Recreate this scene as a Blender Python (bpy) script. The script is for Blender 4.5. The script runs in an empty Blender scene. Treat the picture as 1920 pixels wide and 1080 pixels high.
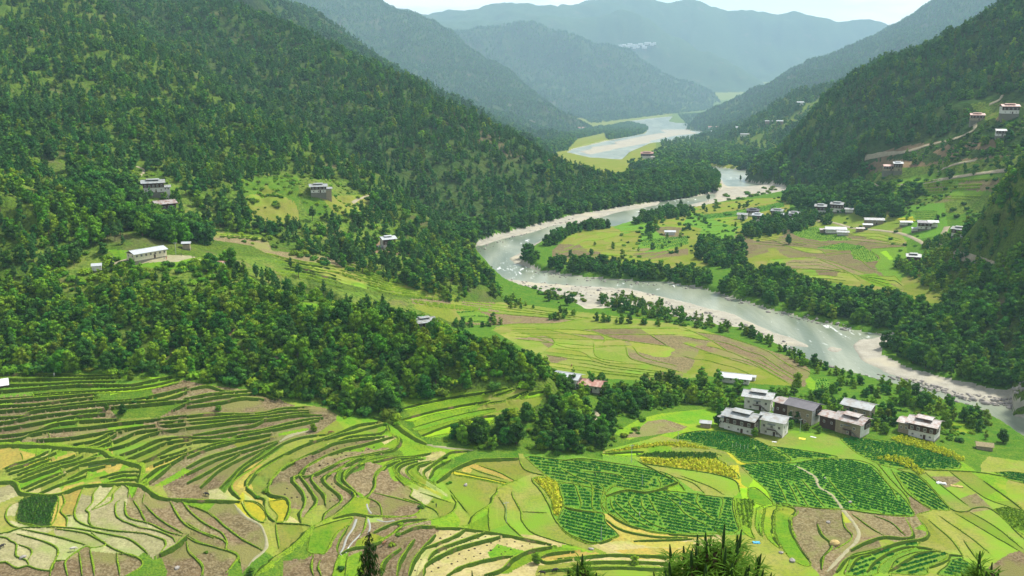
import bpy, bmesh, math, random, time
import numpy as np
from mathutils import Vector, Matrix
T0 = time.time()
random.seed(7)
RNG = np.random.default_rng(11)
S = bpy.context.scene
COL = S.collection
# ------------------------------------------------------------------ camera, light
F_PX, CAM_Z, V_HOR = 1850.0, 165.0, 110.0
PITCH = math.atan((540 - V_HOR) / F_PX)
cd = bpy.data.cameras.new('camera'); cam = bpy.data.objects.new('camera', cd); COL.objects.link(cam)
cd.sensor_width = 36.0; cd.lens = 36.0 * F_PX / 1920.0
cd.clip_start = 0.3; cd.clip_end = 60000
cam.location = (0, 0, CAM_Z); cam.rotation_euler = (math.pi / 2 - PITCH, 0, 0)
S.camera = cam
SUN_EL, SUN_AZ = math.radians(50), math.radians(52)      # azimuth clockwise from +Y
sd = bpy.data.lights.new('sun', 'SUN'); sun = bpy.data.objects.new('sun', sd); COL.objects.link(sun)
sd.energy = 4.6; sd.angle = math.radians(10); sd.color = (1.0, 0.965, 0.90)
dsun = Vector((math.sin(SUN_AZ) * math.cos(SUN_EL), math.cos(SUN_AZ) * math.cos(SUN_EL), math.sin(SUN_EL)))
sun.rotation_euler = dsun.to_track_quat('Z', 'Y').to_euler()
world = bpy.data.worlds.new('World'); S.world = world; world.use_nodes = True
def build_world():
    nt = world.node_tree; N = nt.nodes; Lk = nt.links
    for n in list(N): N.remove(n)
    out = N.new('ShaderNodeOutputWorld')
    sky = N.new('ShaderNodeTexSky'); sky.sky_type = 'NISHITA'; sky.sun_disc = False
    sky.sun_elevation = SUN_EL; sky.sun_rotation = SUN_AZ; sky.altitude = 1300; sky.air_density = 1.0; sky.dust_density = 0.6; sky.ozone_density = 1.5
    b1 = N.new('ShaderNodeBackground'); b1.inputs[1].default_value = 0.10
    Lk.new(sky.outputs[0], b1.inputs[0])
    b2 = N.new('ShaderNodeBackground'); b2.inputs[0].default_value = (1.0, 1.0, 1.0, 1); b2.inputs[1].default_value = 0.86
    tc = N.new('ShaderNodeTexCoord'); mp = N.new('ShaderNodeMapping'); mp.inputs['Scale'].default_value = (1, 1, 5.5)
    mp.inputs['Location'].default_value = (0.3, 0.0, 0.35)
    no = N.new('ShaderNodeTexNoise'); no.inputs['Scale'].default_value = 5.0; no.inputs['Detail'].default_value = 8; no.inputs['Roughness'].default_value = 0.55
    Lk.new(tc.outputs['Generated'], mp.inputs[0]); Lk.new(mp.outputs[0], no.inputs['Vector'])
    cr = N.new('ShaderNodeValToRGB'); cr.color_ramp.elements[0].position = 0.45; cr.color_ramp.elements[1].position = 0.54
    Lk.new(no.outputs['Fac'], cr.inputs[0])
    mx = N.new('ShaderNodeMixShader'); Lk.new(cr.outputs[0], mx.inputs[0]); Lk.new(b1.outputs[0], mx.inputs[1]); Lk.new(b2.outputs[0], mx.inputs[2])
    Lk.new(mx.outputs[0], out.inputs[0])
build_world()
S.view_settings.view_transform = 'Standard'; S.view_settings.look = 'None'
S.view_settings.exposure = 0.78; S.view_settings.gamma = 1.0; S.view_settings.use_curve_mapping = False
S.render.engine = 'CYCLES'
S.cycles.use_denoising = True
S.cycles.max_bounces = 5; S.cycles.diffuse_bounces = 2; S.cycles.glossy_bounces = 2; S.cycles.transmission_bounces = 2
S.cycles.transparent_max_bounces = 4; S.cycles.volume_bounces = 0
S.cycles.caustics_reflective = False; S.cycles.caustics_refractive = False
HAZE_DENS = 6.2e-5

# ------------------------------------------------------------------ projection helpers
cp, sp = math.cos(PITCH), math.sin(PITCH)
def ray(u, v):
    """pixel of the 1920 x 1080 view -> direction with y = 1"""
    a = (np.asarray(u, float) - 960) / F_PX; b = -(np.asarray(v, float) - 540) / F_PX
    y = cp + b * sp; z = -sp + b * cp
    return a / y, z / y
def proj(x, y, z):
    dz = z - CAM_Z
    d = y * cp - dz * sp
    h = y * sp + dz * cp
    return 960 + F_PX * x / d, 540 - F_PX * h / d
def river_z(y):
    """the river falls gently as it runs away from the viewpoint"""
    return -250.0 * np.clip((np.asarray(y, float) - 1300) / 4700, 0, 1)
def valley_depth(D):
    """distance of a point of the falling valley seen at the angle at which a level one would lie at D"""
    t = CAM_Z / D; g = 250.0 / 4700; d = (CAM_Z - g * 1300) / (t - g) if t > g else 1e9
    if D <= 1300: return D
    if d > 6000: d = (CAM_Z + 250) / t
    return d if d < 9000 else 9000 + (d - 9000) * .35
def wpt(u, v, D=None, z=None):
    a, t = ray(u, v)
    if D is None:
        D = (z - CAM_Z) / t
        for _ in range(60): D = .5 * D + .5 * (z + float(river_z(D)) - CAM_Z) / t
    return (a * D, D, CAM_Z + t * D)
def inpoly(px, py, poly):
    px = np.asarray(px); py = np.asarray(py)
    ins = np.zeros(px.shape, bool)
    P = np.asarray(poly, float)
    bb = (px >= P[:, 0].min()) & (px <= P[:, 0].max()) & (py >= P[:, 1].min()) & (py <= P[:, 1].max())
    X = px[bb]; Y = py[bb]; r = np.zeros(X.shape, bool)
    x0, y0 = P[-1]
    for x1, y1 in P:
        c = ((y1 > Y) != (y0 > Y))
        if y0 != y1: r ^= c & (X < (x0 - x1) * (Y - y1) / (y0 - y1) + x1)
        x0, y0 = x1, y1
    ins[bb] = r
    return ins
# ------------------------------------------------------------------ value noise
_perm = RNG.random((256, 256))
def vnoise(x, y):
    xi = np.floor(x).astype(int); yi = np.floor(y).astype(int)
    fx = x - xi; fy = y - yi; fx = fx * fx * (3 - 2 * fx); fy = fy * fy * (3 - 2 * fy)
    g = lambda i, j: _perm[(xi + i) & 255, (yi + j) & 255]
    return (g(0, 0) * (1 - fx) + g(1, 0) * fx) * (1 - fy) + (g(0, 1) * (1 - fx) + g(1, 1) * fx) * fy - 0.5
def fbm(x, y, o=4):
    s = 0; a = 1.0
    for k in range(o):
        s = s + a * vnoise(x * 2 ** k + 17 * k, y * 2 ** k + 31 * k); a *= 0.5
    return s
# ------------------------------------------------------------------ terrain layers: control points (u, v, D) or (u, v, None, z); RBF in log-polar space
class Layer:
    def __init__(s, pts, c=0.03, far=True, stretch=True):
        s.far = far
        P = []
        for p in pts:
            if p[2] and stretch:
                D0 = 6900 + (p[2] - 6900) * .42 if p[2] > 6900 else p[2]; D1 = valley_depth(D0)
                p = (*p[:2], D1) if not isinstance(p[0], str) else (*p[:2], D1, CAM_Z + (p[3] - CAM_Z) * D1 / p[2])
            if isinstance(p[0], str):      # ('w', azimuth_u, D, z)
                a, _ = ray(p[1], 540); P.append((a * p[2], p[2], p[3]))
            else: P.append(wpt(*p[:2], D=p[2] if len(p) == 3 else None, z=p[3] if len(p) == 4 else None))
        P = np.array(P, float)
        s.q = s.co(P[:, 0], P[:, 1]); s.c = c
        n = len(P)
        A = np.zeros((n + 3, n + 3)); d = s.q[:, None, :] - s.q[None, :, :]
        A[:n, :n] = -np.sqrt((d ** 2).sum(-1) + c * c)
        A[:n, n] = 1; A[:n, n + 1:] = s.q; A[n, :n] = 1; A[n + 1:, :n] = s.q.T
        A[:n, :n] += np.eye(n) * -1e-4
        s.w = np.linalg.solve(A, np.concatenate([P[:, 2], [0, 0, 0]]))
    @staticmethod
    def co(x, y):
        return np.stack([np.arctan2(x, y) * 1.0, np.log(np.hypot(x, y))], -1)
    def __call__(s, x, y):
        q = s.co(x.ravel(), y.ravel()); n = len(s.q)
        out = np.empty(len(q))
        for i in range(0, len(q), 40000):
            b = q[i:i + 40000]
            d = np.sqrt((b[:, None, 0] - s.q[None, :, 0]) ** 2 + (b[:, None, 1] - s.q[None, :, 1]) ** 2 + s.c ** 2)
            out[i:i + 40000] = -d @ s.w[:n] + s.w[n] + b @ s.w[n + 1:]
            if s.far: out[i:i + 40000] -= np.exp(b[:, 1]) * (np.where(b[:, 1] > 7.5, 2.2, 1.5) * np.maximum(0, d.min(1) - np.where(b[:, 1] > 7.5, .24, .16)) + (d.min(1) > 0.5) * 6 + 5 * np.maximum(0, s.q[:, 1].min() - .12 - b[:, 1]))
        return out.reshape(x.shape)
def Z(z): return None, z
N_ = None
FLOOR = Layer([
    # foreground terraces, left to right (z above the river)
    (0,1080,N_,20),(0,1000,N_,22),(0,900,N_,27),(0,800,N_,35),(0,705,N_,46),
    (200,1080,N_,19),(200,980,N_,22),(200,900,N_,26),(200,800,N_,34),(250,700,N_,45),
    (400,1080,N_,18),(400,980,N_,21),(400,880,N_,26),(420,800,N_,32),(420,720,N_,41),
    (600,1080,N_,17),(600,960,N_,21),(600,870,N_,26),(600,790,N_,31),
    (760,1080,N_,17),(760,980,N_,20),(760,880,N_,23),(760,800,N_,28),
    (960,1080,N_,16),(960,960,N_,18),(960,860,N_,21),(900,800,N_,25),(900,730,N_,32),(1000,735,N_,27),
    (1150,1080,N_,16),(1150,960,N_,16),(1150,860,N_,18),(1100,780,N_,20),(1130,735,N_,18),
    (1300,1080,N_,15),(1300,960,N_,14.5),(1300,860,N_,16),(1300,800,N_,14),(1250,745,N_,11),
    (1500,1080,N_,14),(1500,960,N_,13),(1500,850,N_,12.5),(1480,790,N_,11.5),(1450,720,N_,9),(1400,700,N_,8),
    (1700,1080,N_,13),(1700,960,N_,12),(1700,860,N_,11),(1700,800,N_,9.5),(1650,750,N_,6.5),(1600,720,N_,4.5),
    (1920,1080,N_,12),(1920,980,N_,10.5),(1920,900,N_,9),(1850,820,N_,5),(2050,1000,N_,10),(-150,1000,N_,24),(-150,750,N_,40),
    # left bank plain
    (1200,660,N_,6),(1100,700,N_,8),(1000,640,N_,8),(1300,680,N_,6),(1400,660,N_,4.5),(1500,700,N_,5),(1200,610,N_,4),(1050,590,N_,4),(950,580,N_,5),
    (1000,550,N_,2.2),(1150,565,N_,2.2),(1300,610,N_,2.5),(1080,545,N_,1.8),
    # school valley terraces
    (860,560,N_,10),(800,520,N_,18),(700,500,N_,26),(600,480,N_,34),(520,480,N_,40),(850,600,N_,8),(780,560,N_,13),
    # right bank plain
    (1050,480,N_,3),(1150,470,N_,4),(1300,500,N_,4),(1200,440,N_,4),(1400,480,N_,6),(1400,520,N_,5),(1600,480,N_,9),(1500,430,N_,10),(1600,420,N_,14),
    (1300,400,N_,4),(1400,400,N_,8),(1700,450,N_,18),(1720,520,N_,12),(1600,540,N_,6),(1700,560,N_,8),(1800,560,N_,14),(1500,560,N_,3),(1650,610,N_,3),
    (1800,650,N_,5),(1900,640,N_,12),(1900,720,N_,4),(1760,690,N_,2),(1920,560,N_,26),(1850,500,N_,26),(2020,650,N_,18),
    (1550,385,N_,18),(1700,390,N_,30),(1650,360,N_,36),(1800,360,N_,48),(1750,330,N_,50),
    (1450,360,N_,4),(1400,340,N_,3),(1300,340,N_,3),(1200,340,N_,3),(1100,320,N_,4),(1060,300,N_,3),
    (1250,290,N_,3),(1350,290,N_,4),(1300,240,N_,3),(1200,240,N_,2),(1100,260,N_,4),(1300,215,N_,3),(1400,215,N_,6),(1350,200,N_,2),
    ('w',700,1500,3),('w',300,1500,3),('w',1700,2000,10),('w',960,6000,2),('w',1300,6000,2),('w',300,4000,3),('w',1800,4000,8),('w',1200,14000,5),('w',0,14000,5),('w',1920,14000,5),
], c=0.02, far=False)
L_A = Layer([   # school hill
    (0,700,N_,44),(250,695,N_,44),(400,730,N_,38),(600,770,N_,32),(800,730,N_,33),(1000,720,N_,26),(1040,735,N_,20),
    (0,600,415),(0,500,450),(0,400,500),(0,340,545),(-200,600,415),(-200,400,500),(-200,300,560),
    (100,600,415),(100,460,475),(120,380,540),(200,560,430),(275,475,482),(200,490,470),(330,485,478),(400,500,474),
    (400,600,410),(420,505,478),(500,545,455),(600,565,448),(600,660,392),(700,590,440),(800,620,425),(800,680,392),(900,660,412),(960,670,412),(1010,700,405),
    (250,420,535),(350,455,520),(500,520,495),
    # behind the crest
    ('w',200,640,52),('w',400,560,36),('w',600,520,24),('w',800,500,6),('w',1000,470,-6),('w',1100,430,-6),('w',1100,480,-20),('w',0,680,70),('w',0,800,30),('w',400,650,10),('w',600,620,0),
    ('w',400,900,-60),('w',900,700,-60),('w',1300,500,-60),('w',-300,900,10),
    ('w',-250,335,18),('w',-100,335,18),('w',50,332,18),('w',200,328,15),('w',350,322,13),('w',500,315,10),('w',650,312,8),('w',800,318,6),('w',950,330,4),('w',1080,350,2),('w',0,290,-20),('w',400,280,-20),('w',800,270,-20),
], c=0.02, stretch=False)
L_B = Layer([   # mid spur with three farmhouses
    (0,330,580),(0,240,720),(0,100,950),(0,0,1150),(0,-150,1400),(-250,0,1100),(-250,200,760),(-250,330,600),
    (200,420,590),(150,330,650),(150,200,850),(150,60,1100),(120,-60,1350),
    (285,352,655),(300,395,625),(250,60,1250),(330,110,1150),(280,220,850),
    (400,400,650),(400,430,620),(450,300,790),(450,190,1080),(400,240,900),
    (500,440,640),(597,358,720),(600,300,860),(600,270,960),(550,400,680),(520,340,760),
    (650,470,650),(725,458,700),(700,400,780),(720,340,900),(760,480,660),(820,420,800),(800,500,640),
    (880,560,600),(880,490,720),(930,550,640),(850,480,700),
    ('w',250,1500,120),('w',450,1250,60),('w',600,1080,40),('w',720,980,20),('w',820,880,0),('w',900,760,-10),('w',960,680,-14),('w',1000,600,-20),('w',1000,800,-60),
    ('w',700,1200,-60),('w',500,1500,-20),('w',300,2000,60),('w',1200,700,-80),
], c=0.02, stretch=False)
L_C = Layer([   # long forested ridge down to the river
    (390,0,1750),(470,28,1700),(560,62,1620),(640,98,1560),(700,118,1500),(760,150,1430),(860,210,1330),(950,262,1270),(1000,288,1250),(1050,315,1240),(1120,350,1220),(1200,352,1230),(1320,340,1260),
    (200,-80,1900),(300,60,1500),(400,120,1350),(500,200,1200),(600,280,1080),(700,350,1000),(780,410,950),
    (500,100,1480),(620,180,1300),(740,240,1180),(860,300,1110),(960,360,1090),(1080,390,1090),
    (880,448,N_,1),(960,436,N_,1),(1060,410,N_,1),(1160,392,N_,1),(1260,378,N_,1),(1340,362,N_,1),
    ('w',880,820,-8),('w',1060,950,-10),('w',1260,1060,-12),('w',1400,1100,-20),
    ('w',400,2200,180),('w',640,1900,90),('w',860,1600,40),('w',1000,1450,5),('w',1150,1400,-10),('w',1400,1350,-20),('w',1500,1300,-60),('w',1000,1800,-60),('w',640,2600,-20),('w',200,2600,150),('w',1300,1600,-80),
], c=0.02, stretch=False)
L_C2 = Layer([
    (440,0,2200),(520,28,2150),(600,58,2080),(680,92,2000),(760,140,1900),(830,185,1800),(900,228,1720),(960,262,1650),(1020,290,N_,0),
    ('w',700,1600,40),('w',500,1700,110),('w',900,1500,-10),('w',500,2700,100),('w',760,2300,30),('w',900,2000,-20),('w',1050,1900,-60),('w',300,2300,330),('w',1200,1700,-90),('w',800,3200,-100),
], c=0.02)
L_D = Layer([
    (690,0,3200),(760,28,3050),(830,62,2900),(900,110,2750),(960,150,2650),(1020,192,2520),(1070,222,2430),(1110,242,2350),
    (600,-30,3300),(500,-80,3400),(760,120,2600),(850,170,2400),(950,220,2260),(1010,258,N_,0),(1080,262,N_,1),(850,240,2050),(700,60,2800),
    ('w',690,4000,200),('w',900,3400,40),('w',1050,2900,-20),('w',1150,2500,-60),('w',1000,2000,-60),('w',800,1900,-20),('w',600,2300,100),('w',1300,2600,-200),('w',900,4500,-200),
], c=0.02)
L_E = Layer([
    (700,90,4600),(780,72,4500),(840,66,4400),(900,60,4300),(960,54,4200),(1010,58,4100),(1080,70,4000),(1130,82,3900),(1180,108,3850),(1230,122,3900),(1280,148,3950),(1320,175,4000),(1345,192,4050),
    (1100,150,3500),(1000,120,3700),(1180,190,3300),(1090,222,N_,1),(1180,222,N_,1),(1260,212,N_,1),(1330,200,N_,1),
    (1000,225,2900),
    ('w',960,5400,120),('w',1130,4800,60),('w',1280,4500,0),('w',1380,4000,-40),('w',1250,2900,-60),('w',1050,2500,-40),('w',1450,3800,-200),('w',700,5800,100),('w',1000,6500,-200),
], c=0.02)
L_F1 = Layer([  # hazy range with the white village
    (700,42,7600),(830,40,7400),(950,38,7200),(1050,37,7100),(1120,34,7000),(1160,22,6900),(1200,28,6800),(1260,62,6600),(1330,98,6300),(1400,135,6000),(1460,165,5700),
    (1200,90,6200),(1300,140,5700),(1400,178,N_,1),(1250,180,5000),(1100,150,5600),
    ('w',1000,8200,300),('w',1200,8200,250),('w',1400,7200,0),('w',1550,6000,-150),('w',1300,4600,-60),('w',1000,4700,-60),('w',700,9000,300),('w',1500,8000,-200),
], c=0.02)
L_F2 = Layer([
    (1080,2,11200),(1180,-12,11000),(1240,-2,11000),(1300,8,11000),(1340,18,11000),(1400,23,11000),(1480,27,11000),(1560,29,11000),(1640,28,11000),(1680,42,11000),(1760,80,11000),(1900,90,11000),(900,20,11200),(600,20,11500),
    (1400,100,9000),(1600,120,8500),(1450,172,6000),(1350,172,6500),(1600,172,6000),(1800,150,8000),
    ('w',1300,12500,500),('w',1600,12500,420),('w',900,12500,500),('w',1900,12500,200),('w',1450,5000,-60),('w',1200,5000,-60),('w',1700,4500,-60),
], c=0.02)
L_F3 = Layer([ (1440,40,11900),(1500,20,12000),(1560,12,12000),(1600,10,12000),(1640,24,12000),(1700,50,12000),(1800,90,12000),(1300,80,12000),
    ('w',1560,12600,700),('w',1560,9500,100),('w',1300,9500,0),('w',1900,10000,-100),('w',1100,12000,0)], c=0.02)
L_G0 = Layer([  # far right ridge with terraced farms at its foot
    (1760,0,2600),(1700,36,2550),(1640,72,2500),(1560,106,2420),(1500,136,2360),(1450,162,2320),(1400,192,2300),(1360,222,2280),(1335,240,2260),(1900,-90,2700),
    (1300,262,N_,2),(1360,290,N_,3),(1420,310,N_,3),(1480,190,1920),(1420,240,1850),(1500,230,1760),(1560,190,1850),(1380,262,1950),(1440,280,1640),
    ('w',1750,1480,20),('w',1950,1480,20),('w',2120,1450,20),('w',1620,1500,-10),('w',2120,2300,200),('w',1335,2700,0),('w',1500,2900,90),('w',1760,3200,250),('w',1240,2300,-60),('w',1240,1700,-40),('w',1400,1400,-40),('w',1550,1250,-40),('w',1200,3200,-150),('w',1500,4500,-200),('w',1900,2000,150),
], c=0.02)
L_G1 = Layer([  # nearer right mountain with the dirt road
    (1920,-10,1350),(1870,20,1380),(1820,55,1420),(1740,90,1470),(1680,112,1500),(1640,132,1520),(1560,182,1530),(1500,240,1500),(1450,285,1450),(1415,318,1400),(2100,-120,1300),
    (1480,350,N_,5),(1530,358,N_,12),(1560,310,1230),(1620,330,1080),(1620,296,1090),(1700,285,1060),(1780,262,1020),(1830,235,1010),(1640,240,1260),(1740,200,1230),(1850,140,1180),(1920,90,1150),
    (1560,345,1120),(1675,315,1020),(1750,310,990),(1835,222,1010),(1890,212,975),(1880,250,940),(1900,300,860),(1800,300,930),(1830,340,880),(1700,340,1000),(1960,200,940),(1960,300,850),
    ('w',1920,1700,150),('w',1740,1850,100),('w',1560,1800,20),('w',1440,1600,-20),('w',1370,1300,-60),('w',1430,1150,-30),('w',1550,950,-20),('w',1650,880,-10),('w',1750,800,0),('w',1850,740,5),
    ('w',1350,1800,-150),('w',1600,2400,-150),('w',1400,900,-90),('w',1600,700,-90),
], c=0.02, stretch=False)
L_H = Layer([   # near right hillside
    (1925,318,640),(1900,340,650),(1870,372,660),(1850,400,680),(1840,430,690),(1800,440,720),(1990,260,620),(2100,250,600),
    (1780,470,700),(1790,500,660),(1850,500,625),(1920,520,570),(1920,450,610),(1920,400,620),(1870,450,640),(1760,510,670),(2100,500,560),
    ('w',1920,760,70),('w',1850,800,30),('w',1780,800,0),('w',1720,700,-10),('w',1700,600,-20),('w',1800,560,5),('w',1920,500,10),('w',1600,700,-80),('w',1700,900,-80),('w',1950,950,20),
], c=0.02, stretch=False)
LAYERS = [('floor', FLOOR), ('A', L_A), ('B', L_B), ('C', L_C), ('C2', L_C2), ('D', L_D), ('E', L_E), ('F1', L_F1), ('F2', L_F2), ('F3', L_F3), ('G0', L_G0), ('G1', L_G1), ('H', L_H)]
LID = {n: i for i, (n, _) in enumerate(LAYERS)}

RIVERBED = [[(1990,870),(1920,832),(1880,802),(1830,772),(1790,760),(1740,745),(1690,727),(1640,713),(1560,690),(1500,672),(1465,652),(1420,632),(1390,618),(1300,606),(1240,590),(1180,576),(1130,582),(1100,585),(1060,560),(1000,545),(950,535),(925,518),(898,485),(888,460),(930,444),(1000,426),(1080,404),(1160,390),(1240,378),(1300,368),(1345,360),(1352,348),(1345,332),(1320,320),
              (1325,312),(1370,316),(1420,322),(1462,338),(1486,350),(1470,362),(1420,372),(1350,384),(1250,400),(1200,412),(1150,428),(1075,432),(1040,442),(1012,460),(985,478),(978,492),(1015,508),(1080,517),(1150,524),(1250,529),(1320,541),(1370,556),(1450,582),(1540,604),(1600,618),(1690,632),(1650,648),(1655,668),(1700,692),(1780,714),(1860,735),(1990,760)],
            [(1062,286),(1075,279),(1130,266),(1210,250),(1216,241),(1200,233),(1165,229),(1228,221),(1262,218),(1250,228),(1290,238),(1325,250),(1290,263),(1215,272),(1180,286),(1165,301),(1110,297)],
            [(1335,207),(1340,201),(1364,201),(1372,213),(1345,219)], [(1255,310),(1280,304),(1330,310),(1330,320),(1275,318)]]
GRAVEL = [[(1598,648),(1612,636),(1690,626),(1650,648),(1655,668),(1700,692),(1780,714),(1860,735),(1990,760),(1990,775),(1880,758),(1800,748),(1730,722),(1660,700),(1612,674)],
          [(1465,652),(1420,632),(1390,618),(1300,606),(1240,590),(1180,576),(1130,584),(1100,588),(1060,562),(1000,545),(950,535),(925,518),(945,522),(1020,531),(1100,536),(1180,541),(1240,556),(1300,570),(1380,590),(1425,612),(1500,640),(1530,655),(1480,648)],
          [(1075,432),(1040,442),(1012,460),(985,478),(978,492),(1015,508),(1040,512),(1000,505),(962,494),(955,484),(985,468),(1010,452)],
          [(888,460),(930,444),(1000,426),(1080,404),(1060,414),(1000,436),(940,449),(900,462)],
          [(1340,372),(1345,356),(1395,350),(1462,343),(1486,350),(1470,362),(1420,372),(1350,384),(1250,400),(1280,388)],
          [(1352,348),(1345,332),(1352,336),(1360,348)],
          [(1000,428),(1080,404),(1160,390),(1240,378),(1230,386),(1160,398),(1090,418)],
          [(1108,276),(1215,262),(1222,267),(1150,280),(1110,283)], [(1232,232),(1290,244),(1310,250),(1270,254),(1240,246)],[(1150,266),(1215,253),(1255,247),(1285,251),(1230,262),(1160,275)],[(1085,284),(1125,276),(1150,281),(1105,290)],[(1165,229),(1228,221),(1240,226),(1215,232)],
          [(1560,648),(1585,655),(1570,662),(1545,655)]]
def noisy(poly, amp=2.0, n=3):
    out = []
    for i in range(len(poly)):
        a = poly[i]; b = poly[(i + 1) % len(poly)]
        for k in range(n):
            t = k / n; s_ = amp if k else 0.4 * amp
            sc = max(0.25, min(1.0, (a[1] - 180) / 350))
            out.append((a[0] + (b[0] - a[0]) * t + random.uniform(-1, 1) * s_ * sc, a[1] + (b[1] - a[1]) * t + random.uniform(-.5, .5) * s_ * sc))
    return out
RIVERBED = [noisy(p) for p in RIVERBED]; GRAVEL = [noisy(p) for p in GRAVEL]

# --- one height grid in (azimuth, ln r); everything else samples it
AZ0, AZ1, NA = math.radians(-33), math.radians(33), 1150
LR0, LR1, NR = math.log(150), math.log(14200), 1060
ga = np.linspace(AZ0, AZ1, NA); gl = np.linspace(LR0, LR1, NR)
def make_grid():
    # evaluate layers on a half-resolution grid then refine
    a2 = ga[::2]; l2 = np.append(gl[::2], gl[-1]) if (NR % 2 == 0) else gl[::2]
    a2 = np.append(a2, ga[-1])
    A, Lr = np.meshgrid(a2, l2); R = np.exp(Lr); X = R * np.sin(A); Y = R * np.cos(A)
    hs = []
    for n, L in LAYERS:
        h = L(X, Y)
        hs.append(h)
    hs = np.array(hs)
    # bilinear refine
    def up(h):
        ia = np.interp(ga, a2, np.arange(len(a2))); il = np.interp(gl, l2, np.arange(len(l2)))
        i0 = np.clip(il.astype(int), 0, len(l2) - 2); f = (il - i0)[:, None]
        j0 = np.clip(ia.astype(int), 0, len(a2) - 2); g = (ia - j0)[None, :]
        return (h[i0][:, j0] * (1 - f) + h[i0 + 1][:, j0] * f) * (1 - g) + (h[i0][:, j0 + 1] * (1 - f) + h[i0 + 1][:, j0 + 1] * f) * g
    hs = np.array([up(h) for h in hs])
    A, Lr = np.meshgrid(ga, gl); R = np.exp(Lr); X = R * np.sin(A); Y = R * np.cos(A)
    # gullies and humps on the mountains; they fade out where a layer is low
    n1 = fbm(A * 26 + 3, Lr * 20 + 9, 4); n2 = fbm(A * 60, Lr * 60, 3)
    rid = 1 - 2 * np.abs(fbm(A * 12 + 40 + Lr * 3, Lr * 7 + 5, 3))
    for n, i in LID.items():
        if i == 0: continue
        k = {'A': 0.010, 'B': 0.020, 'H': 0.010}.get(n, 0.020)
        rise = np.clip((hs[i] - hs[0]) / 40, 0, 1)
        hs[i] += rise * R * k * (0.45 * n1 + 0.18 * n2 + 0.22 * (rid - 0.7))
    hs[0] += 0.25 * fbm(X / 40, Y / 40, 2)
    lid = hs.argmax(0); H = hs.max(0)
    # river bed
    RZ = river_z(Y); pu, pv = proj(X, Y, RZ)
    bed = np.zeros(H.shape); gr = np.zeros(H.shape)
    for p in RIVERBED: bed[inpoly(pu, pv, p)] = 1
    for p in GRAVEL: gr[inpoly(pu, pv, p)] = 1
    bed[(H > RZ + 6) & (lid > 0) & (lid != LID['C'])] = 0
    def blur(m, k=1):
        for _ in range(k):
            m = (m + np.roll(m, 1, 0) + np.roll(m, -1, 0) + np.roll(m, 1, 1) + np.roll(m, -1, 1)) / 5
        return m
    water = bed * (1 - gr); wb = blur(water, 2); bb = blur(bed, 2)
    near = np.clip((R - 300) / 60, 0, 1)
    bank = np.maximum(H, RZ + 1.6)
    Hn = np.where(R > 380, bank, H)
    bedz = 0.55 + 0.5 * fbm(X / 9, Y / 9, 3) + 0.15
    Hn = Hn * (1 - bb) + (RZ + np.maximum(bedz, 0.2)) * bb
    Hn = Hn * (1 - wb) + (RZ - 1.2) * wb
    return Hn, lid, bed, gr, X, Y
GH, GLID, GBED, GGR, GX, GY = make_grid()
print('grid', round(time.time() - T0, 1))
def gidx(x, y):
    a = np.arctan2(x, y); l = np.log(np.maximum(np.hypot(x, y), 1))
    return (l - LR0) / (LR1 - LR0) * (NR - 1), (a - AZ0) / (AZ1 - AZ0) * (NA - 1)
def height(x, y):
    x = np.asarray(x, float); y = np.asarray(y, float)
    i, j = gidx(x, y); i = np.clip(i, 0, NR - 1.001); j = np.clip(j, 0, NA - 1.001)
    i0 = i.astype(int); j0 = j.astype(int); f = i - i0; g = j - j0
    return (GH[i0, j0] * (1 - f) + GH[i0 + 1, j0] * f) * (1 - g) + (GH[i0, j0 + 1] * (1 - f) + GH[i0 + 1, j0 + 1] * f) * g
def glook(G, x, y):
    i, j = gidx(x, y)
    return G[np.clip(np.rint(i).astype(int), 0, NR - 1), np.clip(np.rint(j).astype(int), 0, NA - 1)]
_RS = np.exp(np.linspace(math.log(175), math.log(14000), 2700))
def unproj(u, v):
    """first ground point seen through each pixel of the reference view"""
    u = np.atleast_1d(np.asarray(u, float)); v = np.atleast_1d(np.asarray(v, float))
    a, t = ray(u, v); out = np.zeros((len(u), 3))
    for k in range(len(u)):
        n = math.hypot(a[k], 1.0); D = _RS / n
        zz = CAM_Z + t[k] * D; h = height(a[k] * D, D)
        s = zz - h; w = np.nonzero(s <= 0)[0]
        if len(w) == 0: i = len(D) - 1; d = D[i]
        else:
            i = w[0]
            d = D[i] if i == 0 else D[i - 1] + (D[i] - D[i - 1]) * s[i - 1] / (s[i - 1] - s[i] + 1e-9)
        out[k] = (a[k] * d, d, CAM_Z + t[k] * d)
    return out
def upt(u, v):
    p = unproj([u], [v])[0]; return Vector(p)
# ------------------------------------------------------------------ traced field lines
TILES = {1: (0, 690, 4.8), 2: (0, 855, 4.8), 3: (350, 690, 4.8), 4: (350, 855, 4.8), 5: (700, 700, 4.8), 6: (700, 855, 4.8), 7: (1050, 800, 4.8), 8: (1400, 780, 3.6923), 'M': (640, 360, 3.0), 'N': (1280, 360, 3.0), 'L': (0, 360, 3.0), 'P': (1350, 340, 4.2667), 'G': (0, 0, 1.0)}
def tp(t, pts):
    x, y, k = TILES[t]
    return [(x + a / k, y + b / k) for a, b in pts]
LINES = []       # (list of px points, step m, half width m, kind)
def ln(t, s, pts, w=None, kind='bund'):
    if w is None: w = .4 if t == 1 else .55
    pts = list(pts)
    if t in (1, 2) and pts[0][0] == 0: pts = [(-420, pts[0][1] + 30)] + pts
    if t == 1 and pts[-1][0] > 1700:
        k = max(1, next(i for i in range(len(pts)) if pts[i][0] > 1690)); a, b = pts[k - 1], pts[k]; f = (1685 - a[0]) / max(1, b[0] - a[0]); pts = pts[:k] + ([(1685, a[1] + (b[1] - a[1]) * f)] if f > 0 else [])
        if len(pts) < 2: return
    LINES.append((tp(t, pts), s, w, kind))
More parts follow.
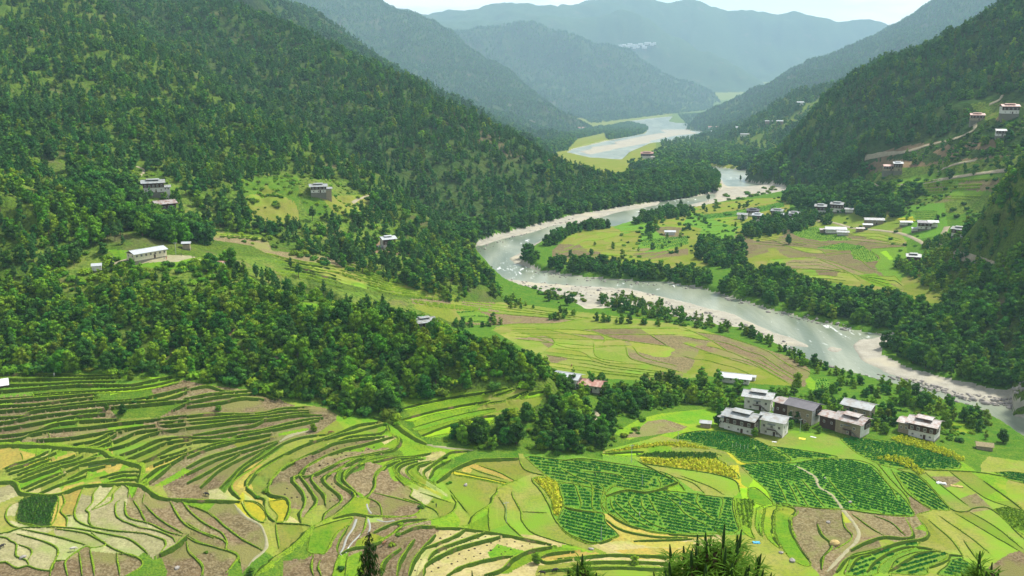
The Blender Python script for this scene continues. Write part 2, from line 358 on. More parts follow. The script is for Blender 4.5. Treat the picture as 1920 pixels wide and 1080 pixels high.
def resample(P, n):
    P = np.array(P, float); d = np.r_[0, np.cumsum(np.hypot(*np.diff(P, axis=0).T))]
    t = np.linspace(0, d[-1], n)
    return np.stack([np.interp(t, d, P[:, 0]), np.interp(t, d, P[:, 1])], -1)
def between(t, s, A, B, n, w=0.75, ends=0.06, jit=0.12):
    A = resample(tp(t, A), 14); B = resample(tp(t, B), 14)
    for k in range(1, n + 1):
        f = (k + random.uniform(-jit, jit)) / (n + 1)
        wob = np.array([random.uniform(-.035, .035) for _ in range(14)]); wob = np.convolve(wob, [.25, .5, .25], 'same')
        P = A * (1 - f - wob)[:, None] + B * (f + wob)[:, None]
        i0 = random.choice((0, 0, 1, 3)); i1 = 14 - random.choice((0, 0, 1, 4))
        LINES.append(([tuple(p) for p in P[i0:i1]], s, w, 'bund'))
# upper left terraces
a_up = 1.15
for pts in ([(0,60),(400,62),(800,75),(1100,80)], [(0,110),(300,105),(700,100),(1050,92)], [(0,160),(400,150),(750,130),(1050,125)],
            [(0,215),(300,190),(700,160),(1050,160),(1200,155),(1400,110),(1550,80)], 
            [(0,305),(400,275),(850,238)], [(0,350),(300,335),(600,300),(850,270)],
            [(0,395),(400,360),(850,310),(1200,290),(1500,230),(1700,180),(1870,160)], [(0,455),(220,440),(280,400),(600,360),(950,325),(1200,310),(1450,295),(1700,215),(1920,195)],
            [(0,500),(350,440),(700,400),(900,380)], [(0,555),(400,490),(700,440),(950,420)], [(0,620),(300,580),(500,510),(800,480),(1050,470)],
            [(0,665),(200,640),(300,600),(550,560),(800,540),(1100,500),(1400,470)], [(330,655),(600,640),(850,600),(1100,560),(1400,520)],
            [(660,695),(850,660),(980,600),(1100,580)], [(800,715),(950,660),(1050,600)], [(880,725),(1100,640),(1250,580),(1440,560)], [(950,745),(1150,690),(1300,620),(1460,575)],
            [(1080,790),(1250,730),(1400,660),(1600,630),(1750,625),(1920,632)], [(1130,835),(1350,740),(1500,680),(1700,650)], [(1260,860),(1400,800),(1550,720),(1790,660)],
            [(1420,820),(1600,770),(1800,690),(1920,660)], [(1380,880),(1500,830),(1700,770),(1920,690)], [(1270,1030),(1400,920),(1530,870),(1650,800),(1920,720)],
            [(1340,1040),(1480,930),(1540,880)]):
    ln(1, a_up, pts)
ln(1, .3, [(0,275),(300,256),(560,236),(850,226),(1150,220),(1400,184),(1640,132)], .3)
for pts in ([(1400,470),(1550,450),(1680,436)], [(1420,500),(1550,490),(1680,474)], [(1440,530),(1550,520),(1680,505)], [(1470,575),(1560,565),(1680,546)], [(1000,360),(1200,345),(1450,320),(1680,300)], [(1650,290),(1685,275)], [(1560,385),(1640,340),(1685,325)]): ln(1, a_up, pts)
ln(1, 0.3, [(0,700),(300,700),(600,720),(900,745),(1010,810),(1250,880),(1270,930),(1250,1040),(1320,1055)], 1.5, 'grass')
between(1, .8, [(20,880),(190,820),(390,730)], [(160,1060),(400,980),(560,920),(790,865),(960,790)], 6)
between(1, .7, [(560,820),(800,770),(950,770)], [(620,1060),(790,960),(1150,880)], 3)
between(1, .5, [(900,960),(1100,900),(1240,900)], [(900,1075),(1060,1040),(1240,1030)], 3)
between('G', .6, [(1060,1038),(1130,1030),(1280,1034)], [(1000,1080),(1150,1074),(1300,1082)], 3)
for x0, y0, x1, y1 in ((185,760,205,830), (330,740,300,860), (430,780,440,860), (510,830,560,930), (690,830,710,920), (790,900,770,1000), (980,600,1010,720), (680,440,690,520), (420,560,450,640), (830,220,840,300), (300,590,210,640)):
    ln(1, 0.05, [(x0,y0),((x0+x1)/2+6,(y0+y1)/2),(x1,y1)], .5)
ln(2, 0.7, [(0,240),(130,240),(190,330),(330,352),(520,350),(720,280),(1030,255),(1260,262),(1370,335),(1500,388),(1920,405)], .9)
ln(4, 0.7, [(0,405),(240,405),(490,412)], .8)
for pts in ([(190,300),(400,210),(550,150)], [(340,345),(540,260),(780,180)], [(230,325),(420,240),(600,160)], [(120,235),(330,130),(440,80)]): ln(2, .7, pts)
for pts in ([(530,370),(450,560),(460,630)], [(560,350),(580,420),(545,500),(600,560),(600,640)], [(745,290),(700,400),(670,530),(720,600),(830,640),(1000,670)], [(580,540),(680,530)],
            [(900,260),(840,340),(830,420),(770,490),(800,510),(800,600),(850,640)], [(1030,260),(950,380),(820,490)], [(1090,270),(1020,340),(1000,410),(830,490)],
            [(1080,400),(1040,430),(1040,520),(1080,570),(1250,640),(1440,680),(1560,740),(1575,775)], [(1120,410),(1150,550),(1350,610),(1500,680),(1640,720)],
            [(1200,400),(1250,480),(1320,610)], [(1300,440),(1450,580),(1650,700)], [(1530,410),(1600,540),(1700,640),(1920,740)], [(1640,410),(1750,540),(1920,660)], [(1700,440),(1850,500),(1920,550)],
            [(0,700),(180,650),(380,640),(500,640),(700,655),(830,680),(1050,720),(1180,760),(1280,830),(1330,880)], [(160,598),(380,640)],
            [(190,660),(400,700),(560,740),(770,800)], [(150,700),(300,740),(450,790),(520,850),(500,930),(460,1000),(450,1080)], [(0,730),(100,770),(150,800),(140,900),(240,940),(260,990)],
            [(160,795),(260,830),(290,870),(250,940)], [(820,690),(900,760),(1050,850),(1280,930)], [(500,655),(740,690),(860,740),(950,800),(820,830),(770,815),(600,930),(590,1000),(610,1080)],
            [(830,640),(1000,670),(1300,700),(1480,760),(1490,800),(1440,880)], [(0,960),(60,960),(150,1010),(250,990),(330,1020),(460,1030),(490,950),(590,940)],
            [(710,870),(730,1000),(740,1080)], [(810,840),(830,950),(850,1080)], [(1050,870),(1060,960),(1080,1080)], [(1060,880),(1180,890),(1280,950),(1260,1010),(1130,1080)],
            [(210,400),(90,450),(50,540),(100,620),(180,650)], [(1680,770),(1700,860),(1800,950),(1830,1010),(1810,1080)], [(1700,720),(1800,780),(1920,810)], [(390,380),(330,470),(300,590)],
            [(1130,270),(1160,300),(1150,380)], [(1230,300),(1190,380)], [(1300,340),(1280,420)]):
    ln(2, 0.25, pts, .62)
ln(2, 1.3, [(1440,890),(1520,850),(1600,800),(1700,712)], .8)
for pts in ([(0,470),(150,600),(320,700),(360,790),(350,840),(450,880),(480,960)], [(30,450),(200,510),(350,640),(500,750),(680,850)], [(0,600),(120,680),(330,760),(360,830)],
            [(0,730),(100,780),(250,820),(450,890),(430,960),(350,1060)], [(0,780),(20,870),(130,980),(150,1080)], [(490,415),(540,500),(620,580),(700,600)], [(510,400),(620,415),(700,470),(720,540)]):
    ln(4, 0.25, pts, .62)
ln(4, 0.15, [(430,430),(520,540),(670,630),(720,780),(700,850),(620,920),(550,1000)], .6, 'path')
for s, pts in ((.5, [(750,0),(600,110),(460,200),(400,290),(490,390)]), (.5, [(880,0),(660,130),(560,200),(540,280),(640,370),(700,390),(720,520),(800,600)]),
               (.9, [(1100,0),(880,100),(820,160),(740,260),(750,350),(900,390),(920,500),(880,590),(800,605)]), (.5, [(1270,0),(1050,120),(1020,170),(960,190),(960,230),(1050,340),(1060,450),(1020,520),(1030,600)]),
               (.5, [(1020,180),(1100,290),(1170,400),(1160,440),(1060,540)]), (.5, [(1560,10),(1400,50),(1130,180),(1170,280),(1240,360),(1250,440)]), (.3, [(1050,200),(1130,180)]),
               (.5, [(1700,0),(1500,40),(1360,130),(1250,180),(1240,240),(1390,370),(1370,430),(1250,520),(1230,580)]), (.5, [(1360,150),(1350,230),(1500,340),(1490,400),(1320,540),(1120,640)]),
               (.6, [(1920,0),(1600,60),(1440,130),(1410,200),(1430,240),(1540,350)]), (.5, [(1920,30),(1800,80),(1700,190),(1690,280),(1620,370),(1500,380)]),
               (.3, [(800,605),(1080,620),(1120,640)]), (.2, [(800,610),(830,830)]), (.3, [(1500,560),(1460,620),(1350,700),(1250,880)]), (.4, [(1320,560),(1500,520),(1620,540),(1770,545),(1920,550)]),
               (.2, [(1620,370),(1730,430),(1760,540)]), (.5, [(1370,890),(1500,830),(1680,800),(1850,700),(1920,650)]), (.3, [(1370,890),(1310,1080)]), (.3, [(1370,890),(1360,800),(1460,620)]),
               (.3, [(1140,890),(1120,1000),(1140,1080)]), (.3, [(1200,940),(1180,1000),(1210,1080)]), (.3, [(1450,900),(1430,1080)]), (.5, [(1750,1080),(1780,950),(1920,840)]), (.3,[(1620,540),(1600,650),(1560,720)])):
    ln(4, s, pts, .7)
ln(4, .9, [(1120,640),(1000,780),(900,860),(830,900),(740,980),(620,1075)], 1.6, 'scrub')
for s, pts in ((.8, [(0,200),(190,165),(330,210),(470,215),(600,215),(820,290)]), (.9, [(0,280),(200,240),(450,220)]), (.9, [(0,320),(250,270),(480,245),(620,235)]), (.9, [(0,355),(330,310),(500,275),(700,285)]),
               (.9, [(0,440),(200,420),(620,415),(860,370),(1060,355)]), (.9, [(0,475),(400,440),(650,430),(880,390),(1100,385)]), (.9, [(0,505),(400,470),(640,450),(1100,400)]),
               (.9, [(0,545),(450,490),(720,470),(1000,430),(1220,430)]), (.9, [(60,610),(350,560),(600,520),(720,460)]), (.9, [(0,625),(200,630),(450,590),(680,560),(1000,480),(1230,450)]),
               (.9, [(450,620),(760,560),(1010,510),(1200,470)]), (.9, [(0,690),(110,660),(300,660),(450,655),(760,600)]), (.9, [(0,770),(250,690),(450,655)]), (.8, [(0,810),(200,730),(440,665)]),
               (.8, [(0,900),(180,810),(480,720),(750,640)]), (.8, [(0,960),(260,830),(490,760),(830,660)]), (.7, [(0,1040),(170,950),(490,770)]), (.7, [(120,1080),(300,920),(530,800),(690,735),(820,670)]),
               (.5, [(300,1080),(400,980),(480,900),(700,740)]), (.5, [(380,1080),(500,920),(700,790),(870,680),(1060,620),(1250,600)]), (.8, [(530,1080),(660,910),(900,770),(1100,680),(1290,620),(1530,520),(1720,490)]),
               (.8, [(720,1080),(820,940),(1000,830),(1200,740),(1330,680),(1560,640),(1780,620)]), (.7, [(1240,650),(1400,600),(1570,560),(1790,500)]), (.7, [(1370,655),(1480,620),(1740,590),(1790,550)]),
               (.7, [(960,1000),(1040,950),(1070,900),(1200,820),(1400,740),(1600,690),(1860,620)]), (.7, [(1020,980),(1130,970),(1300,890),(1420,830),(1600,790),(1880,720),(1900,640)]),
               (.7, [(1250,1000),(1280,960),(1450,870),(1560,820),(1750,770)]), (.7, [(1420,1000),(1450,950),(1560,870),(1700,820),(1920,790)]), (.7, [(1680,1000),(1720,930),(1850,860),(1920,840)]),
               (.1, [(1790,500),(1830,580),(1910,640)])):
    ln(3, s, pts)
ln(3, .1, [(830,662),(930,610),(1100,560)], .9, 'path')
ln(5, .6, [(0,400),(180,450),(300,540),(400,600),(480,640)], 1.3, 'scrub')
ln(5, .3, [(480,640),(580,655),(700,670),(900,690)], .9, 'path')
for s, pts in ((.5, [(0,720),(180,690),(240,590),(150,540),(120,450)]), (.6, [(0,800),(180,760),(350,750),(520,720)]), (.6, [(0,930),(100,850),(200,780),(400,760)]), (.5, [(350,1060),(240,960),(190,880),(200,830),(300,790),(450,770)]),
               (.5, [(440,1030),(260,930),(215,880),(260,830),(400,790)]), (.5, [(520,1040),(380,970),(300,900),(310,850),(420,810),(520,790)]), (.5, [(600,1040),(440,930),(390,880),(400,840),(560,790)]),
               (.5, [(480,950),(450,890),(550,810),(650,740),(700,710),(850,700)]), (.5, [(500,945),(560,850),(700,780)]), (.1, [(720,910),(900,940),(1190,1000)]), (.1, [(720,878),(860,905),(1200,985)]),
               (.1, [(870,850),(1000,900),(1170,950)]), (.1, [(950,830),(1130,890),(1280,970)])):
    ln(5, s, pts, .65)
ln(5, .9, [(570,980),(650,920),(720,870),(850,810),(950,780),(1100,775),(1310,770)], .8)
for s, pts in ((.3, [(180,100),(230,210),(350,310),(330,360),(440,440),(370,530),(220,550),(0,555)]), (.05, [(0,330),(250,390),(400,430)]), (.05, [(420,325),(520,360),(700,420)]), (.2, [(270,380),(420,430),(560,490),(590,540)]),
               (.5, [(750,420),(720,500),(600,560),(450,590),(250,640),(150,720),(0,800)]), (.3, [(700,350),(750,420)]), (.7, [(1120,290),(1110,340),(1070,380),(1060,430),(900,550),(870,620),(750,640)]),
               (.3, [(1300,215),(1180,260),(1120,300)]), (.1, [(1130,370),(1190,470),(1200,590),(1350,740)]), (.1, [(1250,320),(1260,380),(1330,500),(1340,580),(1450,700),(1800,810)]),
               (.2, [(1310,20),(1350,110),(1430,150),(1540,180),(1430,210),(1520,330),(1590,460),(1640,580),(1750,700),(1920,790)]), (.1, [(1330,500),(1560,510)]), (.3, [(1040,470),(1040,600),(1050,680)]),
               (.6, [(560,650),(700,650),(830,660),(1050,690),(1350,745),(1600,800)]), (.3, [(760,400),(850,510)]), (.2, [(690,310),(760,400)]), (.6, [(440,840),(700,740),(830,660)]),
               (.7, [(490,940),(560,860),(700,800),(1010,690)]), (.9, [(460,1000),(500,960),(650,880),(800,820),(1140,730)]), (.6, [(660,1080),(800,1000),(1100,920),(1260,905)]),
               (.9, [(1000,1080),(1150,1030),(1260,930),(1400,860),(1610,820)]), (.7, [(1500,920),(1600,880),(1810,860)]), (.6, [(1500,930),(1560,960),(1790,930)]), (.6, [(320,1080),(360,950),(440,840),(560,710)]),
               (.4, [(210,1080),(240,950),(340,790),(370,750)]), (.5, [(70,1080),(90,960),(250,830)]), (.5, [(450,1080),(460,1000)]), (.5, [(0,690),(150,620),(300,580),(480,570)]), (.7, [(250,700),(400,640),(560,640)])):
    ln(6, s, pts, .65)
for s, pts in ((.1, [(0,370),(120,440),(250,500),(290,540),(290,720),(340,770)]), (.1, [(100,480),(150,560),(190,700),(180,730)]), (.1, [(360,520),(400,560),(370,680),(420,770)]), (.1, [(430,580),(490,520)]),
               (1.2, [(410,630),(600,580),(760,600),(900,570),(1050,510)]), (.1, [(850,460),(770,530)]), (.1, [(880,460),(910,520),(900,550)]), (.1, [(200,400),(440,420),(560,450),(590,500)]),
               (.1, [(450,640),(480,740),(640,890)]), (.1, [(490,640),(520,700),(700,850),(850,930)]), (.1, [(670,620),(630,660),(640,720),(800,860),(1000,940)]), (.1, [(730,640),(750,730),(850,790)]),
               (.1, [(800,640),(850,740),(900,810)]), (.1, [(900,590),(1050,700),(1150,800),(1350,900)]), (.1, [(960,580),(1100,660),(1250,740),(1390,840)]), (.1, [(1240,600),(1230,680),(1290,760)]),
               (.1, [(1450,640),(1470,680),(1430,830)]), (.2, [(1560,640),(1560,740),(1600,900)]), (.4, [(430,780),(600,880),(850,950),(1150,980),(1400,980)]), (.4, [(400,830),(560,930),(850,990),(1150,1000)]),
               (.4, [(660,1030),(1000,1020),(1200,1010)]), (.3, [(700,310),(1050,500),(1120,570)]), (.2, [(730,330),(1000,370),(1350,420),(1580,490),(1620,590)]), (.1, [(1000,440),(1200,510),(1300,600)]),
               (.1, [(1080,440),(1350,540),(1470,610)]), (.3, [(0,310),(200,290),(500,330)]), (.5, [(0,720),(200,760),(390,780)]), (.5, [(0,900),(100,980),(330,1050),(530,980)])):
    ln(7, s, pts, .5)
for s, pts in ((.1, [(380,440),(440,510),(540,630)]), (.1, [(200,440),(240,510),(280,600)]), (.1, [(270,440),(320,520),(360,610)]), (.1, [(320,460),(400,580),(430,630)]), (.1, [(560,430),(640,530),(760,640)]),
               (.1, [(850,340),(980,470),(1050,590)]), (.1, [(900,320),(1000,440),(1110,560),(1130,620)]), (.2, [(1000,370),(1100,520),(1200,600),(1280,650),(1180,680)]), (-.8, [(200,600),(350,650),(310,720),(340,840),(440,1000)]),
               (-.5, [(260,650),(200,660),(190,780),(190,830),(250,920)]), (-.5, [(120,640),(100,740),(110,850)]), (.2, [(1040,370),(1200,430),(1410,640),(1530,660),(1560,640),(1700,650),(1920,850)]),
               (.1, [(1230,390),(1400,520),(1530,620)]), (.3, [(1640,450),(1850,600),(1910,650)]), (.4, [(490,750),(520,820),(590,900),(530,980),(520,1060)]), (.3, [(660,680),(680,770),(730,840),(640,910),(590,930)]),
               (.2, [(730,680),(850,770),(950,830)]), (.2, [(880,690),(1000,740),(1100,830)]), (.8, [(720,930),(840,870),(960,840),(1100,850),(1150,820),(1100,710)]), (.8, [(620,1078),(700,990),(850,950),(1060,880),(1200,860),(1250,830),(1240,780),(1180,700)]),
               (.5, [(830,1078),(900,1000),(1050,920),(1200,910),(1340,940)]), (.5, [(980,1078),(1100,1000),(1200,950),(1330,935)]), (.5, [(1260,1050),(1390,1000),(1400,965),(1500,970)]), (.4, [(700,1078),(760,990),(860,960)]),
               (.1, [(1260,720),(1400,840),(1480,940),(1500,990)]), (.1, [(1330,690),(1560,850),(1680,950)]), (.1, [(1440,670),(1880,930)]), (.1, [(1540,660),(1740,780),(1910,920)]), (.2, [(1500,860),(1600,1000)]),
               (.2,[(320,620),(500,640),(700,650),(900,680),(1130,690)]), (.2,[(1040,365),(1300,375),(1600,390),(1900,440)]), (.1,[(1400,380),(1640,560),(1850,640)])):
    ln(8, s, pts, .55)
ln(8, .05, [(330,340),(470,420),(500,490),(590,550),(660,640),(740,740),(775,800),(765,860),(700,930),(620,1010),(560,1078)], .7, 'path')
# left bank plain and school-valley terraces
for s, pts in ((.3, [(840,780),(950,745),(1200,740),(1420,710),(1900,705)]), (.3, [(1270,770),(1430,790),(1560,830),(1850,870)]), (.2, [(1400,775),(1480,820),(1470,850)]), (.3, [(1010,820),(1150,810),(1200,850),(1150,890)]),
               (.2, [(900,800),(1010,790),(1250,870),(1380,880),(1500,870)]), (.3, [(1600,870),(1620,930),(1700,960),(1900,1010)]), (.2, [(1640,870),(1700,930),(1890,980)]), (.2, [(1200,880),(1350,900),(1420,950)]),
               (.3, [(1160,900),(1400,930),(1500,960),(1700,970)]), (.3, [(1170,980),(1400,1010),(1700,1040),(1900,1045)]), (.2, [(1420,850),(1440,930),(1600,960)]), (.2, [(960,760),(1130,770),(1380,820)]), (.2,[(1730,800),(1840,870)])):
    ln('M', s, pts, .55)
between('M', .3, [(1160,900),(1400,930),(1500,960),(1900,1010)], [(1170,1000),(1400,1030),(1700,1060),(1900,1065)], 4, .45)
between('M', .3, [(960,760),(1380,740),(1900,740)], [(1000,850),(1400,900),(1900,900)], 4, .45)
between('M', .4, [(700,605),(950,625),(1480,700)], [(640,660),(900,700),(1300,725)], 4, .45)
between('M', 1.3, [(0,385),(230,440),(500,500),(690,590)], [(0,500),(250,580),(500,610),(640,610)], 9, .6)
between('L', 1.2, [(1490,330),(1700,380),(1920,400)], [(1560,480),(1750,500),(1920,560)], 7, .6)
between('L', 1.0, [(1190,235),(1400,240),(1530,260)], [(1220,255),(1400,270),(1510,285)], 3, .5)
between('M', .9, [(400,600),(560,620),(780,650)], [(400,640),(600,660),(760,670)], 3, .5)
for s, pts in ((.2, [(370,940),(480,1010),(590,1070)]), (.2, [(430,940),(600,1040),(650,1070)]), (.2, [(0,850),(200,920),(370,960),(600,1080)]), (.2, [(0,760),(150,830),(260,900)]), (.1, [(560,960),(690,1000),(735,1030)])): ln('N', s, pts, .5)
between('N', .25, [(0,740),(250,770),(520,870),(730,1020)], [(0,960),(200,1000),(400,1060)], 5, .45)
# right bank plain
for s, pts in ((.3, [(440,240),(700,340),(900,330),(1230,310)]), (.3, [(490,380),(760,375),(1030,460)]), (.3, [(490,380),(490,430),(700,530)]), (.3, [(760,375),(930,450),(1000,500)]), (.3, [(800,360),(950,350),(1060,430),(1150,440)]),
               (.3, [(1060,330),(1110,370),(1080,420)]), (.3, [(690,450),(950,460),(1230,560)]), (.3, [(960,460),(1240,565)]), (.3, [(870,530),(1100,560),(1380,630)]), (.2, [(480,250),(880,300)]), (.2, [(520,270),(870,310)]),
               (.3, [(940,270),(1240,300)]), (.3, [(600,200),(900,230),(1240,300)]), (.3, [(400,290),(740,320),(810,355)]), (.2,[(490,430),(900,440)])):
    ln('N', s, pts, .5)
between('N', .3, [(1000,470),(1200,450),(1230,500)], [(1000,480),(1150,560),(1240,565)], 4, .45)
between('N', .2, [(490,385),(760,378),(900,430)], [(500,440),(700,450),(940,460)], 3, .4)
between('N', .2, [(540,450),(800,455),(940,470)], [(650,520),(800,520),(900,530)], 3, .4)
between('N', .2, [(440,240),(600,270),(880,300)], [(400,290),(600,300),(780,330)], 3, .4)
between('N', .2, [(880,220),(1100,220),(1230,260)], [(890,270),(1100,280),(1230,300)], 3, .4)
between('N', .6, [(1380,490),(1480,490),(1560,540)], [(1400,620),(1500,620),(1560,610)], 4, .5)
between('M', .3, [(1190,320),(1320,225),(1500,180),(1700,190)], [(1290,390),(1450,440),(1700,470),(1900,430)], 7, .5)
between('M', .3, [(1500,180),(1700,160),(1900,130)], [(1600,240),(1750,240),(1920,230)], 3, .5)
between('M', .3, [(1500,290),(1700,290),(1900,250)], [(1500,400),(1700,400),(1900,340)], 4, .5)
between('N', .3, [(0,90),(300,90),(560,40)], [(0,250),(180,250),(330,180)], 4, .5)
between('N', .5, [(1120,50),(1300,15),(1700,5)], [(1150,70),(1400,50),(1640,60)], 2, .6)
between('N', .4, [(1000,170),(1200,140),(1450,130)], [(1150,200),(1300,180),(1420,180)], 2, .5)
between('G', 1.2, [(1640,350),(1750,335),(1870,330)], [(1600,372),(1700,368),(1850,362)], 5, .7)
# ------------------------------------------------------------------ seeds: what grows on each plot (nearest seed inside the plot)
SEEDS = []
def sd_(t, k, *pts):
    for p in tp(t, pts): SEEDS.append((p[0], p[1], k))
# B ploughed earth, S pale stubble, G dull grass stubble, L lush light green, Y ripe yellow, O ochre, D dark crop, K green crop ground, W bright seedlings, T tan field, R grass
sd_(1,'R',(200,80),(700,85),(100,135),(600,125),(700,180),(1300,250),(950,260),(1150,270)); sd_(1,'K',(300,170),(800,145),(100,230)); sd_(1,'W',(600,225),(1000,205),(1400,165)); sd_(1,'L',(1300,130))
sd_(1,'B',(100,280),(400,240),(200,310),(500,290),(100,370),(400,330),(100,430),(700,340),(1000,320),(200,470),(500,390),(150,560),(350,530),(600,575),(400,600),(1500,480),(1600,600),(1500,210),(1800,260),(1700,470),(1100,320),(900,450))
sd_(1,'G',(100,330),(600,480),(900,510),(100,640),(700,650),(1000,640),(1200,600),(1500,660),(1300,700),(1600,700),(1400,800),(1350,830),(850,690),(700,520)); sd_(1,'R',(800,400),(1200,400),(1400,330)); sd_(1,'L',(1000,690),(1100,560),(400,740),(900,710),(1250,960),(300,740),(500,760),(1340,1010))
sd_(1,'B',(1700,850),(1560,930),(1820,860),(1700,1040),(1800,930)); sd_(1,'L',(1500,1010),(1600,970),(480,920),(350,980),(800,940),(700,1000),(900,960),(1100,920),(1000,1000)); sd_(1,'O',(110,810),(240,800),(1000,900),(660,1050),(470,820)); sd_(1,'Y',(250,870),(370,820)); sd_(1,'G',(150,900),(300,960),(100,980),(400,880),(400,1040),(650,760),(800,800),(620,920),(650,1000),(60,1000)); sd_(1,'D',(600,850),(900,870))
sd_(2,'S',(60,350),(100,500),(250,640),(640,600),(770,400),(750,520),(850,560),(900,330),(960,430),(950,560),(1060,460),(1100,600),(1300,660),(1500,740),(400,680),(500,720),(600,780),(650,850),(700,740),(850,790),(1000,740),(1200,830),(1300,780),(1400,800),(250,760),(400,900),(350,820),(80,820),(200,850),(180,960),(100,870),(1180,860)); sd_(2,'G',(50,270),(160,380),(100,560),(60,620),(850,290),(1060,300),(450,700))
sd_(2,'D',(250,470),(400,500)); sd_(2,'O',(520,500),(640,350),(640,450),(500,580),(600,230),(900,110)); sd_(2,'T',(450,330),(380,250))
sd_(2,'B',(1180,500),(1340,550),(1400,450),(1450,520),(1550,600),(1700,560),(1700,470),(1800,620),(1850,600),(1650,680),(1800,720),(1900,780),(1850,900),(1750,900),(1600,900),(1700,1030),(1600,960),(80,1020),(240,1040),(400,1060),(530,1000),(660,950),(770,950),(930,950),(1150,950),(1550,350),(1700,340),(1850,300),(1650,250),(1820,200)); sd_(2,'R',(1350,950),(1400,1000)); sd_(2,'L',(1500,240),(1000,200),(1800,430))
sd_(4,'B',(60,280),(200,200),(300,150),(100,150),(300,500),(500,650),(600,750),(200,600),(300,620),(300,800),(200,900),(380,950),(60,900),(100,1000),(60,600),(400,700),(500,850),(560,900),(100,60),(300,60))
sd_(4,'T',(410,340),(600,370),(640,430),(930,560)); sd_(4,'Y',(620,500),(830,480),(480,280)); sd_(4,'O',(560,130),(500,210),(580,310),(660,400)); sd_(4,'G',(700,200),(900,80),(680,300),(950,550),(940,700),(850,680),(1200,520),(740,520))
sd_(4,'B',(900,300),(1000,400),(850,250),(1100,80),(1020,250),(1100,400),(1100,250),(1200,350),(1200,150),(1300,250),(1300,380),(1400,300),(1350,70),(1570,200),(1420,330),(1500,80),(1800,200),(1700,350),(1850,350),(1830,500),(1690,470),(1480,700),(1750,620),(1800,680),(1300,900),(1300,1000),(1170,1000),(1000,1000),(1850,1000),(1600,820),(1400,420))
sd_(4,'L',(1250,700),(1200,800),(1400,600),(1500,460),(1580,510),(1400,540),(1600,450),(1400,1000),(1700,790)); sd_(4,'R',(950,850),(800,1000),(600,990),(700,1050))
sd_(3,'B',(100,230),(300,230),(300,260),(500,250),(100,300),(200,340),(600,320),(300,380),(700,400),(100,450),(300,460),(700,440),(900,430),(200,520),(400,540),(900,460),(100,590),(300,600),(550,560),(800,510),(900,530),(700,600),(1150,460),(1100,500),(1100,360),(200,730),(300,760),(100,860),(300,800),(400,780),(200,920),(100,1000),(400,860),(300,960),(600,760),(250,1020),(500,720))
sd_(3,'G',(100,670),(150,700),(200,700),(60,730),(700,620),(600,640),(1000,720),(900,760),(1200,640),(1400,650),(900,860),(700,950),(1100,720),(700,1020),(1500,540),(1650,530),(1300,580),(1500,600)); sd_(3,'L',(300,650),(900,580),(1750,470),(1800,600),(1500,500),(1600,590),(1500,740),(1700,700),(1800,660)); sd_(3,'R',(600,840),(450,980),(800,720),(1500,910),(1400,960),(1600,850),(1900,780),(1820,780)); sd_(3,'O',(600,900),(500,1000)); 
sd_(3,'B',(1200,790),(1300,800),(1000,880),(1100,920),(900,1000),(1250,900),(1400,800),(1500,760),(1650,750),(1300,950),(1560,960),(1800,980),(1900,950),(1750,730),(1600,640),(1400,700))
sd_(5,'L',(60,480),(60,520),(280,640),(350,640),(300,720),(460,680),(100,790),(260,800),(300,960),(400,900),(200,920),(560,830),(700,740),(60,620)); sd_(5,'T',(60,590),(100,600),(480,860),(260,870),(260,840),(560,760)); sd_(5,'G',(1000,830),(1200,860),(1100,800),(1400,900),(800,870),(950,900),(800,980),(700,960),(1300,1000),(340,1000)); sd_(5,'B',(100,950),(60,680),(30,860)); sd_(5,'Y',(740,895),(1000,950)); sd_(5,'O',(1000,855),(850,880),(1100,900)); sd_(5,'R',(650,820),(800,790),(950,740))
sd_(6,'B',(120,200),(200,280),(60,300),(300,420),(200,400),(200,500),(30,460),(300,600),(100,650),(200,640),(250,560),(300,780),(150,950),(280,950),(400,780),(400,620),(180,700)); sd_(6,'S',(490,300),(450,370),(60,580)); sd_(6,'G',(600,420),(450,500),(550,480),(900,300),(800,250),(1000,400),(850,400),(900,460),(1100,500),(1230,300),(1250,500),(1400,350),(1350,250),(1450,400),(1230,640),(1250,450),(1450,600),(1600,700),(1400,700),(780,540),(850,580),(1100,600)); sd_(6,'L',(950,600),(700,560),(980,560),(340,250),(420,250),(1150,850),(600,620)); sd_(6,'T',(600,720),(700,700),(500,780),(700,780),(900,700),(600,850),(850,760),(600,980),(1000,800),(1200,780),(1400,770),(900,900),(500,880),(400,900),(380,1020),(480,1040),(800,1040),(1100,980),(1000,960),(1400,720),(700,900),(1100,720)); sd_(6,'O',(1600,910),(1750,900)); sd_(6,'L',(1350,950),(1600,850),(1700,960),(1650,1000),(1800,840),(1300,950))
sd_(7,'K',(60,400),(200,440),(350,400),(500,350),(700,450),(800,420),(950,500),(840,500),(60,550),(200,600),(330,640),(100,820),(300,900),(450,560),(550,540),(700,560),(430,700),(500,750),(600,750),(750,820),(700,680),(780,700),(950,700),(1100,850),(1000,650),(1150,700),(1300,850),(1200,640),(1350,700),(1520,700),(1500,850),(1100,950),(1200,560),(850,660)); sd_(7,'Y',(1500,420),(1100,330),(900,320)); sd_(7,'G',(1100,400),(1300,500),(1500,540),(1150,480),(1200,560),(1100,200),(1400,260),(120,990),(700,200),(600,180)); sd_(7,'O',(650,950),(500,850),(800,1000),(700,1050),(560,960),(450,1040),(1100,1000)); sd_(7,'W',(600,245),(500,240)); sd_(7,'L',(1080,560),(1700,800),(1850,800),(1600,700),(900,210),(1300,960)); sd_(7,'W',(1760,610),(1850,660))
